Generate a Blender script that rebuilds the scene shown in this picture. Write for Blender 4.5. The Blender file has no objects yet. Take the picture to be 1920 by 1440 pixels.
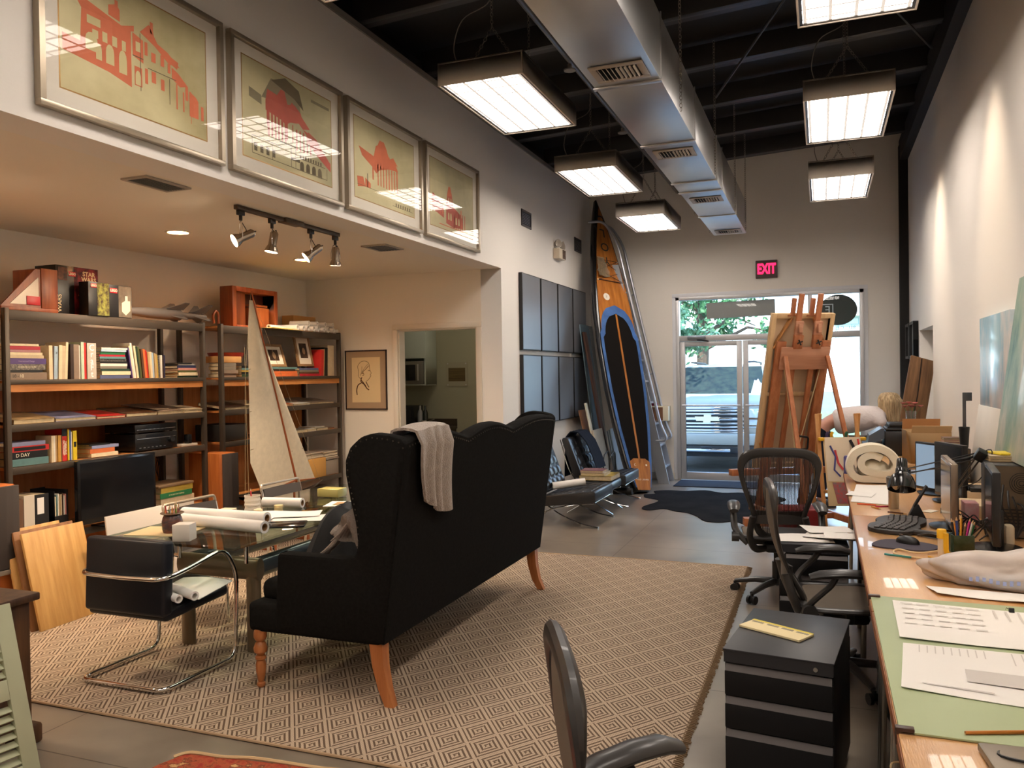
import bpy, bmesh, math, random
from mathutils import Vector as V, Matrix, Euler
PI = math.pi
random.seed(7)
sc = bpy.context.scene
COL = sc.collection

# ------------------------------------------------------------------ camera
cam = bpy.data.cameras.new('camera'); cam_o = bpy.data.objects.new('camera', cam); COL.objects.link(cam_o)
cam.sensor_width = 36; cam.lens = 36 * 1512.917 / 1920; cam.clip_start = .05; cam.clip_end = 300
def cam_matrix(yaw, pitch, roll, loc):
    cy, sy = math.cos(yaw), math.sin(yaw)
    f = V((sy*math.cos(pitch), cy*math.cos(pitch), math.sin(pitch))); r = V((cy, -sy, 0)); u = r.cross(f)
    c, s = math.cos(roll), math.sin(roll)
    r2 = r*c + u*s; u2 = u*c - r*s
    m = Matrix((r2, u2, -f)).transposed().to_4x4(); m.translation = V(loc); return m
cam_o.matrix_world = cam_matrix(math.radians(-21.0405), math.radians(-.70464), math.radians(-.87872), (0, 0, 1.62))
sc.camera = cam_o
sc.view_settings.view_transform = 'Standard'; sc.view_settings.look = 'None'
sc.view_settings.exposure = 0.85; sc.view_settings.gamma = 1; sc.view_settings.use_curve_mapping = False
sc.cycles.use_denoising = True
sc.cycles.max_bounces = 7; sc.cycles.diffuse_bounces = 4; sc.cycles.glossy_bounces = 4; sc.cycles.transparent_max_bounces = 12
sc.cycles.sample_clamp_indirect = 6; sc.cycles.caustics_reflective = False; sc.cycles.caustics_refractive = False
# ------------------------------------------------------------------ world (bright hazy sky) and sun
DAY = 4.2
w = bpy.data.worlds.new('world'); sc.world = w; w.use_nodes = True
wn = w.node_tree; bg = wn.nodes['Background']
tc = wn.nodes.new('ShaderNodeTexCoord'); sx = wn.nodes.new('ShaderNodeSeparateXYZ'); rp = wn.nodes.new('ShaderNodeValToRGB')
wn.links.new(tc.outputs['Generated'], sx.inputs[0]); wn.links.new(sx.outputs['Z'], rp.inputs[0]); wn.links.new(rp.outputs[0], bg.inputs[0])
rp.color_ramp.elements[0].position = 0; rp.color_ramp.elements[0].color = (.62, .74, .80, 1)
rp.color_ramp.elements[1].position = .6; rp.color_ramp.elements[1].color = (.26, .48, .90, 1)
bg.inputs[1].default_value = DAY
sun = bpy.data.lights.new('sun', 'SUN'); sun.energy = 7; sun.angle = .02; sun.color = (1, .95, .85)
sun_o = bpy.data.objects.new('sun', sun); COL.objects.link(sun_o); sun_o.rotation_euler = (math.radians(42), 0, math.radians(-25))
# daylight portal in the storefront opening
pl = bpy.data.lights.new('storefront_portal', 'AREA'); pl.shape = 'RECTANGLE'; pl.size = 2.6; pl.size_y = 2.75
pl.cycles.is_portal = True
po = bpy.data.objects.new('storefront_portal', pl); COL.objects.link(po); po.location = (-.74, 12.3, 1.36); po.rotation_euler = (PI/2, 0, PI)
FIX_E, SPOT_E, CAN_E = 10.5, 58.0, 66.0       # strengths of the lamps built below

# ------------------------------------------------------------------ materials
def nd(nt, t, **k):
    n = nt.nodes.new('ShaderNode' + t)
    for a, b in k.items(): setattr(n, a, b)
    return n
_m = {}
def M(name, col=(.8, .8, .8), r=.5, metal=0, spec=.5, noise=0, ns=8, bump=0, bs=60, emit=0, coat=0, sheen=0, trans=0, ior=1.45, stretch=(1, 1, 1), col2=None, rn=0):
    """procedural principled material; noise mixes towards col2 (or a darker col)"""
    if name in _m: return _m[name]
    m = bpy.data.materials.new(name); m.use_nodes = True; nt = m.node_tree; b = nt.nodes['Principled BSDF']
    b.inputs['Base Color'].default_value = (*col, 1); b.inputs['Roughness'].default_value = r; b.inputs['Metallic'].default_value = metal
    b.inputs['Specular IOR Level'].default_value = spec; b.inputs['IOR'].default_value = ior
    b.inputs['Coat Weight'].default_value = coat; b.inputs['Sheen Weight'].default_value = sheen; b.inputs['Transmission Weight'].default_value = trans
    m.diffuse_color = (*col, 1)
    if emit: b.inputs['Emission Color'].default_value = (*col, 1); b.inputs['Emission Strength'].default_value = emit
    if noise or bump or rn:
        t = nd(nt, 'TexCoord'); mp = nd(nt, 'Mapping'); mp.inputs['Scale'].default_value = stretch
        nt.links.new(t.outputs['Object'], mp.inputs[0])
    if noise or rn:
        n = nd(nt, 'TexNoise'); n.inputs['Scale'].default_value = ns; n.inputs['Detail'].default_value = 6; n.inputs['Roughness'].default_value = .6
        nt.links.new(mp.outputs[0], n.inputs[0])
    if noise:
        cr = nd(nt, 'ValToRGB'); c2 = col2 or tuple(c*(1-noise) for c in col)
        cr.color_ramp.elements[0].position = .35; cr.color_ramp.elements[0].color = (*c2, 1)
        cr.color_ramp.elements[1].position = .65; cr.color_ramp.elements[1].color = (*col, 1)
        nt.links.new(n.outputs[0], cr.inputs[0]); nt.links.new(cr.outputs[0], b.inputs['Base Color'])
    if rn:
        mr = nd(nt, 'MapRange'); mr.inputs[1].default_value = .3; mr.inputs[2].default_value = .7; mr.inputs[3].default_value = max(0, r-rn); mr.inputs[4].default_value = min(1, r+rn)
        nt.links.new(n.outputs[0], mr.inputs[0]); nt.links.new(mr.outputs[0], b.inputs['Roughness'])
    if bump:
        n2 = nd(nt, 'TexNoise'); n2.inputs['Scale'].default_value = bs; n2.inputs['Detail'].default_value = 3
        bp = nd(nt, 'Bump'); bp.inputs['Strength'].default_value = bump; bp.inputs['Distance'].default_value = .01
        nt.links.new(mp.outputs[0], n2.inputs[0]); nt.links.new(n2.outputs[0], bp.inputs['Height']); nt.links.new(bp.outputs[0], b.inputs['Normal'])
    _m[name] = m; return m
def wood(name, a, b, r=.45, scale=1, axis='Z', coat=0):
    """long grain along the given object axis"""
    s = {'X': (1.2, 14, 14), 'Y': (14, 1.2, 14), 'Z': (14, 14, 1.2)}[axis]
    return M(name, a, r, noise=1, col2=b, ns=1.6*scale, stretch=s, coat=coat, bump=.08, bs=20)
def glass_mat(name, tint=(1, 1, 1), refl=1.0, rough=0.0):
    """thin clear pane: fresnel mix of see-through and mirror"""
    if name in _m: return _m[name]
    m = bpy.data.materials.new(name); m.use_nodes = True; nt = m.node_tree; nt.nodes.remove(nt.nodes['Principled BSDF'])
    o = nt.nodes['Material Output']; t = nd(nt, 'BsdfTransparent'); g = nd(nt, 'BsdfGlossy'); fr = nd(nt, 'Fresnel'); mx = nd(nt, 'MixShader')
    t.inputs[0].default_value = (*tint, 1); g.inputs['Roughness'].default_value = rough; fr.inputs[0].default_value = 1.5
    mu = nd(nt, 'Math', operation='MULTIPLY'); mu.inputs[1].default_value = refl; ge = nd(nt, 'NewGeometry'); io = nd(nt, 'Math', operation='MULTIPLY_ADD'); io.inputs[1].default_value = 1/1.5-1.5; io.inputs[2].default_value = 1.5   # a thin pane reflects the same from both sides
    nt.links.new(ge.outputs['Backfacing'], io.inputs[0]); nt.links.new(io.outputs[0], fr.inputs[0]); nt.links.new(fr.outputs[0], mu.inputs[0])
    nt.links.new(mu.outputs[0], mx.inputs[0]); nt.links.new(t.outputs[0], mx.inputs[1]); nt.links.new(g.outputs[0], mx.inputs[2]); nt.links.new(mx.outputs[0], o.inputs[0])
    _m[name] = m; return m
def lin(r, g, b): return tuple(((c/255)/12.92 if c/255 <= .04045 else ((c/255+.055)/1.055)**2.4) for c in (r, g, b))

# ------------------------------------------------------------------ mesh builder
def T(loc=(0, 0, 0), rot=(0, 0, 0)): return Matrix.Translation(V(loc)) @ Euler(rot, 'XYZ').to_matrix().to_4x4()
class G:
    def __init__(s): s.b = bmesh.new(); s.mi = 0; s.X = Matrix()
    def _fin(s, g, X=None):
        X = s.X if X is None else s.X @ X
        for v in g['v']: v.co = X @ v.co
        for f in g['f']: f.material_index = s.mi
    def bb(s, x0, x1, y0, y1, z0, z1, bev=0, seg=2, X=None):
        t = bmesh.new(); r = bmesh.ops.create_cube(t, size=1)
        for v in t.verts: v.co = V(((x0+x1)/2+v.co.x*(x1-x0), (y0+y1)/2+v.co.y*(y1-y0), (z0+z1)/2+v.co.z*(z1-z0)))
        if bev: bmesh.ops.bevel(t, geom=list(t.edges), offset=min(bev, abs(x1-x0)*.49, abs(y1-y0)*.49, abs(z1-z0)*.49), segments=seg, profile=.5, affect='EDGES')
        return s.add(t, X)
    def add(s, t, X=None):
        X = s.X if X is None else s.X @ X; vm = {}
        for v in t.verts: vm[v] = s.b.verts.new(X @ v.co)
        flip = X.determinant() < 0
        for f in t.faces:
            vs = [vm[v] for v in f.verts]
            if flip: vs.reverse()
            try: nf = s.b.faces.new(vs)
            except ValueError: continue
            nf.material_index = s.mi
        t.free(); return s
    def box(s, c, d, bev=0, rot=(0, 0, 0), seg=2):
        return s.bb(-d[0]/2, d[0]/2, -d[1]/2, d[1]/2, -d[2]/2, d[2]/2, bev, seg, T(c, rot))
    def tube(s, pts, r=.01, n=8, closed=False, cap=True, flat=None, up=None):
        """sweep a circle (or an ellipse: flat=(a,b) multipliers, up = fixed b direction) along points"""
        P = [V(p) for p in pts]; N = len(P); R = r if isinstance(r, (list, tuple)) else [r]*N
        rings = []; nrm = None
        for i in range(N):
            a = P[i-1] if (i or closed) else P[i]; c = P[(i+1) % N] if (i < N-1 or closed) else P[i]
            t = (c-a).normalized() if (c-a).length > 1e-9 else V((0, 0, 1))
            if up is not None: nrm = V(up)-t*V(up).dot(t); nrm.normalize()
            elif nrm is None:
                nrm = t.orthogonal().normalized()
            else:
                nrm = nrm-t*nrm.dot(t); nrm = nrm.normalized() if nrm.length > 1e-6 else t.orthogonal().normalized()
            bi = t.cross(nrm); fa, fb = flat or (1, 1)
            rings.append([s.b.verts.new(s.X @ (P[i]+bi*math.cos(2*PI*k/n)*R[i]*fa+nrm*math.sin(2*PI*k/n)*R[i]*fb)) for k in range(n)])
        for i in range(N if closed else N-1):
            A, B = rings[i], rings[(i+1) % N]
            for k in range(n):
                try: s.b.faces.new((A[k], A[(k+1) % n], B[(k+1) % n], B[k])).material_index = s.mi
                except ValueError: pass
        if cap and not closed:
            for q in (rings[0][::-1], rings[-1]):
                try: s.b.faces.new(q).material_index = s.mi
                except ValueError: pass
        return s
    def lathe(s, prof, n=20, X=None):
        """prof = [(r,z)...] about local z"""
        X = s.X if X is None else s.X @ X; rings = []
        for r, z in prof:
            rings.append([s.b.verts.new(X @ V((r*math.cos(2*PI*k/n), r*math.sin(2*PI*k/n), z))) for k in range(n)] if r > 1e-6 else [s.b.verts.new(X @ V((0, 0, z)))])
        for A, B in zip(rings, rings[1:]):
            for k in range(n):
                q = [A[k % len(A)], A[(k+1) % len(A)], B[(k+1) % len(B)], B[k % len(B)]]
                q2 = []
                for v in q:
                    if v not in q2: q2.append(v)
                if len(q2) > 2:
                    try: s.b.faces.new(q2).material_index = s.mi
                    except ValueError: pass
        for R_, rv in ((rings[0], True), (rings[-1], False)):
            if len(R_) > 2:
                try: s.b.faces.new(R_[::-1] if rv else R_).material_index = s.mi
                except ValueError: pass
        return s
    def cyl(s, a, b, r, n=16, r2=None):
        a, b = V(a), V(b); q = (b-a).to_track_quat('Z', 'Y').to_matrix().to_4x4(); L = (b-a).length
        return s.lathe([(r, 0), (r if r2 is None else r2, L)], n, Matrix.Translation(a) @ q)
    def prism(s, poly, d, X=None, bev=0):
        """polygon in local xy, extruded along +z by d"""
        t = bmesh.new(); vs = [t.verts.new((p[0], p[1], 0)) for p in poly]; f = t.faces.new(vs)
        r = bmesh.ops.extrude_face_region(t, geom=[f])
        for v in [e for e in r['geom'] if isinstance(e, bmesh.types.BMVert)]: v.co.z += d
        bmesh.ops.recalc_face_normals(t, faces=t.faces)
        if bev: bmesh.ops.bevel(t, geom=list(t.edges), offset=bev, segments=2, profile=.5, affect='EDGES')
        return s.add(t, X)
    def sheet(s, nu, nv, f, thick=0):
        """surface f(u,v) with u,v in 0..1; thick gives it a back face"""
        g = [[V(f(i/nu, j/nv)) for j in range(nv+1)] for i in range(nu+1)]
        def mk(gr, rev):
            q = [[s.b.verts.new(s.X @ p) for p in row] for row in gr]
            for i in range(nu):
                for j in range(nv):
                    vs = (q[i][j], q[i+1][j], q[i+1][j+1], q[i][j+1])
                    s.b.faces.new(vs[::-1] if rev else vs).material_index = s.mi
            return q
        a = mk(g, False)
        if thick:
            g2 = []
            for i in range(nu+1):
                row = []
                for j in range(nv+1):
                    du = g[min(i+1, nu)][j]-g[max(i-1, 0)][j]; dv = g[i][min(j+1, nv)]-g[i][max(j-1, 0)]
                    n = du.cross(dv); n = n.normalized() if n.length > 1e-9 else V((0, 0, 1))
                    row.append(g[i][j]-n*thick)
                g2.append(row)
            b = mk(g2, True)
            ed = [(i, 0) for i in range(nu+1)]+[(nu, j) for j in range(1, nv+1)]+[(i, nv) for i in range(nu-1, -1, -1)]+[(0, j) for j in range(nv-1, 0, -1)]
            for (i, j), (k, l) in zip(ed, ed[1:]+ed[:1]): s.b.faces.new((a[k][l], a[i][j], b[i][j], b[k][l])).material_index = s.mi
        return s
    def mesh(s, name, mats, smooth=35):
        me = bpy.data.meshes.new(name); bmesh.ops.remove_doubles(s.b, verts=s.b.verts, dist=1e-5)
        if smooth:
            for f in s.b.faces: f.smooth = True
            lim = math.radians(smooth)
            for e in s.b.edges:
                if len(e.link_faces) == 2 and e.calc_face_angle(0) > lim: e.smooth = False
        s.b.to_mesh(me); s.b.free()
        for m in (mats if isinstance(mats, (list, tuple)) else [mats]): me.materials.append(m)
        return me
    def o(s, name, mats, parent=None, label=None, cat=None, group=None, loc=None, rz=0, smooth=35, kind=None, subd=0):
        ob = bpy.data.objects.new(name, s.mesh(name, mats, smooth)); COL.objects.link(ob)
        if parent: ob.parent = parent
        if loc is not None: ob.location = loc
        if rz: ob.rotation_euler = (0, 0, rz)
        if subd: md = ob.modifiers.new('s', 'SUBSURF'); md.levels = md.render_levels = subd
        tag(ob, label, cat, group, kind); return ob
def tag(o, label=None, cat=None, group=None, kind=None):
    if label: o['label'] = label
    if cat: o['category'] = cat
    if group: o['group'] = group
    if kind: o['kind'] = kind
    return o
def E(name, label, cat, loc=(0, 0, 0), rz=0, group=None, rot=None):
    o = bpy.data.objects.new(name, None); COL.objects.link(o); o.location = loc; o.rotation_euler = rot or (0, 0, rz)
    o.empty_display_size = .1
    return tag(o, label, cat, group)
def S(g, name, mats, smooth=35): return g.o(name, mats, kind='structure', smooth=smooth)
def dup(root, loc=None, rot=None, label=None, group=None, swap=None, scale=None):
    """copy a thing with its parts and sub-parts"""
    def cp(o, par):
        c = o.copy(); COL.objects.link(c)
        if par is not None: c.parent = par
        for ch in list(kids.get(o.name, [])): cp(ch, c)
        return c
    kids = {}
    for q in COL.objects:
        if q.parent: kids.setdefault(q.parent.name, []).append(q)
    r = cp(root, None)
    if loc is not None: r.location = loc
    if rot is not None: r.rotation_euler = rot if isinstance(rot, (tuple, list)) else (0, 0, rot)
    if scale is not None: r.scale = scale
    if label: r['label'] = label
    if group: r['group'] = group
    return r
def rot_pts(pts, c, n=6):
    """round the corners of a polyline by radius c (quadratic blend)"""
    P = [V(p) for p in pts]; out = [P[0]]
    for a, b, d in zip(P, P[1:], P[2:]):
        k = min(c, (a-b).length*.49, (d-b).length*.49); p = b+(a-b).normalized()*k; q = b+(d-b).normalized()*k
        for i in range(n+1):
            t = i/n; out.append(p*(1-t)**2+b*2*t*(1-t)+q*t*t)
    out.append(P[-1]); return out
def spline(pts, n=8, closed=False):
    P = [V(p) for p in pts]; out = []; N = len(P)
    for i in range(N if closed else N-1):
        p0 = P[i-1] if (i or closed) else P[0]; p1 = P[i]; p2 = P[(i+1) % N]; p3 = P[(i+2) % N] if (i+2 < N or closed) else P[-1]
        for k in range(n):
            t = k/n; out.append(.5*((2*p1)+(p2-p0)*t+(2*p0-5*p1+4*p2-p3)*t*t+(3*p1-p0-3*p2+p3)*t**3))
    if not closed: out.append(P[-1])
    return out
def text(s, size, mat, parent, X, name='lettering', ext=.0004, font_bold=0, align='CENTER', sx=1, label=None):
    cu = bpy.data.curves.new('txt', 'FONT'); cu.body = s; cu.size = size; cu.extrude = ext; cu.align_x = align; cu.align_y = 'CENTER'; cu.offset = font_bold; cu.resolution_u = 3
    t = bpy.data.objects.new('txt', cu); COL.objects.link(t)
    me = bpy.data.meshes.new_from_object(t); COL.objects.unlink(t); bpy.data.objects.remove(t)
    me.transform(Matrix.Diagonal((sx, 1, 1, 1))); me.transform(X); me.materials.clear(); me.materials.append(mat)
    o = bpy.data.objects.new(name, me); COL.objects.link(o); o.parent = parent; tag(o, label); return o
def FX(loc, right, up):
    """frame with local x = right, y = up, z = towards the reader"""
    r = V(right).normalized(); n = r.cross(V(up)).normalized(); u = n.cross(r)
    m = Matrix((r, u, n)).transposed().to_4x4(); m.translation = V(loc); return m

WHITE = M('white_paper', lin(236, 232, 226), .7)
BLACK = M('black_plastic', (.012, .012, .013), .4)
DKMETAL = M('dark_metal', (.03, .028, .026), .45, .6)
CHROME = M('chrome', (.78, .77, .75), .08, 1)
STEEL = M('brushed_steel', (.55, .54, .52), .3, 1)
SCREEN = M('dark_screen', (.006, .006, .007), .12, spec=.6)

# ================================================================== THE ROOM
XL, XR, YF, YB = -3.35, 1.1, 12.175, -3.4          # left wall, right wall, storefront, back
PAINT = M('wall_paint', lin(234, 228, 220), .75, bump=.05, bs=90)
ALC = M('alcove_paint', lin(236, 227, 212), .75, bump=.05, bs=90)
KITP = M('kitchen_paint', lin(168, 164, 138), .75)
BLK = M('black_ceiling_paint', (.012, .011, .011), .7)
ALU = M('clear_aluminium', lin(196, 196, 198), .4, .45)
TRIMW = M('trim_paint', lin(226, 216, 200), .5)

def floor_mat():
    m = bpy.data.materials.new('polished_concrete'); m.use_nodes = True; nt = m.node_tree; b = nt.nodes['Principled BSDF']; L = nt.links.new
    t = nd(nt, 'TexCoord'); n = nd(nt, 'TexNoise'); n.inputs['Scale'].default_value = 1.3; n.inputs['Detail'].default_value = 5; n.inputs['Roughness'].default_value = .5; n.inputs['Distortion'].default_value = .3
    L(t.outputs['Object'], n.inputs[0]); cr = nd(nt, 'ValToRGB'); L(n.outputs[0], cr.inputs[0])
    e = cr.color_ramp.elements; e[0].position = .3; e[0].color = (*lin(104, 92, 80), 1); e[1].position = .7; e[1].color = (*lin(150, 138, 122), 1)
    br = nd(nt, 'TexBrick'); br.offset = 0; br.inputs['Scale'].default_value = 1; br.inputs['Brick Width'].default_value = 1.62; br.inputs['Row Height'].default_value = 1.62
    br.inputs['Mortar Size'].default_value = .0035; br.inputs['Color1'].default_value = br.inputs['Color2'].default_value = (1, 1, 1, 1); br.inputs['Mortar'].default_value = (.35, .32, .3, 1)
    mp = nd(nt, 'Mapping'); mp.inputs['Location'].default_value = (.12, .7, 0); L(t.outputs['Object'], mp.inputs[0]); L(mp.outputs[0], br.inputs[0])
    mx = nd(nt, 'MixRGB', blend_type='MULTIPLY'); mx.inputs[0].default_value = 1; L(cr.outputs[0], mx.inputs[1]); L(br.outputs[0], mx.inputs[2]); L(mx.outputs[0], b.inputs['Base Color'])
    mr = nd(nt, 'MapRange'); mr.inputs[3].default_value = .26; mr.inputs[4].default_value = .34; L(n.outputs[0], mr.inputs[0]); L(mr.outputs[0], b.inputs['Roughness'])
    b.inputs['Specular IOR Level'].default_value = .6
    return m
S(G().bb(-6.1, 1.5, YB-.1, 12.3, -.12, 0), 'floor', floor_mat())

g = G()                                                    # right wall with the niche by the storefront
g.bb(XR, XR+.35, YB, 9.6, 0, 5); g.bb(XR, XR+.35, 10.85, 12.3, 0, 5); g.bb(XR, XR+.35, 9.6, 10.85, 2.07, 5); g.bb(XR+.3, XR+.35, 9.6, 10.85, 0, 2.07)
S(g, 'wall_right', PAINT)
S(G().bb(.99, XR, 12.06, YF, 0, 4.62), 'trim_1', BLK)      # black steel column in the corner
S(G().bb(1.0, XR, YB, YF, 4.42, 4.7), 'trim_2', BLK)       # black beam along the right wall
g = G(); g.bb(XL, -2.036, YF, 12.4, 0, 5); g.bb(.543, XR+.1, YF, 12.4, 0, 5); g.bb(-2.036, .543, YF, 12.4, 2.73, 5)
S(g, 'wall_far', PAINT)
g = G(); g.bb(XL-.25, XL, 8.42, 12.4, 0, 4.34); g.bb(XL-.25, XL, YB, 8.42, 2.81, 4.34); g.bb(XL-.25, XL, YB, 1.6, 0, 2.81)
S(g, 'wall_left', PAINT)
g = G(); g.bb(-6.1, -4.67, 8.42, 8.55, 0, 2.81); g.bb(-3.66, XL-.25, 8.42, 8.55, 0, 2.81); g.bb(-4.67, -3.66, 8.42, 8.55, 2.16, 2.81)
S(g, 'wall_alcove_end', ALC)
S(G().bb(-6.1, -5.95, 1.4, 8.42, 0, 2.81), 'wall_alcove_back', ALC)
S(G().bb(-6.1, XL-.25, 1.4, 1.6, 0, 2.81), 'wall_alcove_near', ALC)
S(G().bb(-6.1, XL-.25, 1.4, 10.7, 2.81, 2.95), 'ceiling_alcove', ALC)
S(G().bb(-6.1, XL, YB-.12, YB, 0, 5).bb(XL, XR+.35, YB-.12, YB, 0, 5), 'wall_back', PAINT)
# kitchen beyond the doorway
S(G().bb(-5.94, XL-.26, 10.4, 10.55, 0, 2.80), 'wall_kitchen', KITP, 0)
S(G().bb(-6.1, -5.95, 8.56, 10.56, 0, 2.80), 'wall_kitchen_side', KITP, 0)
g = G()
for a in ((-4.735, -4.67, 0, 2.16), (-3.66, -3.595, 0, 2.16), (-4.735, -3.595, 2.16, 2.225)): g.bb(a[0], a[1], 8.395, 8.42, a[2], a[3], .006)
g.bb(-4.67, -4.655, 8.42, 8.55, 0, 2.16); g.bb(-3.675, -3.66, 8.42, 8.55, 0, 2.16); g.bb(-4.67, -3.66, 8.42, 8.55, 2.145, 2.16)
S(g, 'trim_3', TRIMW)
S(G().bb(XL, XL+.012, 8.43, YF, 0, .1, .003), 'baseboard_left', TRIMW)
S(G().bb(XL, -2.08, YF-.014, YF, 0, .1, .003).bb(.58, .99, YF-.014, YF, 0, .1, .003), 'baseboard_far', TRIMW)
S(G().bb(-5.95, -4.735, 8.405, 8.42, 0, .1, .003).bb(-3.595, XL, 8.405, 8.42, 0, .1, .003), 'baseboard_alcove', TRIMW)
S(G().bb(XL-.02, XL+.018, YB, YF, 4.32, 4.37), 'trim_4', M('pale_edge', lin(130, 125, 118), .6))
# black sloping deck, purlins and rafters
g = G()
g.prism([(XL-.3, 4.62), (XR+.35, 4.86), (XR+.35, 4.92), (XL-.3, 4.68)], 16, Matrix(((1, 0, 0, 0), (0, 0, 1, YB-.2), (0, 1, 0, 0), (0, 0, 0, 1))))
g.bb(XL-.26, XL-.2, YB, YF, 4.3, 4.66)
S(g, 'ceiling', BLK, 0)
g = G(); PUR = M('black_steel', (.03, .029, .03), .45)
y = -2.6
while y < 12: g.box((-1.1, y, 4.6), (4.6, .07, .2), .004, (0, -.052, 0)); g.box((-1.1, y+.05, 4.51), (4.6, .12, .012), 0, (0, -.052, 0)); y += 1.16
S(g, 'ceiling_purlins', PUR)
g = G()
for a, b in (((-.9, 3.2, 4.46), (.95, 8.2, 4.5)), ((-1.0, 8.6, 4.45), (.9, 3.6, 4.52))): g.tube([a, b], .012, 6)
S(g, 'ceiling_bracing', PUR)
g = G(); g.tube([(-1.98, YB, 4.28), (-1.98, 12.1, 4.28)], .022, 10)
for y in (-.5, 2.3, 5.4, 7.6, 9.9): g.tube([(-1.98, y, 4.28), (-1.98, y, 4.6)], .006, 6)
r = E('sprinkler_pipe', 'thin grey steel sprinkler pipe running under the black ceiling beside the duct', 'pipe', (0, 0, 0))
g.o('pipe', M('grey_pipe', lin(120, 116, 110), .4, .5), r)
for y in (4.7, 6.63, 8.58):
    h = G(); h.lathe([(.0, .0), (.05, .002), (.052, .012), (.018, .02), (.018, .06), (0, .06)], 18, T((-1.98, y, 4.19))); h.o('sprinkler_head', M('escutcheon', lin(170, 165, 158), .4, .3), r)

# ---- storefront: frame, transom, doors, sidelight
GL = glass_mat('storefront_glass', (.95, .98, .99), .5)
g = G(); y0, y1 = 12.14, 12.26
g.bb(-2.036, -1.985, y0, y1, 0, 2.725, .003).bb(.49, .543, y0, y1, 0, 2.725, .003).bb(-2.036, .543, y0, y1, 2.675, 2.725, .003)
g.bb(-.18, -.125, y0, y1, 0, 2.68, .003).bb(-1.99, .49, y0, y1, 2.065, 2.15, .003).bb(-.13, .49, y0, y1, 0, .1, .003)
S(g, 'window_1', ALU)
S(G().bb(-1.985, -.18, 12.195, 12.201, 2.15, 2.675).bb(-.125, .49, 12.195, 12.201, 2.15, 2.675).bb(-.125, .49, 12.195, 12.201, .1, 2.065), 'window_2', GL)
S(G().bb(-2.09, -2.036, YF-.012, YF, 0, 2.725, .002).bb(.543, .597, YF-.012, YF, 0, 2.725, .002).bb(-2.09, .597, YF-.012, YF, 2.725, 2.78, .002), 'trim_5', M('white_casing', lin(225, 226, 230), .45))
for k, (xa, xb) in enumerate(((-1.982, -1.088), (-1.075, -.183))):
    g = G(); st = .075
    g.bb(xa, xa+st, 12.16, 12.205, .01, 2.06, .004).bb(xb-st, xb, 12.16, 12.205, .01, 2.06, .004).bb(xa+st, xb-st, 12.16, 12.205, 1.99, 2.06, .004).bb(xa+st, xb-st, 12.16, 12.205, .01, .12, .004)
    d = g.o('door_%d' % (k+1), ALU, kind='structure')
    G().bb(xa+st, xb-st, 12.18, 12.186, .12, 1.99).o('pane', GL, d)
    h = G(); h.tube([(xa+.03, 12.12, 1.115), (xb-.03, 12.12, 1.115)], .012, 10)
    for x in (xa+.04, xb-.04): h.tube([(x, 12.12, 1.115), (x, 12.17, 1.115)], .012, 8)
    h.o('push_bar', M('white_aluminium', lin(215, 215, 218), .35, .3), d)
    if k == 0: G().cyl((xb-.035, 12.145, .97), (xb-.035, 12.165, .97), .02, 14).o('door_lock', STEEL, d)
g = G(); g.bb(-1.86, -1.6, 12.09, 12.14, 2.085, 2.135, .008); c = g.o('door_closer', M('closer_grey', lin(120, 124, 128), .35, .6), label='grey door closer on the transom bar above the left glass door', cat='door closer')
G().tube([(-1.72, 12.115, 2.08), (-1.66, 12.06, 2.075), (-1.56, 12.14, 2.06)], .009, 8).o('closer_arm', DKMETAL, c)

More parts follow.
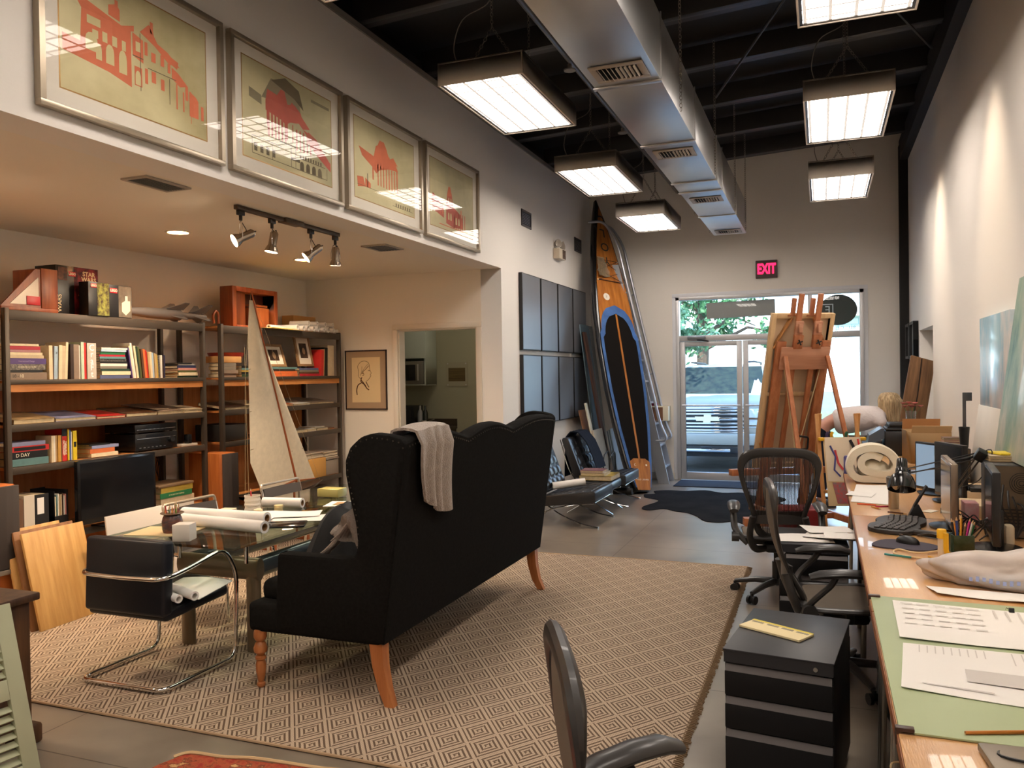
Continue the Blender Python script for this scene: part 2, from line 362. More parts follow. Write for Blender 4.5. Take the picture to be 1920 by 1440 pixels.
# ---- rug
def rug_mat():
    m = bpy.data.materials.new('greek_key_weave'); m.use_nodes = True; nt = m.node_tree; b = nt.nodes['Principled BSDF']; L = nt.links.new
    def mt(op, a, c=None, d=None):
        n = nd(nt, 'Math', operation=op)
        for i, q in enumerate((a, c, d)):
            if q is None: continue
            if isinstance(q, (int, float)): n.inputs[i].default_value = q
            else: L(q, n.inputs[i])
        return n.outputs[0]
    t = nd(nt, 'TexCoord'); s = nd(nt, 'SeparateXYZ'); L(t.outputs['Object'], s.inputs[0]); x, y = s.outputs[0], s.outputs[1]
    a = mt('DIVIDE', x, .183); c = mt('DIVIDE', y, .246)
    u = mt('SUBTRACT', mt('FRACT', mt('ADD', a, c)), .5); v = mt('SUBTRACT', mt('FRACT', mt('SUBTRACT', a, c)), .5)
    au, av = mt('ABSOLUTE', u), mt('ABSOLUTE', v); mx = mt('MAXIMUM', au, av)
    isu = mt('GREATER_THAN', au, av); pu = mt('GREATER_THAN', u, 0); pv = mt('GREATER_THAN', v, 0)
    # quadrant number 0..3 walking round the square gives the spiral step
    qv = mt('ADD', mt('MULTIPLY', pv, -2), 3); qu = mt('MULTIPLY', pu, 2)
    q = mt('ADD', mt('MULTIPLY', isu, qu), mt('MULTIPLY', mt('SUBTRACT', 1, isu), qv))
    sp = mt('FRACT', mt('ADD', mt('MULTIPLY', mx, 7), mt('MULTIPLY', q, .25)))
    st = mt('LESS_THAN', sp, .44); edge = mt('LESS_THAN', mx, .475); pat = mt('MULTIPLY', st, edge)
    wv = nd(nt, 'TexWave', wave_type='BANDS', bands_direction='X'); wv.inputs['Scale'].default_value = 32; wv.inputs['Distortion'].default_value = 1.5; L(t.outputs['Object'], wv.inputs[0])
    w2 = nd(nt, 'TexWave', wave_type='BANDS', bands_direction='Y'); w2.inputs['Scale'].default_value = 40; w2.inputs['Distortion'].default_value = 1.5; L(t.outputs['Object'], w2.inputs[0])
    mc = nd(nt, 'MixRGB'); L(pat, mc.inputs[0]); mc.inputs[1].default_value = (*lin(200, 178, 154), 1); mc.inputs[2].default_value = (*lin(112, 92, 76), 1)
    wm = mt('ADD', mt('MULTIPLY', mt('MULTIPLY', wv.outputs[1], w2.outputs[1]), .3), .8)
    mm = nd(nt, 'MixRGB', blend_type='MULTIPLY'); mm.inputs[0].default_value = 1; L(mc.outputs[0], mm.inputs[1]); L(wm, mm.inputs[2]); L(mm.outputs[0], b.inputs['Base Color'])
    bp = nd(nt, 'Bump'); bp.inputs['Strength'].default_value = .5; bp.inputs['Distance'].default_value = .003; L(mt('ADD', mt('MULTIPLY', wv.outputs[1], w2.outputs[1]), mt('MULTIPLY', pat, -1)), bp.inputs['Height']); L(bp.outputs[0], b.inputs['Normal'])
    b.inputs['Roughness'].default_value = .95; b.inputs['Specular IOR Level'].default_value = .15
    return m
RX0, RX1, RY0, RY1 = -5.0, -.58, 2.905, 6.84
g = G(); g.bb(RX0, RX1, RY0, RY1, .001, .011, .004)
rug = g.o('area_rug', rug_mat(), label='large woven beige rug with brown greek key diamonds under the black sofa', cat='rug')
g = G()
for (xa, ya, xb, yb) in ((RX0, RY0, RX1, RY0), (RX0, RY1, RX1, RY1)): G().tube([(xa, ya, .008), (xb, yb, .008)], .007, 6).o('binding', M('rug_binding', lin(176, 148, 116), .9), rug)
g = G(); y = RY0
while y < RY1:
    g.tube([(RX1-.01, y, .01), (RX1+.012, y+.004, .008), (RX1+.022+random.random()*.012, y+random.uniform(-.006, .008), .003)], .0045, 4); y += .017
g.o('fringe', M('rug_fringe', lin(120, 96, 70), .9), rug)

# ================================================================== CEILING FITTINGS
HOUS = M('fixture_housing', lin(228, 218, 206), .6)
def diffuser_mat():
    m = bpy.data.materials.new('lit_diffuser'); m.use_nodes = True; nt = m.node_tree; b = nt.nodes['Principled BSDF']; L = nt.links.new
    b.inputs['Base Color'].default_value = (.8, .8, .8, 1); b.inputs['Emission Color'].default_value = (1, .89, .79, 1)
    t = nd(nt, 'TexCoord'); br = nd(nt, 'TexBrick'); br.offset = 0; br.inputs['Scale'].default_value = 1; br.inputs['Brick Width'].default_value = .14; br.inputs['Row Height'].default_value = .14; br.inputs['Mortar Size'].default_value = .012
    br.inputs['Color1'].default_value = (1, 1, 1, 1); br.inputs['Color2'].default_value = (.8, .8, .8, 1); br.inputs['Mortar'].default_value = (.03, .03, .03, 1); br.inputs['Mortar Smooth'].default_value = .3
    mu = nd(nt, 'Math', operation='MULTIPLY'); mu.inputs[1].default_value = FIX_E; L(t.outputs['Object'], br.inputs[0]); L(br.outputs[0], mu.inputs[0]); L(mu.outputs[0], b.inputs['Emission Strength'])
    return m
def chain(g, a, b, pitch=.026, r=.0024, w=.011):
    a, b = V(a), V(b); d = b-a; n = max(1, int(d.length/pitch)); t = d.normalized(); o = t.orthogonal().normalized(); o2 = t.cross(o)
    for k in range(n):
        c = a+d*((k+.5)/n); q = o if k % 2 else o2
        g.tube([c+t*math.cos(j*PI/3)*pitch*.62+q*math.sin(j*PI/3)*w for j in range(6)], r, 4, closed=True)
def fixture():
    r = E('pendant_light', '', 'light fixture')
    g = G(); X0, X1, Y0, Y1, H = -.323, .323, -.645, .645, .16
    g.bb(X0, X0+.012, Y0, Y1, 0, H).bb(X1-.012, X1, Y0, Y1, 0, H).bb(X0, X1, Y0, Y0+.012, 0, H).bb(X0, X1, Y1-.012, Y1, 0, H).bb(X0, X1, Y0, Y1, H-.012, H)
    g.o('housing', HOUS, r)
    g = G()
    for a in ((X0+.012, X0+.03, Y0+.012, Y1-.012), (X1-.03, X1-.012, Y0+.012, Y1-.012), (X0+.012, X1-.012, Y0+.012, Y0+.03), (X0+.012, X1-.012, Y1-.03, Y1-.012)): g.bb(a[0], a[1], a[2], a[3], .006, .02)
    g.o('rim', M('fixture_rim', lin(60, 56, 52), .4), r)
    G().bb(X0+.03, X1-.03, Y0+.03, Y1-.03, .012, .02).o('diffuser', diffuser_mat(), r, smooth=0)
    for y in (-.4, .4):
        g = G(); chain(g, (-.2, y, H), (0, y, H+.3)); chain(g, (.2, y, H), (0, y, H+.3)); chain(g, (0, y, H+.3), (0, y, 1.01))
        g.o('chain', M('zinc_chain', lin(140, 132, 122), .4, .7), r)
    G().tube(spline([(-.22, -.48, H), (-.26, -.5, H+.15), (-.2, -.47, H+.36), (-.03, -.41, H+.47), (.0, -.4, H+.6), (.012, -.4, 1.01)], 6), .004, 6).o('power_cord', M('grey_cord', lin(130, 124, 116), .6), r)
    return r
fx = fixture()
spots = [(-2.215, 5.86, 'nearest of the left row, hanging before the picture wall'), (-2.215, 8.54, 'second of the left row, beside the duct'), (-2.215, 11.19, 'farthest of the left row, in front of the paddleboard'),
         (.205, 4.56, 'nearest of the right row, cut by the top of the view'), (.205, 7.27, 'second of the right row, over the work tables'), (.205, 9.99, 'farthest of the right row, near the storefront'),
         (-2.215, 3.17, 'left row, overhead out of view'), (.205, 1.82, 'right row, overhead out of view'), (-2.215, .48, 'left row, behind the camera'), (.205, -.9, 'right row, behind the camera'), (-2.215, -2.1, 'left row, by the back wall')]
for k, (x, y, s) in enumerate(spots):
    o = fx if k == 0 else dup(fx)
    o.location = (x, y, 3.68)
    if k in (2, 5): o.location = (x*.9369, y*.9369, 3.55); o.scale = (.945, .945, 1.1)
    tag(o, 'lit square-celled pendant light, '+s, group='suspended fluorescent lights')

# ---- duct
def zinc_mat():
    m = M('galvanised_steel', lin(208, 208, 208), .36, .95, noise=.12, ns=1.5, rn=.05); return m
ZN = zinc_mat()
r = E('air_duct', 'long galvanised steel air duct hanging between the rows of lights', 'duct')
seams = [-2.2, -.8, .6, 2.0, 3.4, 4.94, 6.34, 7.72, 8.15, 9.5, 10.9]
for a, b in zip(seams, seams[1:]):
    G().bb(-1.312, -.9, a+.004, b-.004, 3.4, 3.8, .004).o('duct_section', ZN, r)
for s in seams[1:-1]:
    g = G(); g.bb(-1.32, -.892, s-.02, s+.02, 3.388, 3.4, .003).bb(-.9, -.892, s-.006, s+.006, 3.4, 3.81)
    g.o('seam_flange', ZN, r)
for s in (3.3, 5.6, 7.5, 9.3, 10.6):
    for x in (-.885, -1.33): g = G(); chain(g, (x, s, 3.4), (x, s, 4.6)); g.o('hanger_chain', M('zinc_chain'), r)
REG = M('register_paint', lin(168, 156, 142), .45)
for k, (yc, s) in enumerate(((4.71, 'nearest, with bent vanes'), (6.63, 'second from the near end'), (8.55, 'third from the near end'), (10.62, 'farthest, at the closed end of the duct'))):
    rr = E('duct_register', 'louvred air register in the duct, '+s, 'air vent', (-1.1, yc, 3.397), group='registers under the duct')
    g = G(); w, h = .16, .135
    g.bb(-w, w, -h, -h+.04, -.008, 0, .002).bb(-w, w, h-.04, h, -.008, 0, .002).bb(-w, -w+.04, -h+.04, h-.04, -.008, 0, .002).bb(w-.04, w, -h+.04, h-.04, -.008, 0, .002); g.o('frame', REG, rr)
    G().bb(-w+.04, w-.04, -h+.04, h-.04, -.001, 0).o('opening', M('black_void', (.004, .004, .004), .8), rr)
    g = G()
    for i in range(9): g.box((-w+.055+i*.026, 0 if i > 3 else -.01, -.006 if i > 3 else -.016), (.003, 2*(h-.045), .02), 0, (0, .5 if i > 3 else -.7, 0))
    g.o('vane', M('register_vane', lin(190, 180, 168), .4), rr)

# ---- alcove ceiling: vents, recessed cans, track light
def ceiling_vent(x, y, w, l, label):
    rr = E('ceiling_vent', label, 'air vent', (x, y, 2.81), group='vents in the alcove ceiling')
    g = G()
    g.bb(-w, w, -l, -l+.025, -.012, 0, .002).bb(-w, w, l-.025, l, -.012, 0, .002).bb(-w, -w+.025, -l+.025, l-.025, -.012, 0, .002).bb(w-.025, w, -l+.025, l-.025, -.012, 0, .002); g.o('frame', REG, rr)
    g = G()
    for i in range(7): g.box((-w+.04+i*(2*w-.08)/6, 0, -.008), (.018, 2*l-.05, .003), 0, (0, .6, 0))
    g.o('slat', M('vent_slat', lin(120, 112, 104), .45), rr)
ceiling_vent(-3.75, 3.81, .1, .18, 'rectangular vent in the alcove ceiling below the leftmost framed print')
ceiling_vent(-3.78, 6.55, .13, .17, 'square blue-grey vent in the alcove ceiling right of the track light')
for x, y, s in ((-4.85, 5.14, 'left of the track light'), (-4.88, 6.87, 'behind the track light heads'), (-4.85, 2.6, 'nearest the camera, out of view')):
    rr = E('recessed_light', 'round recessed ceiling light glowing warm white, '+s, 'light fixture', (x, y, 2.81), group='recessed lights in the alcove ceiling')
    G().lathe([(.1, 0), (.1, -.006), (.082, -.008), (.08, -.001), (.08, 0)], 28).o('trim_ring', TRIMW, rr)
    G().lathe([(0, -.004), (.079, -.004)], 24).o('lamp_glow', M('warm_glow', (1, .74, .46), .5, emit=9), rr)
    l = bpy.data.lights.new('can_light', 'SPOT'); l.energy = CAN_E; l.color = (1, .82, .62); l.spot_size = 2.5; l.spot_blend = .8; l.shadow_soft_size = .08
    lo = bpy.data.objects.new('can_light', l); COL.objects.link(lo); lo.parent = rr; lo.location = (0, 0, -.03)
rr = E('track_light', 'dark track light with four chrome spot heads on the alcove ceiling', 'light fixture', (-3.74, 5.13, 2.81))
G().bb(-.018, .018, -.63, .63, -.03, 0, .003).bb(-.04, .04, -.12, .1, -.034, 0, .004).o('track', M('track_brown', lin(84, 70, 58), .4, .4), rr)
for k, (y, d) in enumerate(((-.58, (-.55, -.8, -.5)), (-.24, (-.15, -.1, -1)), (.24, (-.7, -.65, -.75)), (.58, (-.1, .1, -1)))):
    h = G(); h.bb(-.014, .014, y-.03, y+.03, -.065, -.03, .003); h.cyl((0, y, -.065), (0, y, -.1), .012)
    hd = h.o('spot_head', M('black_mount', (.02, .018, .016), .4), rr)
    D = V(d).normalized(); c = V((0, y, -.22)); q = D.to_track_quat('Z', 'Y').to_matrix().to_4x4()
    G().lathe([(0, -.1), (.02, -.1), (.03, -.085), (.03, .0), (.044, .03), (.05, .05), (.048, .052), (.04, .03)], 20, Matrix.Translation(c) @ q).o('reflector', M('satin_nickel', lin(170, 155, 138), .22, 1), hd)
    G().lathe([(0, .0535), (.044, .0535)], 18, Matrix.Translation(c) @ q).o('lamp_face', M('spot_glow', (1, .82, .6), .5, emit=18), hd)
    sd = D.cross(V((0, 0, 1))).normalized()*.036
    g = G()
    for s_ in (1, -1): g.tube(spline([V((0, y, -.1)), V((0, y, -.115))+sd*s_*.6, c+V((0, 0, .05))+sd*s_, c+sd*s_], 5), .0028, 6)
    g.o('yoke', CHROME, hd)
    G().tube(spline([(0, y, -.1), (.02, y+.03, -.16), (.0, y+.05, -.17), c-D*.1+V((0, .02, .01)), c-D*.1], 6), .003, 6).o('lead_wire', BLACK, hd)
    l = bpy.data.lights.new('track_spot', 'SPOT'); l.energy = SPOT_E; l.color = (1, .77, .53); l.spot_size = 1.5; l.spot_blend = .7; l.shadow_soft_size = .04
    lo = bpy.data.objects.new('track_spot', l); COL.objects.link(lo); lo.parent = rr; lo.matrix_local = Matrix.Translation(c+D*.075) @ (-D).to_track_quat('Z', 'Y').to_matrix().to_4x4()
# wall washers on the right wall (their scallops show in the photograph)
for k, (y, s) in enumerate(((8.95, 'farthest'), (6.3, 'middle'), (3.6, 'nearest'))):
    rr = E('wall_washer', 'small black spotlight by the ceiling aimed at the right wall, %s of three' % s, 'light fixture', (.42, y, 4.4), group='wall washers')
    D = V((.33, 0, -1)).normalized(); q = D.to_track_quat('Z', 'Y').to_matrix().to_4x4()
    G().lathe([(0, -.12), (.03, -.12), (.04, -.1), (.045, .02), (.04, .022), (.036, -.02)], 16, Matrix.Translation((0, 0, -.1)) @ q).tube([(0, 0, .15), (0, 0, -.1)], .008, 6).o('spot_can', BLACK, rr)
    l = bpy.data.lights.new('washer_spot', 'SPOT'); l.energy = 85; l.color = (1, .80, .58); l.spot_size = .88; l.spot_blend = 1; l.shadow_soft_size = .04
    lo = bpy.data.objects.new('washer_spot', l); COL.objects.link(lo); lo.parent = rr; lo.matrix_local = Matrix.Translation(V((0, 0, -.1))+D*.03) @ (-D).to_track_quat('Z', 'Y').to_matrix().to_4x4()

# ================================================================== SOFA AND TABLE GROUP
FAB = M('black_linen', (.013, .012, .011), .95, spec=.08, noise=.35, ns=60, bump=.12, bs=500)
OAK = wood('sofa_leg_wood', lin(196, 126, 74), lin(168, 98, 52), .35)
YA, YZ = 3.385, 5.72
def scallop(y):
    t = (y-YA)/(YZ-YA)
    if t < .325: a = t/.325; return 1.262+.062*math.sin(PI*min(1, a*.86+.14))
    if t < .625: a = (t-.325)/.3; return 1.262+.052*math.sin(PI*a)
    a = (t-.625)/.375; return 1.262+.05*math.sin(PI*min(1, a*.86))
sofa = E('wingback_sofa', 'long black linen wingback sofa with scalloped back, seen from behind on the rug', 'sofa', (-2.35, 4.55, 0))
def SL(g): g.X = Matrix.Translation((2.35, -4.55, 0)); return g          # world -> sofa coordinates
g = SL(G())
def backf(side):
    def f(u, v):
        y = YA+.012+(YZ-YA-.024)*u; z1 = scallop(y); z = .32+(z1-.32)*v; x = -1.99+.14*max(0, (z-.31))/1.0
        return (x if side == 0 else x-.13+.03*v, y, z)
    return f
g.sheet(60, 14, lambda u, v: backf(0)(u, v))
g.sheet(60, 14, lambda u, v: backf(1)(1-u, v))
def rim(u, v):                                                            # rounded top edge
    a = backf(0)(u, 1); b = backf(1)(u, 1); t = v*PI; c = [(p+q)/2 for p, q in zip(a, b)]; r = (a[0]-b[0])/2
    return (c[0]+r*math.cos(t), c[1], c[2]+.022*math.sin(t))
g.sheet(60, 6, rim)
for k in (0, 1):
    u = float(k)
    def side(s, v, u=u):
        a = V(backf(0)(u, v)); b = V(backf(1)(u, v)); return a.lerp(b, s if k == 0 else 1-s)
    g.sheet(3, 14, side)
g.sheet(60, 2, lambda u, v: V(backf(0)(1-u, 0)).lerp(V(backf(1)(1-u, 0)), v))
g.o('back', FAB, sofa)
wing = [(-1.99, .32), (-1.965, .5), (-1.865, 1.2), (-1.85, 1.295), (-1.875, 1.322), (-1.94, 1.337), (-2.03, 1.345), (-2.1, 1.325), (-2.16, 1.275), (-2.188, 1.21), (-2.188, 1.14), (-2.165, 1.02), (-2.135, .9), (-2.125, .8), (-2.14, .74), (-2.2, .728)]
arm = [(-2.585, .728), (-2.6, .715), (-2.612, .5), (-2.62, .33), (-2.6, .32)]
XZ = lambda y: Matrix(((1, 0, 0, 0), (0, 0, 1, y), (0, 1, 0, 0), (0, 0, 0, 1)))
for y in (YA, YZ-.085): SL(G()).prism((wing+arm)[::-1], .085, XZ(y), .018).o('wing_arm', FAB, sofa)
g = SL(G()); g.bb(-2.8, -2.0, YA+.01, YZ-.01, .305, .46, .03, 3).o('seat_base', FAB, sofa)
g = SL(G())
for a, b in ((YA+.09, 4.12), (4.13, 4.97), (4.98, YZ-.09)): g.bb(-2.78, -2.08, a, b, .44, .56, .045, 3)
g.o('seat_cushion', FAB, sofa)
def turned(x, y):
    g = SL(G()); s = [(0, .305), (.03, .305), (.034, .285), (.034, .26), (.026, .245), (.018, .24), (.027, .23), (.036, .205), (.034, .185), (.022, .175), (.018, .168), (.028, .16), (.028, .148), (.021, .14), (.027, .12), (.025, .08), (.017, .035), (.014, .028), (.021, .022), (.023, .012), (.016, 0), (0, 0)]
    g.lathe(s[::-1], 18, Matrix.Translation((x, y, .012))); g.o('leg', OAK, sofa)
turned(-2.745, 3.43); turned(-2.745, 5.67)
for y, sg in ((3.44, -1), (5.67, 1)):
    g = SL(G()); P = [(-2.045, y, .32), (-2.035, y, .2), (-2.01, y, .09), (-1.975, y+.01*sg, .012)]
    for (a, wa), (b, wb) in zip(zip(P, (.036, .032, .028, .024)), zip(P[1:], (.032, .028, .024, .022))):
        A = [g.b.verts.new(g.X @ V((a[0]+i*wa, a[1]+j*wa*.9, a[2]))) for i, j in ((-1, -1), (1, -1), (1, 1), (-1, 1))]
        B = [g.b.verts.new(g.X @ V((b[0]+i*wb, b[1]+j*wb*.9, b[2]))) for i, j in ((-1, -1), (1, -1), (1, 1), (-1, 1))]
        for k in range(4): g.b.faces.new((A[k], B[k], B[(k+1) % 4], A[(k+1) % 4]))
        if b is P[-1]: g.b.faces.new(B)
    bmesh.ops.recalc_face_normals(g.b, faces=g.b.faces); g.o('leg', OAK, sofa)
g = SL(G())
def nail(x, y, z, n): g.lathe([(.0045, 0), (.003, .002), (0, .0028)], 6, Matrix.Translation((x, y, z)) @ V(n).to_track_quat('Z', 'Y').to_matrix().to_4x4())
wp = [V((a, 0, b)) for a, b in wing[3:15]]
for a, b in zip(wp, wp[1:]):
    n = max(1, int((b-a).length/.03))
    for k in range(n):
        p = a.lerp(b, k/n); q = V((-2.0, 0, 1.05))-p; q = p+q.normalized()*.022
        nail(q.x, YA-.001, q.z, (0, -1, 0))
y = YA+.05
while y < YZ: z = scallop(y); nail(-1.99+.14*(z-.33)+.002, y, z-.018, (1, 0, .1)); y += .028
g.o('nailhead_trim', M('dark_nail', (.07, .055, .04), .35, .8), sofa)

# grey knitted throw over the back near the near wing
def throw(u, v):
    y = 3.47+.36*u+(.03*math.sin(v*5+1)+.16*max(0, v-.35)*1.3)
    L_ = v*.68-.27; ztop = scallop(min(3.95, max(3.5, y)))+.032
    if L_ < 0: x = -1.965-.02; z = ztop+L_*.9; x += .0
    else: z = ztop-L_*(.86+.25*math.sin(u*PI)*.4+.2*u); x = -1.848+.012*math.sin(u*19+v*3)*min(1, L_*8)+.012*v
    if abs(L_) < .06: t = (L_+.06)/.12; x = -1.985+(-1.842+1.985)*t; z = ztop+.012*math.sin(t*PI)
    if L_ >= .06: x = -1.835-.14*(ztop-z)+.012*(1+math.sin(u*20+v*2.5))
    if L_ > 0: y += .02*math.sin(u*6)
    return (x, y, z)
g = G(); g.sheet(36, 40, throw, .014)
g.o('throw_blanket', M('grey_mohair', lin(176, 160, 146), 1, spec=.1, noise=.2, ns=30, bump=.9, bs=160, sheen=.6), label='fuzzy grey knitted throw hanging over the back of the black sofa', cat='blanket')
# dark coat and scarf with fringe on the seat
g = G(); rnd = random.Random(3)
def coat(u, v):
    a = u*2*PI; r = .30*(1-v)**.6*(1+.18*math.sin(3*a+1)+.08*math.sin(7*a+2)) if v < 1 else 0
    return (-2.50+r*.7*math.cos(a), 3.93+r*1.15*math.sin(a), .565+.31*math.sin(v*PI/2)*(1+.12*math.sin(4*a+v*3)))
g.sheet(40, 14, coat)
g.o('dark_coat', M('coat_wool', (.022, .02, .018), .9, noise=.4, ns=10, sheen=.2), label='crumpled dark coat heaped on the sofa seat behind the near arm', cat='coat')
g = G()
for k in range(26):
    t = k/25; a = V((-2.2-.14*t, 3.52+.03*math.sin(k), .93-.17*t)); b = a+V((-.1-.05*t, .02*math.sin(k*2), -.13+rnd.uniform(-.02, .02)))
    g.tube([a, a.lerp(b, .5)+V((0, rnd.uniform(-.01, .01), -.012)), b], [.009, .007, .003], 5)
g.sheet(10, 10, lambda u, v: (-2.17-.17*u, 3.50+.03*math.sin(u*9+v*4)+.02*v, 1.0-.15*u-.2*v*(1-u)-.05*v), .012)
g.o('scarf', M('scarf_wool', lin(150, 136, 124), .95, bump=.5, bs=120), label='grey fringed scarf draped inside the near wing of the sofa', cat='scarf')

# ---- glass table
tb = E('glass_table', 'long glass topped table on dark brown tubular steel legs beside the sofa', 'table', (-3.36, 4.6, 0))
TX = Matrix.Translation((3.36, -4.6, 0))
TG = glass_mat('table_glass', (.80, .88, .82), 1.0)
g = G(); g.X = TX; g.bb(-3.835, -2.885, 3.41, 5.72, .715, .73, .003).o('glass_top', TG, tb)
BRN = M('bronze_enamel', lin(112, 96, 76), .32, .2, coat=.2)
def TGm():
    g = G(); g.X = TX; return g
for x in (-3.62, -3.13):
    for y in (3.86, 5.3): TGm().tube([(x, y, .0125), (x, y, .53)], .05, 18, flat=(.55, 1.0), up=(1, 0, 0)).o('leg', BRN, tb)
for y in (3.86, 5.3): TGm().tube([(-3.67, y, .50), (-3.08, y, .50)], .066, 18, flat=(.55, 1.0), up=(0, 0, 1)).o('cross_beam', BRN, tb)
for x in (-3.62, -3.13): TGm().tube([(x, 3.86, .50), (x, 5.3, .50)], .062, 18, flat=(.6, 1.0), up=(0, 0, 1)).o('side_beam', M('enamel_blue_reflection', (.10, .11, .12), .25, .5, coat=.4), tb)  # blue reflection along the beams is put into their colour
for x in (-3.62, -3.13):
    for y in (3.8, 5.4): TGm().cyl((x, y, .545), (x, y, .7), .013, 12).lathe([(0, 0), (.024, 0), (.024, .014), (0, .014)], 16, Matrix.Translation((x, y, .700))).o('glass_support', CHROME, tb)

# ---- cantilever chair
def cantilever(label, loc, rz=0, group='tubular cantilever chairs'):
    """faces +y, origin on the floor below the back"""
    r = E('cantilever_chair', label, 'chair', loc, rz, group)
    lea = M('black_leather', (.008, .009, .013), .42, bump=.05, bs=200)
    G().box((0, 0, .577), (.545, .075, .39), .02, (-.05, 0, 0), 3).o('backrest', lea, r)
    g = G(); g.sheet(16, 12, lambda u, v: (-.27+.54*u, .02+.46*v, .405+.05*v+.012*math.sin(u*PI)))
    g.bb(-.27, .27, .0, .47, .355, .415, .02, 3, T((0, 0, 0), (.06, 0, 0))); g.o('seat', lea, r)
    P = []
    for s in (-1, 1):
        q = [(s*.283, -.062, .585), (s*.283, .1, .60), (s*.283, .40, .655), (s*.283, .50, .50), (s*.283, .475, .02), (s*.283, 0, .02)]
        P.append(q)
    path = [(0, -.065, .58)]+P[1][:1]+P[1][1:5]+[(.283, -.07, .02)]+[(-.283, -.07, .02)]+P[0][1:5][::-1]+P[0][:1]+[(0, -.065, .58)]
    path = rot_pts(path, .075, 7)
    g = G(); g.tube(path[:-1], .0125, 12, closed=True); g.o('tube_frame', CHROME, r)
    return r
cantilever('black leather chair on a chrome tube frame with rolled papers, at the near table end', (-3.43, 3.235, .012), 0)
# rolls and sheets on its seat
g = G(); g.sheet(12, 6, lambda u, v: (-3.40+.32*u, 3.33+.26*v+.03*u, .458+.035*v+.012*math.sin(u*PI)), .004)
g.o('plan_sheets', WHITE, label='curled white drawing sheets on the seat of the near cantilever chair', cat='paper')
def roll(a, b, r, label, name='paper_roll', mat=WHITE, core=None, group=None, cat='paper roll'):
    a, b = V(a), V(b); q = (b-a).to_track_quat('Z', 'Y').to_matrix().to_4x4(); L_ = (b-a).length; X = Matrix.Translation(a) @ q
    g = G(); ri = r*.62; g.lathe([(ri, .06), (ri, 0), (r, 0), (r, L_), (ri, L_), (ri, L_-.06)], 20, X)
    t = [(ri*.98*math.cos(x*.5)*(1+.02*x), ri*.98*math.sin(x*.5)*(1+.02*x)) for x in range(16)]
    o = g.o(name, mat, label=label, cat=cat, group=group)
    if core: G().lathe([(ri*.98, .06), (ri*.98, .001), (ri*.8, .001), (ri*.8, .06)], 18, X).lathe([(ri*.98, L_-.06), (ri*.98, L_-.001), (ri*.8, L_-.001), (ri*.8, L_-.06)], 18, X).o('core', core, o)
    return o
KR = M('kraft_core', lin(150, 112, 72), .8)
roll((-3.40, 3.34, .494), (-3.115, 3.255, .484), .022, 'slim white roll lying nearest the backrest on the near chair seat')
roll((-3.34, 3.40, .499), (-3.06, 3.31, .490), .024, 'slim white roll lying on the sheets on the near chair seat')
# two chairs with a silver top rail on the far side of the table
def rail_chair(label, loc, rz):
    r = E('sling_chair', label, 'chair', loc, rz, 'sling chairs on the far side of the table'); gf = M('grey_sling', lin(72, 66, 62), .8)
    g = G(); g.sheet(10, 10, lambda u, v: (-.24+.48*u, -.02-.07*v-.02*math.sin(u*PI), .40+.31*v), .012); g.o('backrest', gf, r)
    g = G(); g.sheet(10, 8, lambda u, v: (-.24+.48*u, .44*v-.02, .42-.02*math.sin(v*PI)), .02); g.o('seat', gf, r)
    G().tube(rot_pts([(-.25, -.09, .69), (-.25, -.1, .745), (.25, -.1, .745), (.25, -.09, .69)], .03), .011, 10).o('top_rail', M('satin_rail', lin(190, 176, 156), .3, .8), r)
    for s in (-.25, .25):
        G().tube(rot_pts([(s, -.09, .7), (s, -.02, .41), (s, -.06, 0)], .05), .011, 10).tube(rot_pts([(s, 0, .42), (s, .42, .42), (s, .44, 0)], .05), .011, 10).o('side_frame', CHROME, r)
    return r
rail_chair('grey sling chair with silver top rail, tucked behind the long paper rolls', (-4.12, 4.53, .012), -PI/2)
rail_chair('grey sling chair with silver top rail, behind the white pencil can', (-4.12, 5.56, .012), -PI/2)

# ---- things on the glass table (top z .73)
Z0 = .731
roll((-4.0+.22, 3.87, Z0+.036), (-2.98, 3.78, Z0+.036), .036, 'long white plotter roll nearest the table edge, behind the white cube', 'plotter_roll', core=KR)
roll((-3.80, 4.03, Z0+.038), (-3.15, 4.02, Z0+.038), .038, 'long white plotter roll lying second from the near table edge', 'plotter_roll', core=KR)
roll((-3.60, 4.56, Z0+.034), (-3.31, 4.60, Z0+.034), .034, 'short white paper roll lying behind the pens on the glass table', 'plotter_roll', core=KR)
g = G(); g.bb(-.048, .048, -.048, .048, 0, .092, .002); r = g.o('paper_cube', M('white_card', lin(226, 218, 206), .6), label='small white boxed paper cube on the near edge of the glass table', cat='box', loc=(-3.30, 3.50, Z0), rz=.35)
jar = E('pottery_jar', 'brown and blue glazed pottery jar full of coloured pencils on the glass table', 'jar', (-3.52, 3.64, Z0+.006))
g = G(); g.lathe([(0, 0), (.05, 0), (.056, .02), (.058, .06), (.052, .085), (.045, .098), (.06, .108), (.06, .112), (.044, .104), (.042, .095), (.046, .06), (.044, .012), (0, .012)], 28)
g.o('body', M('glaze', lin(128, 78, 62), .2, noise=1, col2=lin(52, 58, 66), ns=14, stretch=(1, 1, 3)), jar)
G().lathe([(.061, .106), (.066, .11), (.061, .115), (.055, .111)], 28).o('rim', M('glaze_rim', lin(120, 96, 78), .25), jar)
rnd = random.Random(5)
PC = [lin(*c) for c in ((190, 60, 60), (230, 170, 150), (110, 160, 50), (200, 120, 60), (60, 90, 150), (220, 200, 190), (170, 60, 90), (120, 40, 40), (60, 120, 70), (220, 140, 60), (150, 90, 60))]
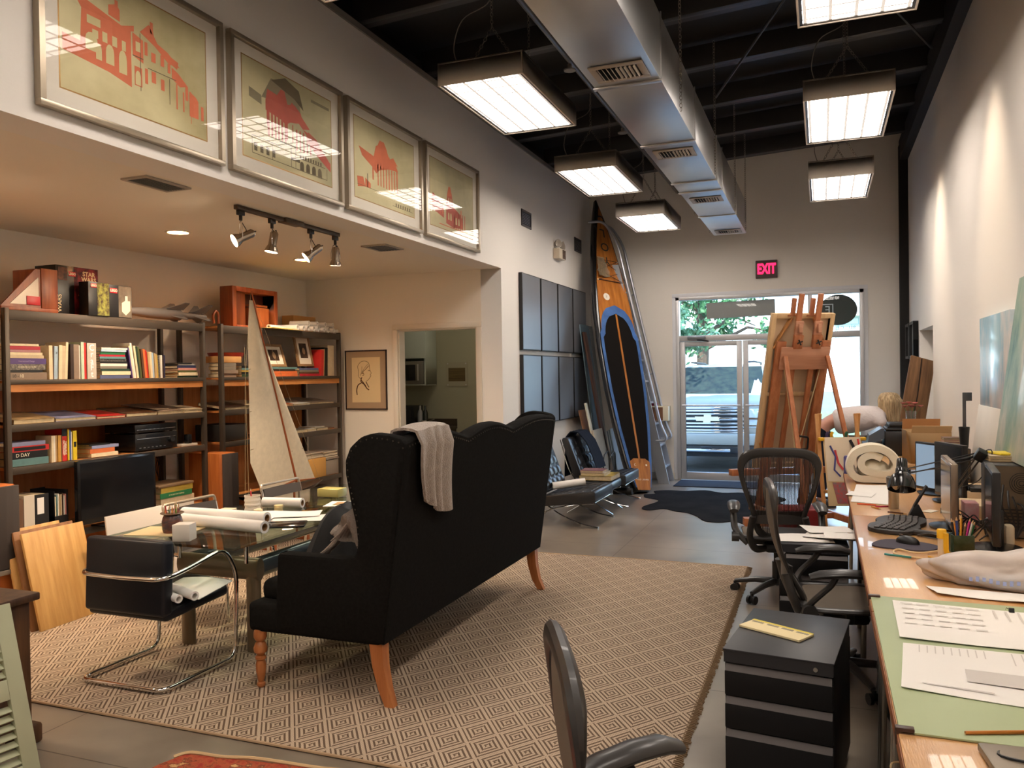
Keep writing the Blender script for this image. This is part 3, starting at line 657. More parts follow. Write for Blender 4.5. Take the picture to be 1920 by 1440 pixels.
def pencil(name, a, b, col, r=.0036, tip=True, mats=None):
    a, b = V(a), V(b); L_ = (b-a).length; X = Matrix.Translation(a) @ (b-a).to_track_quat('Z', 'Y').to_matrix().to_4x4(); g = G()
    g.lathe([(0, 0), (r, 0), (r, L_-.02)], 6, X); g.mi = 1; g.lathe([(r, L_-.02), (r*.25, L_-.004)], 6, X); g.mi = 2; g.lathe([(r*.25, L_-.004), (0, L_)], 6, X)
    return g.o(name, [M('paint_%02x%02x%02x' % tuple(int(c*255) for c in col), col, .4), M('bare_cedar', lin(214, 176, 130), .7), M('pencil_lead', (.03, .03, .03), .4)])
for k in range(18):
    a = rnd.random()*6.28; rr_ = rnd.uniform(.0, .028); c = PC[k % len(PC)]
    x, y = -3.52+rr_*math.cos(a), 3.64+rr_*math.sin(a)
    o = pencil('colour_pencil', (x, y, Z0+.02), (x+.016*math.cos(a), y+.016*math.sin(a), Z0+.155+rnd.uniform(0, .03)), c)
    tag(o, '%s pencil standing in the pottery jar, %s of the bunch' % (('red', 'salmon', 'green', 'orange', 'blue', 'pale pink', 'magenta', 'maroon', 'dark green', 'amber', 'brown', 'scarlet', 'coral', 'lime', 'rust', 'navy', 'rose', 'plum')[k], 'left side' if math.cos(a) < 0 else 'right side'), 'pencil', 'coloured pencils in the pottery jar')
g = G(); g.bb(-.2, .16, -.13, .13, 0, .004); g.o('paper_sheets', M('buff_paper', lin(208, 186, 140), .7), label='yellowish sheets under the pottery jar on the glass table', cat='paper', loc=(-3.57, 3.66, Z0), rz=.2)
g = G(); g.lathe([(0, 0), (.052, 0), (.052, .006), (.049, .01), (.049, .02), (.052, .024), (.052, .034), (.049, .038), (.049, .05), (.052, .054), (.052, .064), (.049, .068), (.049, .08), (.052, .084), (.052, .094), (.049, .098), (.049, .11), (.052, .114), (.052, .12), (.046, .12), (.046, .01), (0, .01)], 28)
g.o('pencil_can', M('white_enamel', lin(214, 204, 188), .35), label='white ribbed tin can holding a red pen on the glass table', cat='can', loc=(-3.50, 4.32, Z0))
o = pencil('marker_pen', (-3.51, 4.33, Z0+.02), (-3.53, 4.34, Z0+.165), lin(190, 40, 40), .005); tag(o, 'red pen standing in the white ribbed can', 'pen')
G().bb(-.045, .045, -.035, .035, 0, .042, .003).o('note_block', M('cream_block', lin(216, 200, 172), .7), label='cream block of note cards left of the white can on the glass table', cat='notepad', loc=(-3.60, 4.20, Z0+.005), rz=.15)
G().bb(-.12, .1, -.08, .08, 0, .004).o('drawing_sheet', WHITE, label='white sheet under the cream note block on the glass table', cat='paper', loc=(-3.62, 4.22, Z0), rz=.1)
G().lathe([(0, 0), (.024, .004), (.031, .022), (.027, .043), (0, .052)], 20).o('cream_ball', M('cream_ball_mat', lin(220, 200, 160), .4), label='cream round candle in front of the white can on the glass table', cat='candle', loc=(-3.40, 4.25, Z0))
G().lathe([(0, 0), (.028, 0), (.028, .03), (.03, .032), (.03, .045), (0, .047)], 20).o('small_jar', M('cream_jar', lin(216, 196, 140), .3), label='small cream jar beside the short roll on the glass table', cat='jar', loc=(-3.37, 4.42, Z0))
for k, (x, y, a, c, s) in enumerate(((-3.33, 4.40, .1, (.06, .05, .2), 'dark blue'), (-3.25, 4.36, .3, lin(180, 40, 40), 'red'), (-3.22, 4.47, .1, lin(200, 150, 60), 'yellow'))):
    o = pencil('pencil', (x, y, Z0+.005), (x+.14*math.cos(a), y+.14*math.sin(a), Z0+.005), c, .0045); tag(o, s+' pencil lying beside the short white roll on the glass table', 'pencil')
for k, (x, y, a, w_, h_, z, s) in enumerate(((-3.38, 4.08, .45, .19, .13, .014, 'top white printed sheet of the loose pile beside the plotter rolls'), (-3.20, 4.30, .5, .2, .12, .009, 'middle white sheet of the loose pile beside the plotter rolls'), (-3.12, 4.20, .35, .22, .11, .004, 'lowest white sheet of the loose pile, nearest the sofa'))):
    g = G(); g.X = T((x, y, Z0+z+.006), (0, 0, a)); g.sheet(8, 6, lambda u, v: ((u-.5)*2*w_, (v-.5)*2*h_, .006*math.sin(u*5+k)*v)); g.o('printed_sheet', WHITE, label=s, cat='paper')
G().bb(-.13, .13, -.09, .09, 0, .012, .004).o('tablet', SCREEN, label='dark tablet partly under the loose sheets at the glass table edge', cat='tablet', loc=(-3.03, 4.02, Z0), rz=.5)
g = G(); g.bb(-.16, .16, -.11, .11, 0, .004); r = g.o('colour_print', WHITE, label='colour print with an orange picture by the far side of the near sofa wing', cat='print', loc=(-3.08, 4.83, Z0), rz=.3)
G().bb(-.11, .13, -.07, .07, .004, .0045).o('picture', M('orange_picture', lin(210, 140, 90), .6, noise=1, col2=lin(120, 130, 90), ns=12), r)
g = G(); g.X = T((-3.42, 5.12, Z0)); g.bb(-.09, .09, -.06, .06, 0, .06, .004).o('clear_box', M('yellow_plastic', lin(190, 180, 110), .2), label='yellowish clear box on the far half of the glass table', cat='box')

# ---- model sailing yacht on a stand
by = E('model_yacht', 'tall model sailing yacht with two cream canvas sails standing before the bookcases', 'model boat', (-4.9, 6.5, 0))
SAIL = M('sail_canvas', lin(212, 198, 172), .9, noise=.1, ns=20, bump=.1, bs=300)
mt0, mt1 = V((0, -.42, 2.42)), V((.0, .24, .55))           # mast from tip to deck (raked)
g = G()
def mains(u, v):                                           # luff along the mast, v down
    p = mt0.lerp(mt1, .045+.935*v); lee = [-.55, .0]; zl = p.z-.04*v
    yl = -.44-.035*math.sin(min(v*1.35, 1)*PI)*0-.03*min(1, v*6)+(.20*max(0, v-.8)/.2 if v > .8 else 0)
    return (.03*math.sin(u*PI)*math.sin(v*PI), p.y*(1-u)+yl*u-.0, (p.z)*(1-u)+(p.z-.12*v)*u)
g.sheet(12, 30, mains, .002); g.o('mainsail', SAIL, by)
g = G()
def jib(u, v):
    a = V((0, -.29, 1.98)); q = mt0.lerp(mt1, .24+.74*v); f = a.lerp(V((0, .52, .58)), v)
    return (.02*math.sin(u*PI)*math.sin(v*PI), q.y*(1-u)+f.y*u+.004, q.z*(1-u)+f.z*u)
g.sheet(8, 24, jib, .002); g.o('jib', SAIL, by)
g = G()
for z in (1.72, 1.33, .98): p = mt0.lerp(mt1, (2.42-z)/1.87); g.tube([(.004, -.47, z-.02), (.004, -.34, z)], .0025, 5)
for t in (.42, .78): p = mt0.lerp(mt1, .24+.74*t); f = V((0, -.29, 1.98)).lerp(V((0, .52, .58)), t); g.tube([(.006, p.y+.02, p.z), (.006, f.y-.005, f.z+.02)], .0025, 5)
g.o('batten', M('batten', lin(120, 90, 60), .6), by)
MAH = M('mahogany', lin(150, 78, 38), .3, coat=.3)
g = G(); g.tube([mt0+V((.006, -.0, .0)), mt1+V((.006, 0, -.05))], [.006, .012], 10); g.o('mast', MAH, by)
g = G(); g.tube([(.004, .22, .60), (.004, -.34, .53)], .008, 8).tube([(.004, .26, .59), (.004, .53, .575)], .006, 8); g.o('boom', MAH, by)
g = G(); g.tube([(0, -.52, 1.9), (0, -.50, .5)], .0015, 4).tube([(0, -.42, 2.42), (0, -.52, 1.6), (0, -.55, .52)], .0012, 4).tube([mt0, (0, .62, .54)], .0012, 4); g.o('rigging', M('cord', lin(190, 170, 130), .8), by)
g = G()
def hull(u, v):
    y = -.58+1.22*u; b = .13*math.sin(PI*min(1, u*.9+.08))**.7; t = (v-.5)*PI; zz = .52-.0*u+.03*(u-.45)**2*4
    return (b*math.sin(t), y, zz-.1*math.cos(t)*math.sin(PI*min(1, u*.86+.1)))
g.sheet(24, 14, hull); g.sheet(24, 1, lambda u, v: (hull(u, v)[0], hull(u, 0)[1], .52+.03*(u-.45)**2*4)); g.o('hull', M('hull_black', (.03, .016, .012), .25), by)
g = G(); g.bb(-.03, .03, -.2, .2, .16, .44, .01); g.o('keel', M('hull_black'), by)
g = G(); g.bb(-.13, .13, -.32, -.28, .01, .46, .004).bb(-.13, .13, .2, .24, .01, .46, .004).bb(-.02, .02, -.3, .22, .06, .1); g.o('stand', MAH, by)

# ================================================================== BOOKCASES (along the alcove back wall)
POST = M('bronze_steel', lin(74, 64, 54), .5, .3)
OSB = wood('particle_board', lin(196, 132, 70), lin(170, 104, 50), .6, 1, 'Y')
HARD = wood('hardboard_panel', lin(206, 138, 78), lin(184, 116, 60), .55, 1, 'Z')
BX0, BX1 = -5.92, -5.37
LEV = [2.13, 1.63, 1.31, 1.005, .47, .12]
def bookcase(y0, y1, label):
    r = E('steel_bookcase', label, 'bookcase', ((BX0+BX1)/2, (y0+y1)/2, 0), group='steel and particle board bookcases')
    X = Matrix.Translation((-(BX0+BX1)/2, -(y0+y1)/2, 0))
    for x in (BX0, BX1-.045):
        for y in (y0, y1-.035):
            g = G(); g.X = X; g.bb(x, x+.045, y, y+.035, 0, 2.145, .003); g.o('post', POST, r)
    for k, z in enumerate(LEV):
        h = .07 if k == 0 else .03 if k == 1 else .05
        g = G(); g.X = X; g.bb(BX0+.04, BX1-.02, y0+.02, y1-.02, z-.02, z-.001); s = g.o('shelf_board', OSB, r)
        g = G(); g.X = X; g.bb(BX1-.02, BX1, y0+.03, y1-.03, z-h, z+.002, .003); g.o('front_beam', POST, s)
        if k == 1: g = G(); g.X = X; g.bb(BX1-.04, BX1-.01, y0+.03, y1-.03, z-h-.055, z-h); g.o('board_edge', OSB, s)
    g = G(); g.X = X; g.bb(BX0-.01, BX0, y0+.03, y1-.03, .1, 1.55).o('back_panel', HARD, r)
    g = G(); g.X = X; g.bb(-5.70, -5.66, y0+.05, y1-.05, 1.31, 1.343).o('display_batten', OSB, r)
    return r
bookcase(4.03, 6.01, 'long steel bookcase with the big television, left of the model yacht')
bookcase(6.22, 8.28, 'steel bookcase behind the model yacht, by the framed portrait')
bookcase(1.98, 3.97, 'steel bookcase at the left edge of the view, mostly cut off')

CN = {'pale grey': (186, 178, 166), 'cream': (222, 206, 170), 'white': (226, 220, 208), 'tan': (190, 158, 112), 'beige': (200, 180, 148), 'brown': (92, 60, 38), 'dark brown': (52, 34, 24), 'black': (22, 20, 20), 'purple': (84, 62, 120), 'crimson': (176, 28, 48),
      'red': (196, 44, 40), 'pink': (206, 140, 130), 'mauve': (170, 120, 124), 'light blue': (168, 190, 206), 'blue': (70, 96, 150), 'navy': (40, 44, 78), 'slate blue': (84, 92, 126), 'green': (40, 110, 66), 'dark green': (34, 58, 40), 'olive': (92, 90, 48),
      'mint': (186, 204, 178), 'grey': (128, 118, 104), 'taupe': (140, 120, 102), 'teal': (96, 132, 132), 'yellow': (226, 196, 40), 'orange': (214, 112, 60), 'ochre': (200, 150, 66), 'lavender': (146, 150, 184), 'gold': (190, 160, 70), 'patterned grey': (110, 100, 92), 'speckled black': (58, 56, 54)}
PAGE = M('page_block', lin(214, 194, 156), .85, noise=.18, ns=30, stretch=(1, 1, 1))
ORD = ['first', 'second', 'third', 'fourth', 'fifth', 'sixth', 'seventh', 'eighth', 'ninth', 'tenth', 'eleventh', 'twelfth', 'thirteenth', 'fourteenth', 'fifteenth', 'sixteenth', 'seventeenth', 'eighteenth', 'nineteenth', 'twentieth']
def bmat(c):
    if c == 'patterned grey': return M('cover_patterned_grey', lin(150, 140, 128), .5, noise=1, col2=lin(50, 46, 42), ns=60)
    if c == 'speckled black': return M('cover_speckled', lin(120, 116, 110), .5, noise=1, col2=lin(24, 22, 22), ns=90)
    return M('cover_'+c.replace(' ', '_'), lin(*CN[c]), .45, noise=.12, ns=25)
def book_mesh(t, h, d, mat):
    """spine on +x, thickness along y, height along z, origin at the bottom of the spine side"""
    g = G(); c = .0022
    g.bb(-.004, 0, 0, t, 0, h, .001).bb(-d, -.002, 0, c, 0, h).bb(-d, -.002, t-c, t, 0, h); g.mi = 1; g.bb(-d+.004, -.004, c, t-c, .004, h-.004)
    return g
def upright(x, y, z, items, where, group, d=.2, name='book'):
    """items = (thickness, height, colour[, lean]) from left to right; returns the objects"""
    out = []
    for k, it in enumerate(items):
        t, h, c = it[:3]; ln = math.radians(it[3]) if len(it) > 3 else 0
        o = book_mesh(t, h, d*(.92+.16*((k*37) % 10)/10), None).o(name, [bmat(c), PAGE], smooth=0)
        if ln < 0: o.location = (x-.004*(k % 3), y, z)          # top leans to the left: turn about the left foot
        else: o.location = (x-.004*(k % 3), y+t*(1/math.cos(ln)-math.cos(ln)) if ln else y, z+(t*math.sin(ln) if ln > 0 else 0))
        o.rotation_euler = (-ln, 0, 0)
        if ln < 0: o.location.z += 0; o.location.y += 0; o.location.z += .0 
        if ln: # keep the lowest corner on the shelf
            low = min((o.rotation_euler.to_matrix() @ V((0, a, 0))).z for a in (0, t)); o.location.z = z-low
        tag(o, '%s book standing %s from the left %s' % (c, ORD[k], where), 'book', group)
        y += t/math.cos(ln)+.0012; out.append(o)
    return out
def pile(x, y, z, items, where, group, name='book', word='book', d=.22, cat='book', L0=None, jig=.006):
    """items = (thickness, length along y, colour) from the bottom up; spine on +x"""
    out = []; N = len(items); rn = random.Random(len(where)+N)
    for k, it in enumerate(items):
        t, L_, c = it[:3]; dd = it[3] if len(it) > 3 else d
        g = book_mesh(t, L_, dd, None); g2 = g
        o = g2.o(name, [bmat(c) if isinstance(c, str) else c, PAGE], smooth=0)
        o.matrix_world = Matrix.Translation((x-rn.random()*jig, y+L_+rn.uniform(-jig, jig), z)) @ Euler((PI/2, 0, 0)).to_matrix().to_4x4()
        cw = c if isinstance(c, str) else it[4]
        pos = 'at the bottom' if k == 0 else 'on top' if k == N-1 else '%s from the bottom' % ORD[k]
        tag(o, '%s %s lying %s of the %s' % (cw, word, pos, where), cat, group)
        z += t+.0006; out.append(o)
    return out, z
BX = BX1-.035
# -- upper shelf of the long bookcase
z = 1.633
gp = 'books on the upper shelf of the long bookcase'
p1, _ = pile(BX, 4.085, z, [(.052, .30, 'taupe'), (.018, .26, 'black'), (.042, .29, 'patterned grey'), (.042, .29, 'purple'), (.022, .27, 'beige'), (.02, .27, 'cream'), (.018, .25, 'mauve'), (.026, .24, 'crimson'), (.016, .24, 'cream')], 'left pile, upper shelf', gp)
text('10', .034, M('ink_dark', (.03, .03, .03), .6), p1[0], Matrix.Translation((0, 0, 0)) @ FX((.0006, .026, .262), (0, 0, -1), (0, 1, 0)), sx=1)
text('x', .016, M('ink_dark'), p1[0], FX((.0006, .026, .232), (0, 0, -1), (0, 1, 0)))
text('10', .034, M('ink_white', lin(235, 225, 200), .6), p1[0], FX((.0006, .026, .204), (0, 0, -1), (0, 1, 0)))
text('CONSTRUCTION', .018, M('ink_white'), p1[2], FX((.0006, .021, .15), (0, 0, -1), (0, 1, 0)))
text('International Design', .016, M('ink_lilac', lin(180, 160, 205), .6), p1[3], FX((.0006, .021, .16), (0, 0, -1), (0, 1, 0)))
u = upright(BX, 4.40, z, [(.03, .255, 'cream'), (.012, .25, 'brown'), (.034, .25, 'light blue', 2), (.028, .26, 'cream', 2), (.03, .255, 'beige', 2), (.022, .285, 'cream', 3)], 'beside the left pile, upper shelf', gp, .22)
text('M', .022, M('ink_dark'), u[2], FX((.0006, .017, .2), (0, 0, -1), (0, 1, 0)))
u = upright(BX, 4.585, z, [(.03, .27, 'dark brown'), (.05, .27, 'taupe'), (.012, .265, 'white'), (.028, .29, 'mint'), (.024, .285, 'red')], 'in the dark middle group, upper shelf', gp, .25)
u = upright(BX+.004, 4.733, z, [(.085, .284, 'pale grey')], 'after the red one: thick white volume', gp, .25)
for k, ch in enumerate('CraFt'): text(ch, .068, M('ink_pale', lin(246, 243, 238), .5), u[0], FX((.0006, .043, .245-.052*k), (0, 1, 0), (0, 0, 1)), font_bold=.0008)
p2, _ = pile(BX, 4.865, z, [(.03, .30, 'slate blue'), (.03, .29, 'cream'), (.019, .29, 'dark green'), (.02, .27, 'grey'), (.022, .27, 'white'), (.016, .27, 'black'), (.02, .265, 'speckled black'), (.018, .26, 'teal'), (.016, .26, 'crimson'), (.022, .25, 'green'), (.018, .25, 'light blue'), (.014, .26, 'white')], 'tall middle pile, upper shelf', gp, d=.26, jig=.012)
upright(BX-.01, 5.185, z, [(.014, .26, 'purple', -9), (.018, .275, 'cream', -9), (.02, .30, 'white', -9), (.02, .275, 'cream', -8), (.02, .27, 'dark green', -7), (.022, .265, 'olive', -7), (.022, .25, 'brown', -6), (.026, .25, 'orange', -6), (.016, .24, 'red', -5), (.02, .225, 'tan', -5), (.022, .225, 'cream', -4), (.02, .22, 'light blue', -3), (.02, .215, 'tan', -3), (.018, .205, 'gold', -3), (.022, .2, 'speckled black', -2), (.018, .2, 'white', -1), (.02, .195, 'dark brown'), (.016, .2, 'navy')], 'in the leaning row, upper shelf', gp, .19)
pile(BX, 5.70, z, [(.018, .25, 'dark green'), (.028, .24, 'cream'), (.02, .235, 'olive'), (.02, .23, 'pink'), (.024, .23, 'navy'), (.012, .2, 'white'), (.01, .18, 'black')], 'right pile, upper shelf', gp, d=.2, jig=.012)
G().bb(-.006, .006, -.30, .30, 0, .14, .002).o('leaning_panel', M('pale_gold_board', lin(196, 164, 90), .6), label='gold coloured board leaning on the wall behind the leaning books', cat='board', loc=(-5.86, 5.35, 1.78)) if False else None
# -- magazine shelf
z = 1.313; gp = 'large art books lying on the middle shelf of the long bookcase'
def flat(x, y, z, w_, l_, t, c, label, group=None, rz=0, name='art_book', pic=None, tilt=0):
    g = G(); g.bb(-w_, 0, 0, l_, 0, .003).bb(-w_, 0, 0, l_, t-.003, t).bb(-w_, -w_+.004, 0, l_, 0, t); g.mi = 1; g.bb(-w_+.004, -.004, .004, l_-.004, .003, t-.003)
    m = M('coverart_'+c.replace(' ', '_'), lin(*CN[c]), .3, noise=1, col2=tuple(q*.35 for q in lin(*(pic or CN[c]))), ns=9)
    o = g.o(name, [m, PAGE], smooth=0, label=label, cat='book', group=group, loc=(x, y, z), rz=rz)
    if tilt: o.rotation_euler = (0, tilt, rz)
    return o
for k, (y, l_, zz, t, c, s) in enumerate(((4.09, .33, 0, .034, 'tan', 'far left'), (4.43, .36, 0, .026, 'lavender', 'second from the left, lilac cover'), (4.80, .28, 0, .02, 'red', 'third from the left, red cover'), (5.09, .33, 0, .028, 'brown', 'fourth from the left, dark brown cover'), (5.43, .30, 0, .03, 'taupe', 'fifth from the left, under the print'), (5.74, .23, 0, .032, 'beige', 'by the right post'))):
    flat(BX+.02, y, z+zz, .34 if k < 5 else .26, l_, t, c, 'large art book lying on the middle shelf, '+s, gp, tilt=.13)
g = G(); g.bb(-.17, .17, -.2, .2, 0, .004).o('loose_print', M('sepia_print', lin(150, 130, 108), .5, noise=1, col2=lin(90, 70, 54), ns=10), label='sepia print lying across the art books on the middle shelf', cat='print', loc=(-5.62, 5.6, 1.378), rz=.2).rotation_euler = (0, .13, .2)
# -- reference shelf
z = 1.008; gp = 'books on the reference shelf above the television'
p, _ = pile(BX, 4.09, z, [(.052, .29, 'teal'), (.05, .28, 'black'), (.04, .30, 'red'), (.028, .27, 'lavender')], 'left pile above the television', gp)
text('D DAY', .036, M('ink_white'), p[1], FX((.0006, .025, .20), (0, 0, -1), (0, 1, 0)))
G().bb(0, .001, .008, .032, .03, .28).o('spine_panel', M('cover_black'), p[2]); 
u = upright(BX, 4.405, z, [(.02, .20, 'cream'), (.014, .2, 'white'), (.018, .2, 'tan'), (.026, .2, 'ochre'), (.012, .2, 'brown'), (.044, .245, 'red'), (.012, .24, 'yellow'), (.018, .235, 'blue'), (.012, .22, 'white'), (.034, .225, 'yellow')], 'above the television', gp, .18)
text('DICTIONARY', .019, M('ink_white'), u[5], FX((.0006, .014, .1), (0, 0, -1), (0, 1, 0)), font_bold=.0006); text('THESAURUS', .019, M('ink_white'), u[5], FX((.0006, .031, .1), (0, 0, -1), (0, 1, 0)), font_bold=.0006)
G().bb(-.002, .0008, 0, .044, .19, .246).o('black_top_band', M('cover_black'), u[5]); G().bb(-.002, .0008, .006, .028, .10, .14).o('black_panel', M('cover_black'), u[9])
pile(BX, 4.76, z, [(.03, .26, 'cream'), (.036, .24, 'orange'), (.024, .26, 'lavender'), (.012, .2, 'black')], 'low pile left of the receiver', gp, d=.2, jig=.014)
AMP = M('gloss_black', (.012, .012, .013), .22)
for k, (z0, h, s) in enumerate(((1.009, .15, 'black stereo receiver with a volume knob on the shelf above the television'), (1.161, .075, 'black disc player on top of the stereo receiver'))):
    g = G(); g.bb(-.34, 0, 0, .47, .008, h, .004); r = g.o('stereo_receiver' if k == 0 else 'disc_player', AMP, label=s, cat='stereo', loc=(BX+.005, 5.19, z0))
    for x in (-.3, -.03):
        for y in (.04, .43): G().lathe([(0, 0), (.015, 0), (.015, .01), (0, .01)], 10, T((x, y, 0))).o('foot', BLACK, r)
    G().bb(0, .002, .02, .45, h-.045, h-.04).o('silver_line', STEEL, r)
    if k == 0: G().cyl((0, .40, .085), (.02, .40, .085), .026, 20).o('volume_knob', BLACK, r)
    g = G()
    for q in range(7): g.bb(0, .005, .04+q*.045, .06+q*.045, .028, .034)
    g.o('button_row', M('button_grey', lin(90, 90, 92), .4), r)
    G().bb(0, .002, .12, .32, h-.035, h-.012).o('display', SCREEN, r)
G().bb(-.05, 0, 0, .05, 0, .085, .006).cyl((0, .025, .05), (.004, .025, .05), .018, 16).o('small_speaker', AMP, label='tiny black speaker right of the stereo receiver', cat='speaker', loc=(BX, 5.80, 1.03))
G().bb(-.12, 0, 0, .2, 0, .022, .002).o('router', M('router_white', lin(190, 180, 164), .5), label='white box under the tiny speaker right of the receiver', cat='box', loc=(BX, 5.72, 1.008))
g = G()
for k in range(7): g.tube(spline([(-5.88, 5.86+.02*k, 1.0), (-5.80+.03*math.sin(k), 5.85+.02*math.sin(k*2), .8), (-5.85, 5.95-.01*k, .5+.03*k), (-5.8, 5.9, .3)], 6), .004, 5)
g.o('cable_bundle', BLACK, label='loose black cables hanging behind the right post of the long bookcase', cat='cable')
# -- television shelf
z = .473
tv = E('television', 'large black flat television on the lower shelf of the long bookcase', 'television', (-5.30, 4.92, .474))
G().bb(-.04, 0, -.385, .385, .035, .53, .006).o('casing', M('tv_bezel', (.008, .008, .009), .15), tv); G().bb(0, .001, -.36, .36, .075, .51).o('screen', SCREEN, tv)
G().bb(-.09, .06, -.2, .2, 0, .012, .004).bb(-.04, -.01, -.05, .05, .01, .05).o('stand', M('tv_bezel'), tv)
text('SAMSUNG', .014, M('ink_silver', lin(170, 170, 170), .4), tv, FX((.0016, 0, .055), (0, 1, 0), (0, 0, 1)))
def file_box(y, w_, h, c, label, name='ring_binder', spine=None):
    r = book_mesh(w_, h, .26, None).o(name, [M(c[0], c[1], .5), PAGE if name == 'ring_binder' else M('holder_inside', (.02, .02, .02), .6)], smooth=0, label=label, cat='binder', loc=(BX+.02, y, z)); return r
b = file_box(4.1, .05, .30, ('binder_taupe', lin(110, 80, 58)), 'brown binder standing left of the white binder beside the television')
b = file_box(4.155, .085, .32, ('binder_white', lin(206, 196, 178)), 'wide white binder standing on the television shelf')
b = file_box(4.245, .11, .315, ('binder_black', (.015, .014, .014)), 'black binder with a white label between white binder and magazine holder'); G().bb(0, .001, .015, .07, .17, .29).o('white_label', WHITE, b)
g = G(); g.bb(-.25, 0, 0, .12, 0, .13).bb(-.25, -.24, 0, .12, 0, .33).bb(-.25, 0, 0, .004, 0, .32).bb(-.25, 0, .116, .12, 0, .32).bb(-.25, 0, 0, .12, 0, .004); g.o('magazine_holder', BLACK, label='black magazine holder left of the television', cat='file box', loc=(BX+.02, 4.40, z))
for k, c in enumerate(('cream', 'teal', 'white', 'tan', 'beige', 'dark brown', 'white', 'pink')):
    o = book_mesh(.010, .27+.01*(k % 3), .2, None).o('magazine', [bmat(c), PAGE], smooth=0, loc=(BX+.012, 4.412+.0125*k, z+.006)); tag(o, '%s magazine, %s from the left in the black magazine holder' % (c, ORD[k]), 'magazine', 'magazines in the black holder')
p, zt = pile(BX+.02, 5.44, z, [(.05, .42, 'white'), (.05, .40, 'beige'), (.045, .38, 'green'), (.05, .38, 'gold')], 'pile between television and wooden speaker', 'books right of the television', d=.28, jig=.02)
text('A WORD ON CAMPUS', .018, M('ink_cream', lin(220, 210, 170), .6), p[2], FX((.0006, .022, .19), (0, 0, -1), (0, 1, 0)))
G().bb(-.3, 0, 0, .42, 0, .022, .004).o('photo_album', M('album_brown', lin(116, 92, 66), .5), label='brown album on top of the pile right of the television', cat='album', loc=(BX+.02, 5.42, zt))

# -- second bookcase
z = 1.633; gp = 'books on the upper shelf of the second bookcase'
pile(BX, 6.27, z, [(.034, .22, 'taupe'), (.034, .22, 'taupe'), (.034, .21, 'grey'), (.034, .2, 'grey')], 'grey pile, second bookcase', gp, d=.16, jig=.02)
G().bb(-.2, 0, 0, .30, 0, .062, .003).o('cardboard_box', M('kraft_board', lin(186, 140, 84), .8), label='flat tan cardboard box on top of the grey books in the second bookcase', cat='box', loc=(BX-.02, 6.27, z+.142))
pile(BX-.01, 6.56, z, [(.026, .3, 'dark green'), (.022, .3, 'black'), (.02, .28, 'gold'), (.018, .29, 'teal'), (.024, .28, 'black')], 'dark pile behind the yacht sail', gp)
g = G(); g.lathe([(0, 0), (.05, .0), (.15, .06), (.18, .13), (.174, .132), (.143, .062), (.045, .008), (0, .008)], 32); g.o('red_bowl', M('red_lacquer', lin(150, 46, 30), .3), label='large red lacquer bowl on the upper shelf behind the yacht sail', cat='bowl', loc=(-5.66, 6.62, z+.115))
pile(BX, 6.98, z, [(.03, .50, 'orange'), (.026, .5, 'orange'), (.02, .46, 'dark brown'), (.022, .5, 'teal')], 'orange pile under the photo frames', gp, d=.25, jig=.012)
pile(BX, 7.52, z, [(.026, .38, 'crimson'), (.02, .38, 'brown'), (.02, .36, 'grey'), (.024, .36, 'slate blue')], 'pile under the upright photo frame', gp, d=.25, jig=.012)
upright(BX, 7.91, z, [(.05, .3, 'red', 4), (.02, .31, 'tan', 4)], 'right of the photo frames', gp, .22)
upright(BX-.02, 8.0, z, [(.07, .33, 'black', 3)], 'in the dark corner: big black volume', gp, .26)
upright(BX-.02, 8.085, z, [(.13, .36, 'beige')], 'at the right post: widest cream volume', gp, .28)
def photo_frame(y, zz, w_, h_, label, lean, tilt=0, round_=True):
    r = E('framed_photo', label, 'photo frame', (-5.47, y, zz), rot=(0, 0, 0)); r.rotation_euler = (tilt, -lean, 0)
    fr = M('light_frame_wood', lin(146, 112, 76), .5)
    g = G(); g.bb(-.02, 0, -w_, w_, 0, .03, .002).bb(-.02, 0, -w_, w_, 2*h_-.03, 2*h_, .002).bb(-.02, 0, -w_, -w_+.03, .03, 2*h_-.03).bb(-.02, 0, w_-.03, w_, .03, 2*h_-.03); g.o('frame', fr, r)
    G().bb(-.014, -.008, -w_+.03, w_-.03, .03, 2*h_-.03).o('mat_board', M('mat_white', lin(224, 214, 196), .7), r)
    G().bb(-.008, -.0075, -w_*.48, w_*.48, h_*.55, h_*1.5).o('photo', M('sepia_dark', lin(92, 66, 46), .5, noise=1, col2=lin(30, 20, 14), ns=7), r)
    g = G(); g.lathe([(0, 0), (.032, 0)], 20, Matrix.Translation((-.0068, .005, h_)) @ Euler((0, PI/2, 0)).to_matrix().to_4x4() @ Matrix.Diagonal((1.2, .85, 1, 1))); g.o('sepia_face', M('sepia_light', lin(196, 160, 122), .6), r)
photo_frame(7.20, z+.105, .17, .13, 'wide wooden photo frame with a dark oval picture, standing on the orange books', .3)
photo_frame(7.73, z+.11, .145, .18, 'upright wooden photo frame with a baby photograph, beside the red book', .2)
z = 1.313
for k, (y, l_, t, c, s) in enumerate(((6.28, .36, .03, 'dark brown', 'left of the sail'), (6.62, .34, .036, 'cream', 'just left of the sail'), (7.05, .30, .02, 'orange', 'right of the jib'), (7.36, .3, .018, 'white', 'with a green corner'), (7.68, .46, .02, 'taupe', 'by the right post'))):
    flat(BX+.02, y, z, .34, l_, t, c, 'large magazine lying on the middle shelf of the second bookcase, '+s, 'magazines on the middle shelf of the second bookcase', name='magazine', tilt=.13)
G().bb(-.1, .1, -.28, .3, 0, .006).o('sheet_stack', M('sepia_print'), label='loose sepia sheets lying back on the middle shelf of the second bookcase', cat='paper', loc=(-5.68, 7.7, 1.368)).rotation_euler = (0, .13, 0)
z = 1.008
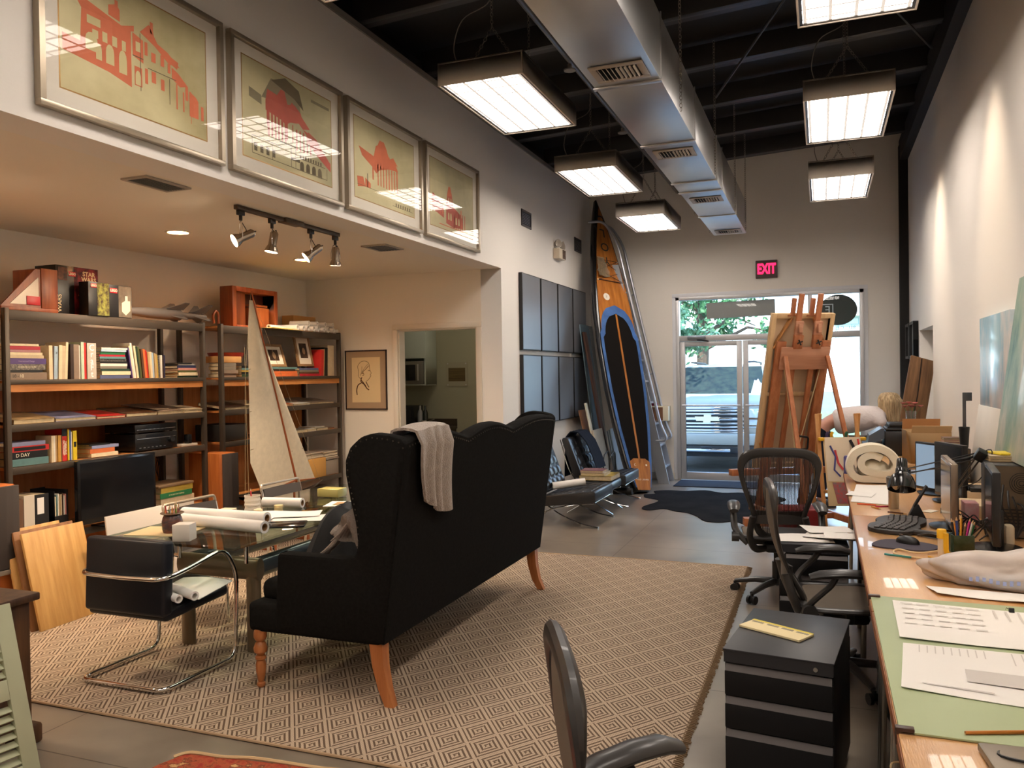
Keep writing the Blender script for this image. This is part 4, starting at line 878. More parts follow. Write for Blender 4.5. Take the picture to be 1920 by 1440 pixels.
G().bb(-.36, 0, 0, .34, 0, .16, .01).o('black_case', M('black_vinyl', (.02, .018, .016), .5), label='black case on the shelf left of the sail, above the wooden speaker', cat='case', loc=(BX, 6.28, z))
G().bb(-.2, 0, -.09, .09, 0, .085, .003).bb(-.205, .005, -.095, .095, .085, .11, .003).o('lidded_box', M('box_white', lin(206, 190, 164), .6), label='small white lidded box right of the jib on the second bookcase', cat='box', loc=(BX, 7.28, z))
for k, (y, l_, t, a) in enumerate(((7.42, .2, .022, .1), (7.63, .16, .03, -.1), (7.80, .22, .025, .15), (7.75, .2, .012, .3))):
    flat(BX+.01, y, z if k < 3 else z+.032, .22, l_, t, 'white' if k % 2 else 'cream', 'stack of envelopes on the second bookcase, %s' % ('left of three', 'middle of three', 'right of three', 'lying across the right two')[k], 'envelopes on the second bookcase', name='envelope_stack')
G().bb(-.25, .0, 0, .3, 0, .012).o('folder', M('folder_brown', lin(140, 108, 80), .7), label='brown folder at the right end of the envelope shelf', cat='folder', loc=(BX-.06, 7.95, z), rz=0)
z = .473
def paper_stack(y, l_, h, label):
    r = E('paper_stack', label, 'paper stack', (BX-.02, y, z), group='paper stacks on the lower shelf'); rn = random.Random(int(y*100)); zz = 0; g = G(); k = 0
    while zz < h:
        t = rn.uniform(.005, .012); g.X = T((rn.uniform(-.012, .012), rn.uniform(-.01, .01), zz), (0, 0, rn.uniform(-.04, .04))); g.bb(-.3, 0, 0, l_, 0, t-.0012, .001, 1); zz += t
    g.o('sheets', M('paper_edges', lin(206, 190, 166), .8), r)
paper_stack(7.31, .27, .25, 'tall ragged white paper stack right of the jib on the lower shelf')
G().bb(-.28, 0, 0, .33, 0, .215, .004).o('kraft_box', M('ochre_card', lin(206, 152, 78), .7), label='ochre cardboard box under paper on the lower shelf', cat='box', loc=(BX+.02, 7.62, z))
z = .473+.217; paper_stack(7.58, .36, .06, 'low white paper stack on top of the ochre box')
z = .473; G().bb(-.28, 0, 0, .26, 0, .17, .004).bb(-.28, .006, .0, .26, .18, .2).o('grey_box', M('grey_board', lin(150, 136, 122), .6), label='grey file box right of the ochre box on the lower shelf', cat='box', loc=(BX, 7.98, z))
z = .473+.202; paper_stack(7.97, .27, .07, 'white paper stack on the grey file box by the right post')
z = .12
G().bb(-.3, 0, 0, .4, .0, .2, .004).o('yellow_file_box', M('manila', lin(196, 170, 96), .7), label='yellowish file box low in the second bookcase seen through the glass table', cat='box', loc=(BX, 7.3, .12))
G().bb(-.3, 0, 0, .42, .0, .22, .004).o('grey_file_box', M('grey_board'), label='grey box low in the second bookcase by the right post', cat='box', loc=(BX, 7.75, .12))

# -- on top of the bookcases
z = 2.134
g = G(); r = E('wooden_house_model', 'reddish wooden desk box with slanted front at the left end of the top shelf', 'wooden box', (-5.58, 4.27, z))
YZm = lambda x: Matrix(((0, 0, 1, x), (1, 0, 0, 0), (0, 1, 0, 0), (0, 0, 0, 1)))
CH = wood('cherry', lin(158, 84, 44), lin(124, 58, 28), .4)
g.prism([(-.22, 0), (.24, 0), (.24, .34), (.14, .34), (-.22, .03)], .03, YZm(.12)).o('side_panel', CH, r) if False else None
g = G(); g.bb(-.15, .15, -.22, .24, 0, .03, .003).o('base', CH, r)
g = G(); g.bb(-.15, .15, .10, .24, .03, .33, .004).o('upright_case', CH, r)
g = G(); g.prism([(-.22, .03), (.10, .03), (.10, .32), (.06, .32)], .012, YZm(.13)); g.o('slanted_side', CH, r)
g = G(); g.prism([(-.15, .05), (.08, .05), (.08, .26)], .003, YZm(.1425)); g.o('window', M('frosted', lin(196, 176, 150), .3), r)
G().bb(.146, .15, -.02, .09, .05, .115, .002).o('red_tag', M('red_plastic', lin(200, 40, 44), .4), r)
def toybox(y0, w_, h, d, x, label, front, art, logo_y, extra=None):
    r = E('toy_box', label, 'box', (x, y0, z), group='boxed toys on the top shelf')
    G().bb(-d, 0, 0, w_, 0, h, .002).o('carton', M('carton_black', (.014, .012, .012), .35), r)
    G().bb(-.0, .0012, w_*.42 if front else .004, w_-.004, .004, h-.004).o('printed_front', M(art[0], lin(*art[1]), .3, noise=1, col2=lin(*art[2]), ns=art[3]), r)
    ly, lz, ls = logo_y
    G().bb(.0, .003, ly-ls, ly+ls, lz-ls*.55, lz+ls*.55, .001).o('red_badge', M('badge_red', lin(206, 24, 32), .4), r)
    text('LEGO', ls*.8, M('ink_white'), r, FX((.0036, ly, lz), (0, 1, 0), (0, 0, 1)), font_bold=.001)
    if extra: extra(r)
    return r
def sw(r):
    text('STAR', .05, M('ink_yellow', lin(226, 206, 160), .5), r, FX((.002, .30, .335), (0, 1, 0), (0, 0, 1)), font_bold=.0015); text('WARS', .05, M('ink_yellow'), r, FX((.002, .30, .292), (0, 1, 0), (0, 0, 1)), font_bold=.0015)
    text('WARS', .05, M('ink_yellow'), r, FX((.002, .03, .09), (0, 0, 1), (0, -1, 0)))
    g = G(); g.prism([(.02, .27), (.1, .27), (.1, .37), (.02, .37)], .001, YZm(.001)); g.o('side_picture', M('brown_art', lin(110, 60, 34), .4, noise=1, col2=lin(30, 18, 12), ns=20), r)
    G().tube(spline([(.003, .2, .16), (.003, .27, .22), (.003, .36, .25)], 6), .006, 6).o('light_streak', M('streak', lin(226, 140, 90), .4), r)
toybox(4.55, .39, .385, .22, -5.50, 'largest black and red boxed toy set, standing behind the smaller two', True, ('art_red', (150, 44, 48), (40, 16, 20), 14), (.145, .325, .032), sw)
toybox(4.72, .2, .265, .1, -5.36, 'middle black boxed toy set with a green edge, in front of the largest', True, ('art_green', (150, 150, 70), (60, 34, 34), 30), (.05, .235, .028))
toybox(4.93, .235, .262, .2, -5.38, 'right boxed toy set with a grey building picture, nearest the grey rocket', True, ('art_grey', (120, 108, 92), (86, 76, 64), 8), (.05, .215, .036),
       lambda r: (G().prism([(.13, .05), (.17, .02), (.215, .06), (.215, .14), (.19, .14), (.19, .18), (.165, .18), (.165, .14), (.13, .12)], .001, YZm(.0015)).o('building_picture', M('pale_art', lin(200, 190, 170), .5), r)))
GR = M('grey_plastic_model', lin(112, 106, 102), .5)
rk = E('rocket_model', 'grey finned rocket model lying on the top shelf of the long bookcase', 'model rocket', (-5.52, 5.62, z))
q = Euler((-PI/2, 0, 0)).to_matrix().to_4x4()
G().lathe([(0, -.48), (.018, -.42), (.034, -.32), (.046, -.15), (.05, .08), (.05, .22), (.03, .26), (.026, .5), (.03, .52), (.022, .56), (0, .56)], 22, Matrix.Translation((0, 0, .075)) @ q).o('fuselage', GR, rk)
for (ya, yb, R_, r0) in ((.03, .24, .13, .045), (.36, .54, .13, .025)):
    for k in range(4):
        a = k*PI/2+.78 if k < 2 else k*PI/2+.9
        X = Matrix.Translation((0, 0, .09)) @ Euler((0, -a, 0)).to_matrix().to_4x4() @ Matrix(((1, 0, 0, 0), (0, 1, 0, 0), (0, 0, 1, -.004), (0, 0, 0, 1)))
        s = .8 if k >= 2 else 1
        if k >= 2: R2 = .09
        else: R2 = R_
        G().prism([(r0, ya), (R2, yb-.03), (R2, yb+.02), (r0, yb)], .008, X).o('fin', GR, rk)
z = 2.134
wf = E('shadow_box', 'reddish wooden shadow box frame with inner shelves behind the yacht mast', 'wooden box', (-5.58, 6.93, z))
G().bb(-.1, .06, -.36, -.30, 0, .42, .006).bb(-.1, .06, .30, .36, 0, .42, .006).bb(-.1, .06, -.30, .30, .37, .42, .006).bb(-.1, .06, -.30, .30, 0, .03, .004).o('outer_frame', CH, wf)
G().bb(-.1, -.09, -.3, .3, .03, .37).o('back_board', M('dark_cherry', lin(84, 42, 24), .5), wf)
G().bb(-.09, .02, -.3, -.12, .03, .37, .004).o('left_panel', wood('cherry_dark', lin(120, 62, 34), lin(96, 46, 24), .4), wf); G().bb(-.09, .02, .0, .26, .03, .23, .004).bb(-.09, .0, .0, .26, .24, .26).o('right_door', wood('cherry_light', lin(178, 104, 58), lin(150, 80, 40), .4), wf)
g = G(); g.tube(rot_pts([(0, -.03, .02), (0, -.045, .10), (0, 0, .15), (0, .03, .12), (0, .03, .0)], .03), .012, 8); g.o('wooden_mount', CH, label='small curved wooden piece left of the shadow box', cat='ornament', loc=(-5.6, 6.42, z+.012))
G().bb(-.12, .12, -.2, .2, 0, .003).o('yellow_folder', M('bright_yellow', lin(230, 204, 60), .6), label='yellow folder edge sticking out under the shadow box', cat='folder', loc=(-5.44, 7.1, z+.006), rz=.1)
G().bb(-.14, .14, -.32, .34, 0, .003).o('poster_sheet', M('pale_yellow', lin(226, 206, 140), .7), label='pale yellow sheet overhanging the top of the second bookcase', cat='paper', loc=(-5.46, 7.15, z+.001))
G().bb(-.16, 0, -.22, .22, 0, .13, .003).o('brown_carton', M('kraft_board'), label='brown cardboard box behind the paper rolls on the second bookcase', cat='box', loc=(-5.70, 8.03, z+.075))
rn = random.Random(11); cols = ['left end', 'second from left', 'third from left', 'fourth from left', 'fifth from left', 'sixth from left', 'seventh from left', 'eighth from left', 'right end']
for k in range(9):
    y = 7.48+.098*k; r_ = (.034, .03, .036, .032, .036, .03, .034, .03, .024)[k]
    roll((-5.40+.01*(k % 2), y, z+r_+.001), (-5.9, y-.1, z+r_+.001), r_, 'white paper roll in the bottom layer on the second bookcase, '+cols[k], group='paper rolls on the second bookcase')
for k in range(4):
    y = 7.72+.16*k; roll((-5.42, y, z+.096), (-5.64, y-.05, z+.096), .03, 'white paper roll in the upper layer on the second bookcase, %s from left' % ORD[k], group='paper rolls on the second bookcase')
roll((-5.55, 7.46, z+.03), (-5.50, 7.10, z+.03), .026, 'white paper roll lying sideways behind the shadow box', group='paper rolls on the second bookcase')
# left edge bookcase: a few books that show beside the post
pile(BX, 3.62, 1.633, [(.05, .3, 'cream'), (.04, .3, 'ochre'), (.05, .3, 'tan'), (.04, .3, 'beige')], 'upper pile at the left edge', 'books at the left edge of the view')
pile(BX, 3.62, 1.008, [(.05, .3, 'orange'), (.04, .3, 'cream'), (.05, .3, 'tan'), (.04, .3, 'beige')], 'lower pile at the left edge', 'books at the left edge of the view')

# ---- floor speakers
def speaker(x, y, rz, label, h=.9):
    r = E('floor_speaker', label, 'speaker', (x, y, 0), rz, 'tower speakers'); ck = wood('speaker_veneer', lin(192, 112, 56), lin(164, 88, 38), .4)
    g = G(); g.prism([(-.21, -.10), (.15, -.10), (.185, -.085), (.185, .085), (.15, .10), (-.21, .10)], h, bev=.004); g.o('cabinet', ck, r)
    g = G(); g.prism([(.187, -.105), (.205, -.1), (.215, -.05), (.218, 0), (.215, .05), (.205, .1), (.187, .105)], h*.56, T((0, 0, h*.435)), .004); g.o('grille', M('speaker_cloth', lin(62, 54, 50), .9, bump=.2, bs=600), r)
    g = G(); g.prism([(.187, -.105), (.222, -.06), (.228, 0), (.222, .06), (.187, .105)], .03, T((0, 0, h*.40)), .004); g.o('badge_plate', M('speaker_silver', lin(150, 140, 128), .3, .5), r)
    return r
speaker(-5.395, 6.115, 0, 'cherry wood tower speaker with grey grille between the two bookcases', .92)
speaker(-5.12, 3.66, 0, 'cherry wood tower speaker with grey grille at the left edge', .95)

# ---- leaning boards and panels
def slab(name, mats, P0, P1, h, t, lean, label, cat, z0=.012):
    """board standing on the edge P0-P1 (floor points), height h, leaning by 'lean' away to the left of the edge direction"""
    a, b = V((*P0, z0)), V((*P1, z0)); L_ = (b-a).length; r = (b-a).normalized(); up0 = V((0, 0, 1)); n = up0.cross(r)     # n = left of the direction
    up = (up0*math.cos(lean)+n*math.sin(lean)); m = Matrix((r, -up.cross(r)*-1, up)).transposed().to_4x4(); m.translation = a
    g = G(); g.bb(0, L_, 0, t, 0, h, .003); o = g.o(name, mats, label=label, cat=cat); o.matrix_world = m; return o
MAP = wood('maple_board', lin(214, 168, 104), lin(190, 142, 80), .4)
slab('wood_panel', MAP, (-4.69, 3.72), (-4.71, 4.20), .64, .02, .24, 'pale maple board leaning in front of the bookcase behind the near chair', 'wooden board')
slab('wood_panel', wood('oak_board', lin(150, 104, 64), lin(124, 82, 48), .5), (-4.74, 3.70), (-4.76, 4.16), .66, .02, .235, 'darker board right behind the pale maple board', 'wooden board', .002)
slab('wood_panel', MAP, (-4.79, 3.68), (-4.81, 4.1), .67, .02, .235, 'hindmost board of the leaning set by the left speaker', 'wooden board', .002)
slab('foam_sheet', M('white_panel', lin(206, 196, 184), .6), (-4.60, 4.22), (-4.60, 4.9), .66, .012, .12, 'white panel with a dark edge leaning below the television', 'board')

# ---- track-lit framed portrait drawing on the alcove end wall
pf = E('framed_portrait', 'framed ink drawing of a head in profile on the alcove end wall', 'picture', (-5.11, 8.42, 1.577))
X = lambda g: g
w_, h_ = .285, .357
G().bb(-w_, w_, -.022, -.002, h_-.014, h_, .002).bb(-w_, w_, -.022, -.002, -h_, -h_+.014, .002).bb(-w_, -w_+.012, -.022, -.002, -h_, h_).bb(w_-.012, w_, -.022, -.002, -h_, h_).o('frame', M('ebony', lin(42, 24, 22), .35), pf)
G().bb(-w_+.012, w_-.012, -.01, -.004, -h_+.012, h_-.012).o('mat_board', M('mat_tan', lin(170, 142, 112), .8), pf)
G().bb(-.195, .195, -.0115, -.01, -.27, .27).o('drawing_paper', M('drawing_cream', lin(222, 196, 150), .8), pf)
INK = M('brown_ink', lin(92, 56, 34), .8); g = G()
def stroke(pts, r=.0022):
    g.tube(spline([(x, -.0125, y) for x, y in pts], 6), r, 5)
stroke([(-.10, .10), (-.11, .17), (-.06, .22), (.0, .225), (.04, .2), (.05, .16)]); stroke([(.05, .16), (.06, .11), (.075, .08), (.06, .065), (.066, .05), (.055, .03), (.03, .0), (.01, -.01)])
stroke([(-.10, .10), (-.105, .05), (-.08, .02), (-.05, .03)]); stroke([(-.06, .07), (-.04, .1), (.0, .13), (.04, .17)], .003); stroke([(-.05, .1), (-.02, .14), (.03, .19)], .0016); stroke([(-.08, .05), (-.06, .1), (-.055, .16)], .0016)
stroke([(-.055, .075), (-.035, .085), (-.03, .06), (-.05, .05)], .003); stroke([(.03, .11), (.045, .115), (.05, .105)], .003)
stroke([(-.06, .03), (-.07, -.02), (-.03, -.05), (.01, -.1), (.04, -.12)], .006); stroke([(-.07, -.0), (-.04, -.03), (.0, -.08)], .006); stroke([(.0, -.02), (.02, -.06), (.04, -.09)], .005)
stroke([(-.07, -.04), (-.11, -.06), (-.13, -.12), (-.125, -.18)], .006); stroke([(-.10, -.05), (-.13, -.1), (-.135, -.15)], .003)
g.o('ink_drawing', INK, pf)

# ---- the four large framed prints on the bulkhead
OL = [lin(168, 154, 108), lin(172, 164, 126), lin(180, 170, 130), lin(168, 160, 128)]
def print_frame(k, y0, label):
    w2, h2 = .61, .425; r = E('framed_print', label, 'framed print', (XL+.004, y0+w2, 3.31), group='architectural prints on the bulkhead')
    ch = M('champagne_frame', lin(168, 154, 134), .32, .6)
    G().bb(0, .04, -w2, w2, h2-.03, h2, .003).bb(0, .04, -w2, w2, -h2, -h2+.03, .003).bb(0, .04, -w2, -w2+.03, -h2+.03, h2-.03).bb(0, .04, w2-.03, w2, -h2+.03, h2-.03).o('frame', ch, r)
    G().bb(.004, .012, -w2+.03, w2-.03, -h2+.03, h2-.03).o('mat_board', M('print_mat', lin(232, 224, 210), .8), r)
    G().bb(.012, .0125, -w2+.12, w2-.12, -h2+.115, h2-.10).o('gold_fillet', M('gold_fillet', lin(168, 128, 70), .4, .5), r)
    pr = G().bb(.0125, .013, -w2+.127, w2-.127, -h2+.122, h2-.107).o('print_sheet', M('olive_wash_%d' % k, lin(222, 210, 164), .7, noise=1, col2=OL[k], ns=1.1, stretch=(1, .8, 1)), r)
    G().bb(.034, .036, -w2+.03, w2-.03, -h2+.03, h2-.03).o('glazing', glass_mat('picture_glass', (1, 1, 1), .38), r)
    return pr, r
def pic(par, polys, mat, name, off=.0132):
    g = G()
    for P in polys:
        n = len(P); a = sum(P[i][0]*P[(i+1) % n][1]-P[(i+1) % n][0]*P[i][1] for i in range(n))
        g.prism(P if a > 0 else P[::-1], .0004, YZm(off))
    o = g.o(name, mat, par, smooth=0); return o
RED = M('print_red', lin(222, 122, 86), .7, noise=.14, ns=8); RD2 = M('print_red_deep', lin(206, 104, 86), .7, noise=.18, ns=8); LN = M('print_line', lin(112, 100, 76), .8); PALE = M('print_pale', lin(214, 200, 150), .8)
R4 = lambda a, b, c, d: [(a, c), (b, c), (b, d), (a, d)]
def arch(x, z, w_, h): return [(x, z), (x+w_, z), (x+w_, z+h*.6)]+[(x+w_/2+w_/2*math.cos(t*PI/6), z+h*.6+h*.4*math.sin(t*PI/6)) for t in range(1, 6)]+[(x, z+h*.6)]
p, r = print_frame(0, 2.68, 'framed print of a tall red villa with chimneys, nearest the camera')
pic(r, [[(-.47, -.12), (-.47, -.04), (-.37, -.045), (-.36, .12), (-.40, .17), (-.12, .11), (-.06, .13), (-.06, -.17), (-.2, -.14), (-.33, -.13)], [(-.05, .12), (.02, .10), (.02, -.02), (-.05, .0)], [(-.04, -.05), (.01, -.05), (.01, -.15), (-.04, -.15)], [(.12, .12), (.17, .06), (.26, .03), (.27, .07), (.19, .09)], [(.22, .03), (.27, .01), (.34, -.04), (.28, -.06), (.22, -.03)],
        [(.35, -.06), (.40, -.08), (.42, -.1), (.42, -.2), (.35, -.2)], R4(.03, .05, .03, .1), R4(.03, .05, -.12, -.04), R4(.14, .165, .01, .07), R4(.14, .165, -.12, -.06), R4(.25, .26, -.19, -.05), R4(.30, .31, -.19, -.08), [(.04, .17), (.08, .21), (.1, .14), (.06, .13)], R4(-.16, -.14, .2, .24)], RED, 'red_building')
pic(r, [arch(-.34, -.07, .07, .09), arch(-.22, -.1, .05, .1), arch(-.14, -.12, .05, .12), R4(-.33, -.25, .06, .1)], PALE, 'pale_openings', .0138)
pic(r, [R4(-.05, .02, -.001, .004), R4(.05, .25, -.035, -.031), R4(-.002, .002, -.17, .13), R4(.2, .204, -.18, -.04)], LN, 'drawn_lines', .0136)
pic(r, [arch(-.28, -.10, .035, .08), R4(-.30, -.265, .0, .04), R4(-.24, -.21, -.0, .05), R4(-.18, -.15, .0, .05), R4(-.12, -.095, .0, .05), R4(-.03, -.0, .03, .08), arch(-.035, -.145, .035, .075)], PALE, 'pale_windows', .0139)
pic(r, [[(-.36, .15), (-.40, .185), (-.12, .125), (-.04, .155), (-.04, .125), (-.12, .10)], [(-.2, .15), (-.13, .14), (-.13, .2), (-.15, .22), (-.2, .2)], [(.0, .14), (.06, .20), (.12, .12), (.19, .10), (.28, .045), (.20, .04), (.1, .1)], R4(.07, .09, .16, .22), R4(.075, .105, .01, .06), R4(.075, .105, -.1, -.04), R4(.19, .21, -.01, .04), R4(.32, .34, -.12, -.04), [(-.47, -.045), (-.30, -.055), (-.30, -.12), (-.47, -.10)], R4(.36, .364, -.24, -.06), R4(.44, .46, -.2, -.12)], RED, 'red_roofs', .0134)
p, r = print_frame(1, 3.965, 'framed print with a red roofed mansion above a fine line elevation')
pic(r, [[(-.26, .1), (-.24, .18), (-.14, .17), (-.1, .22), (-.06, .22), (-.03, .14), (.05, .16), (.12, .12), (.14, .06), (.06, .04), (.0, .03), (-.05, .0), (-.1, .02), (-.26, .04)], [(.2, .02), (.3, -.01), (.4, -.1), (.47, -.14), (.47, -.2), (.3, -.12), (.2, -.06)], R4(-.1, -.08, -.1, .02), R4(-.05, -.03, -.1, .02), R4(.02, .03, -.1, .02), R4(-.25, -.23, -.06, .05)], RD2, 'red_building')
pic(r, [R4(-.4, .42, -.27, -.266), R4(-.4, -.1, -.16, -.156), R4(-.4, -.396, -.27, -.16), R4(-.2, -.196, -.27, -.16), R4(.0, .004, -.27, -.1), R4(.05, .054, -.27, -.1), R4(.1, .4, -.19, -.186), R4(.42, .424, -.27, -.19)]+[arch(.1+.07*i, -.265, .045, .06) for i in range(4)]+[R4(.1+.03*i, .115+.03*i, -.185, -.16) for i in range(9)]+[[(-.2, .25), (-.05, .31), (.1, .27), (.15, .15), (.05, .2)]], LN, 'line_elevation', .0134)
pic(r, [[(-.3, .11), (-.2, .26), (-.08, .27), (.02, .22), (.1, .2), (.12, .1), (.0, .14)], [(-.42, .14), (-.3, .12), (-.3, .06), (-.42, .08)], R4(.24, .46, .24, .26)], M('print_shade', lin(150, 140, 112), .8), 'grey_wash', .0131)
pic(r, [R4(-.24+.035*i, -.222+.035*i, -.12, .06) for i in range(6)]+[[(-.02, .12), (.02, .17), (.1, .12), (.16, .08), (.22, .04), (.14, .02)], [(.14, .02), (.26, .0), (.44, -.12), (.3, -.1)]]+[R4(.06+.04*i, .075+.04*i, -.14, .0) for i in range(5)], RD2, 'red_columns', .0134)
pic(r, [R4(-.38+.06*i, -.35+.06*i, -.25, -.2) for i in range(4)]+[R4(-.12, .05, -.13, -.126), R4(.0, .1, -.22, -.2)], LN, 'line_windows', .0135)
p, r = print_frame(2, 5.245, 'framed print of a red colonnaded pavilion, third along the bulkhead')
pic(r, [[(-.38, .04), (-.36, .08), (-.2, .06), (-.16, .16), (-.1, .19), (.0, .18), (.06, .1), (.16, .08), (.2, .03), (.05, .02), (-.1, -.02), (-.16, -.06), (-.22, -.02)], [(-.45, -.14), (-.36, -.13), (-.33, -.2), (-.44, -.22)]]+[R4(-.14+.045*i, -.125+.045*i, -.15, .02) for i in range(8)], RED, 'red_building')
pic(r, [R4(-.45, .1, -.2, -.197), R4(-.3, -.29, -.2, -.09), R4(.1, .45, -.27, -.267)]+[R4(.15+.04*i, .165+.04*i, -.27, -.24) for i in range(7)], LN, 'drawn_lines', .0134)
pic(r, [[(-.16, .13), (-.10, .22), (-.03, .22), (.02, .16)], [(.05, .1), (.12, .13), (.2, .07)], [(-.42, .1), (-.2, .07), (-.2, .04), (-.38, .05)], R4(-.22, -.2, -.12, .04), R4(.17, .19, -.1, .03), [(-.33, -.13), (-.25, -.16), (-.25, -.2), (-.33, -.2)]]+[R4(-.1+.05*i, -.09+.05*i, .03, .12) for i in range(4)], RED, 'red_roofs', .0134)
p, r = print_frame(3, 6.525, 'framed print of a red towered building, farthest along the bulkhead')
pic(r, [[(-.46, -.06), (-.43, -.0), (-.3, -.06), (-.2, -.1), (-.2, -.2), (-.4, -.16)], [(-.15, -.1), (-.12, .04), (-.07, .1), (-.02, .06), (.01, -.06), (.15, -.1), (.22, -.14), (.22, -.24), (.0, -.26), (-.15, -.24)]]+[R4(.02+.05*i, .035+.05*i, -.26, -.1) for i in range(6)], RD2, 'red_building')
pic(r, [R4(-.44+.05*i, -.42+.05*i, -.17, -.07) for i in range(5)]+[R4(.18, .2, -.24, -.06), [(-.13, .02), (-.09, .12), (-.05, .12), (-.02, .04)], R4(-.3, .25, -.27, -.262)], RED, 'red_columns', .0134)
pic(r, [arch(-.11, -.2, .03, .07), arch(-.06, -.2, .03, .07), R4(-.1, -.08, -.04, .01), R4(-.05, -.03, -.04, .01), arch(.06, -.22, .03, .07), arch(.12, -.22, .03, .07)], PALE, 'pale_openings', .0139)

# ================================================================== LEFT WALL, FAR END
PANM = M('panel_brushed', (.34, .36, .40), .40, .85, rn=.03, ns=3)
for row, (z0, z1) in enumerate(((1.905, 2.825), (.985, 1.85))):
    for k in range(4):
        y0 = 8.97+k*.7; wd = .655
        r = E('wall_panel', '%s of the %s row of tall dark reflective panels on the left wall' % (('nearest', 'second', 'third', 'farthest')[k], ('upper', 'lower')[row]), 'wall panel', (XL+.002, y0, z0), group='dark reflective wall panels')
        G().bb(0, .045, 0, wd, 0, z1-z0, .004).o('panel_body', M('panel_edge', (.015, .014, .014), .35), r)
        G().bb(.045, .047, .012, wd-.012, .012, z1-z0-.012, .0006, 1).o('panel_face', PANM, r)
for k, (y0, s) in enumerate(((9.09, 'square dark wall vent nearer the alcove'), (11.31, 'square dark wall vent behind the emergency light'))):
    r = E('wall_vent', s+' high on the left wall', 'air vent', (XL+.002, y0, 3.40)); wd, hh = .34, .2
    g = G(); g.bb(0, .012, 0, wd, 0, .025).bb(0, .012, 0, wd, hh-.025, hh).bb(0, .012, 0, .025, .025, hh-.025).bb(0, .012, wd-.025, wd, .025, hh-.025).o('frame', M('vent_grey', lin(96, 92, 92), .4, .3), r)
    g = G()
    for q in range(8): g.box((.006, wd/2, .035+q*.0185), (.003, wd-.05, .014), 0, (0, .6, 0))
    g.o('slat', M('vent_dark', lin(50, 48, 50), .4, .3), r)
r = E('emergency_light', 'white emergency light box with two clear round lamp heads on the left wall', 'emergency light', (XL+.001, 10.45, 3.2))
G().bb(0, .09, -.13, .15, -.04, .10, .008).o('case', M('ivory_plastic', lin(214, 200, 178), .4), r); G().bb(.0901, .0915, -.0, .14, -.03, .09).o('label_panel', M('label_brown', lin(120, 96, 76), .6, noise=1, col2=lin(60, 44, 36), ns=30), r)
for y, d in ((-.05, (.9, -.5, .15)), (.17, (.8, .5, .2))):
    c = V((.045, y, .17)); q = V(d).to_track_quat('Z', 'Y').to_matrix().to_4x4()
    G().lathe([(0, -.05), (.03, -.045), (.055, 0), (.058, .012), (.05, .014), (.02, -.02), (0, -.022)], 20, Matrix.Translation(c) @ q).tube([(c.x, c.y, .1), (c.x, c.y, .13)], .012, 8).o('lamp_head', M('clear_plastic', lin(214, 204, 190), .1, metal=.3), r)
# door mat and cowhide
G().bb(-1.98, -.75, 11.42, 12.06, .001, .012, .004).o('door_mat', M('blue_black_mat', lin(38, 42, 52), .95, bump=.4, bs=300), label='dark blue-grey door mat inside the glass doors', cat='door mat')
HO = [(-2.19, 10.42), (-2.13, 10.28), (-1.97, 10.16), (-1.93, 9.98), (-2.02, 9.62), (-2.0, 9.42), (-1.9, 9.36), (-1.76, 9.5), (-1.6, 9.36), (-1.46, 9.30), (-1.32, 9.1), (-1.2, 8.84), (-1.04, 8.80), (-.9, 8.9), (-.76, 8.76), (-.6, 8.8), (-.55, 9.1), (-.42, 9.3), (-.3, 9.6), (-.34, 10.0), (-.5, 10.3), (-.44, 10.6), (-.6, 10.86), (-.84, 10.8), (-1.0, 11.02), (-1.25, 10.95), (-1.5, 11.12), (-1.75, 10.98), (-1.98, 11.0), (-2.14, 10.86), (-2.08, 10.65), (-2.2, 10.55)]
g = G(); g.prism([(p.x, p.y) for p in spline([V((a, b, 0)) for a, b in HO], 4, True)][::1], .006, Matrix.Translation((0, 0, .001)))
bmesh.ops.recalc_face_normals(g.b, faces=g.b.faces)
g.o('cowhide_rug', M('black_cowhide', (.010, .009, .009), .9, spec=.03, noise=1, col2=(.018, .016, .016), ns=3, bump=.25, bs=150), label='black cowhide rug on the concrete in front of the doors', cat='rug', smooth=0)

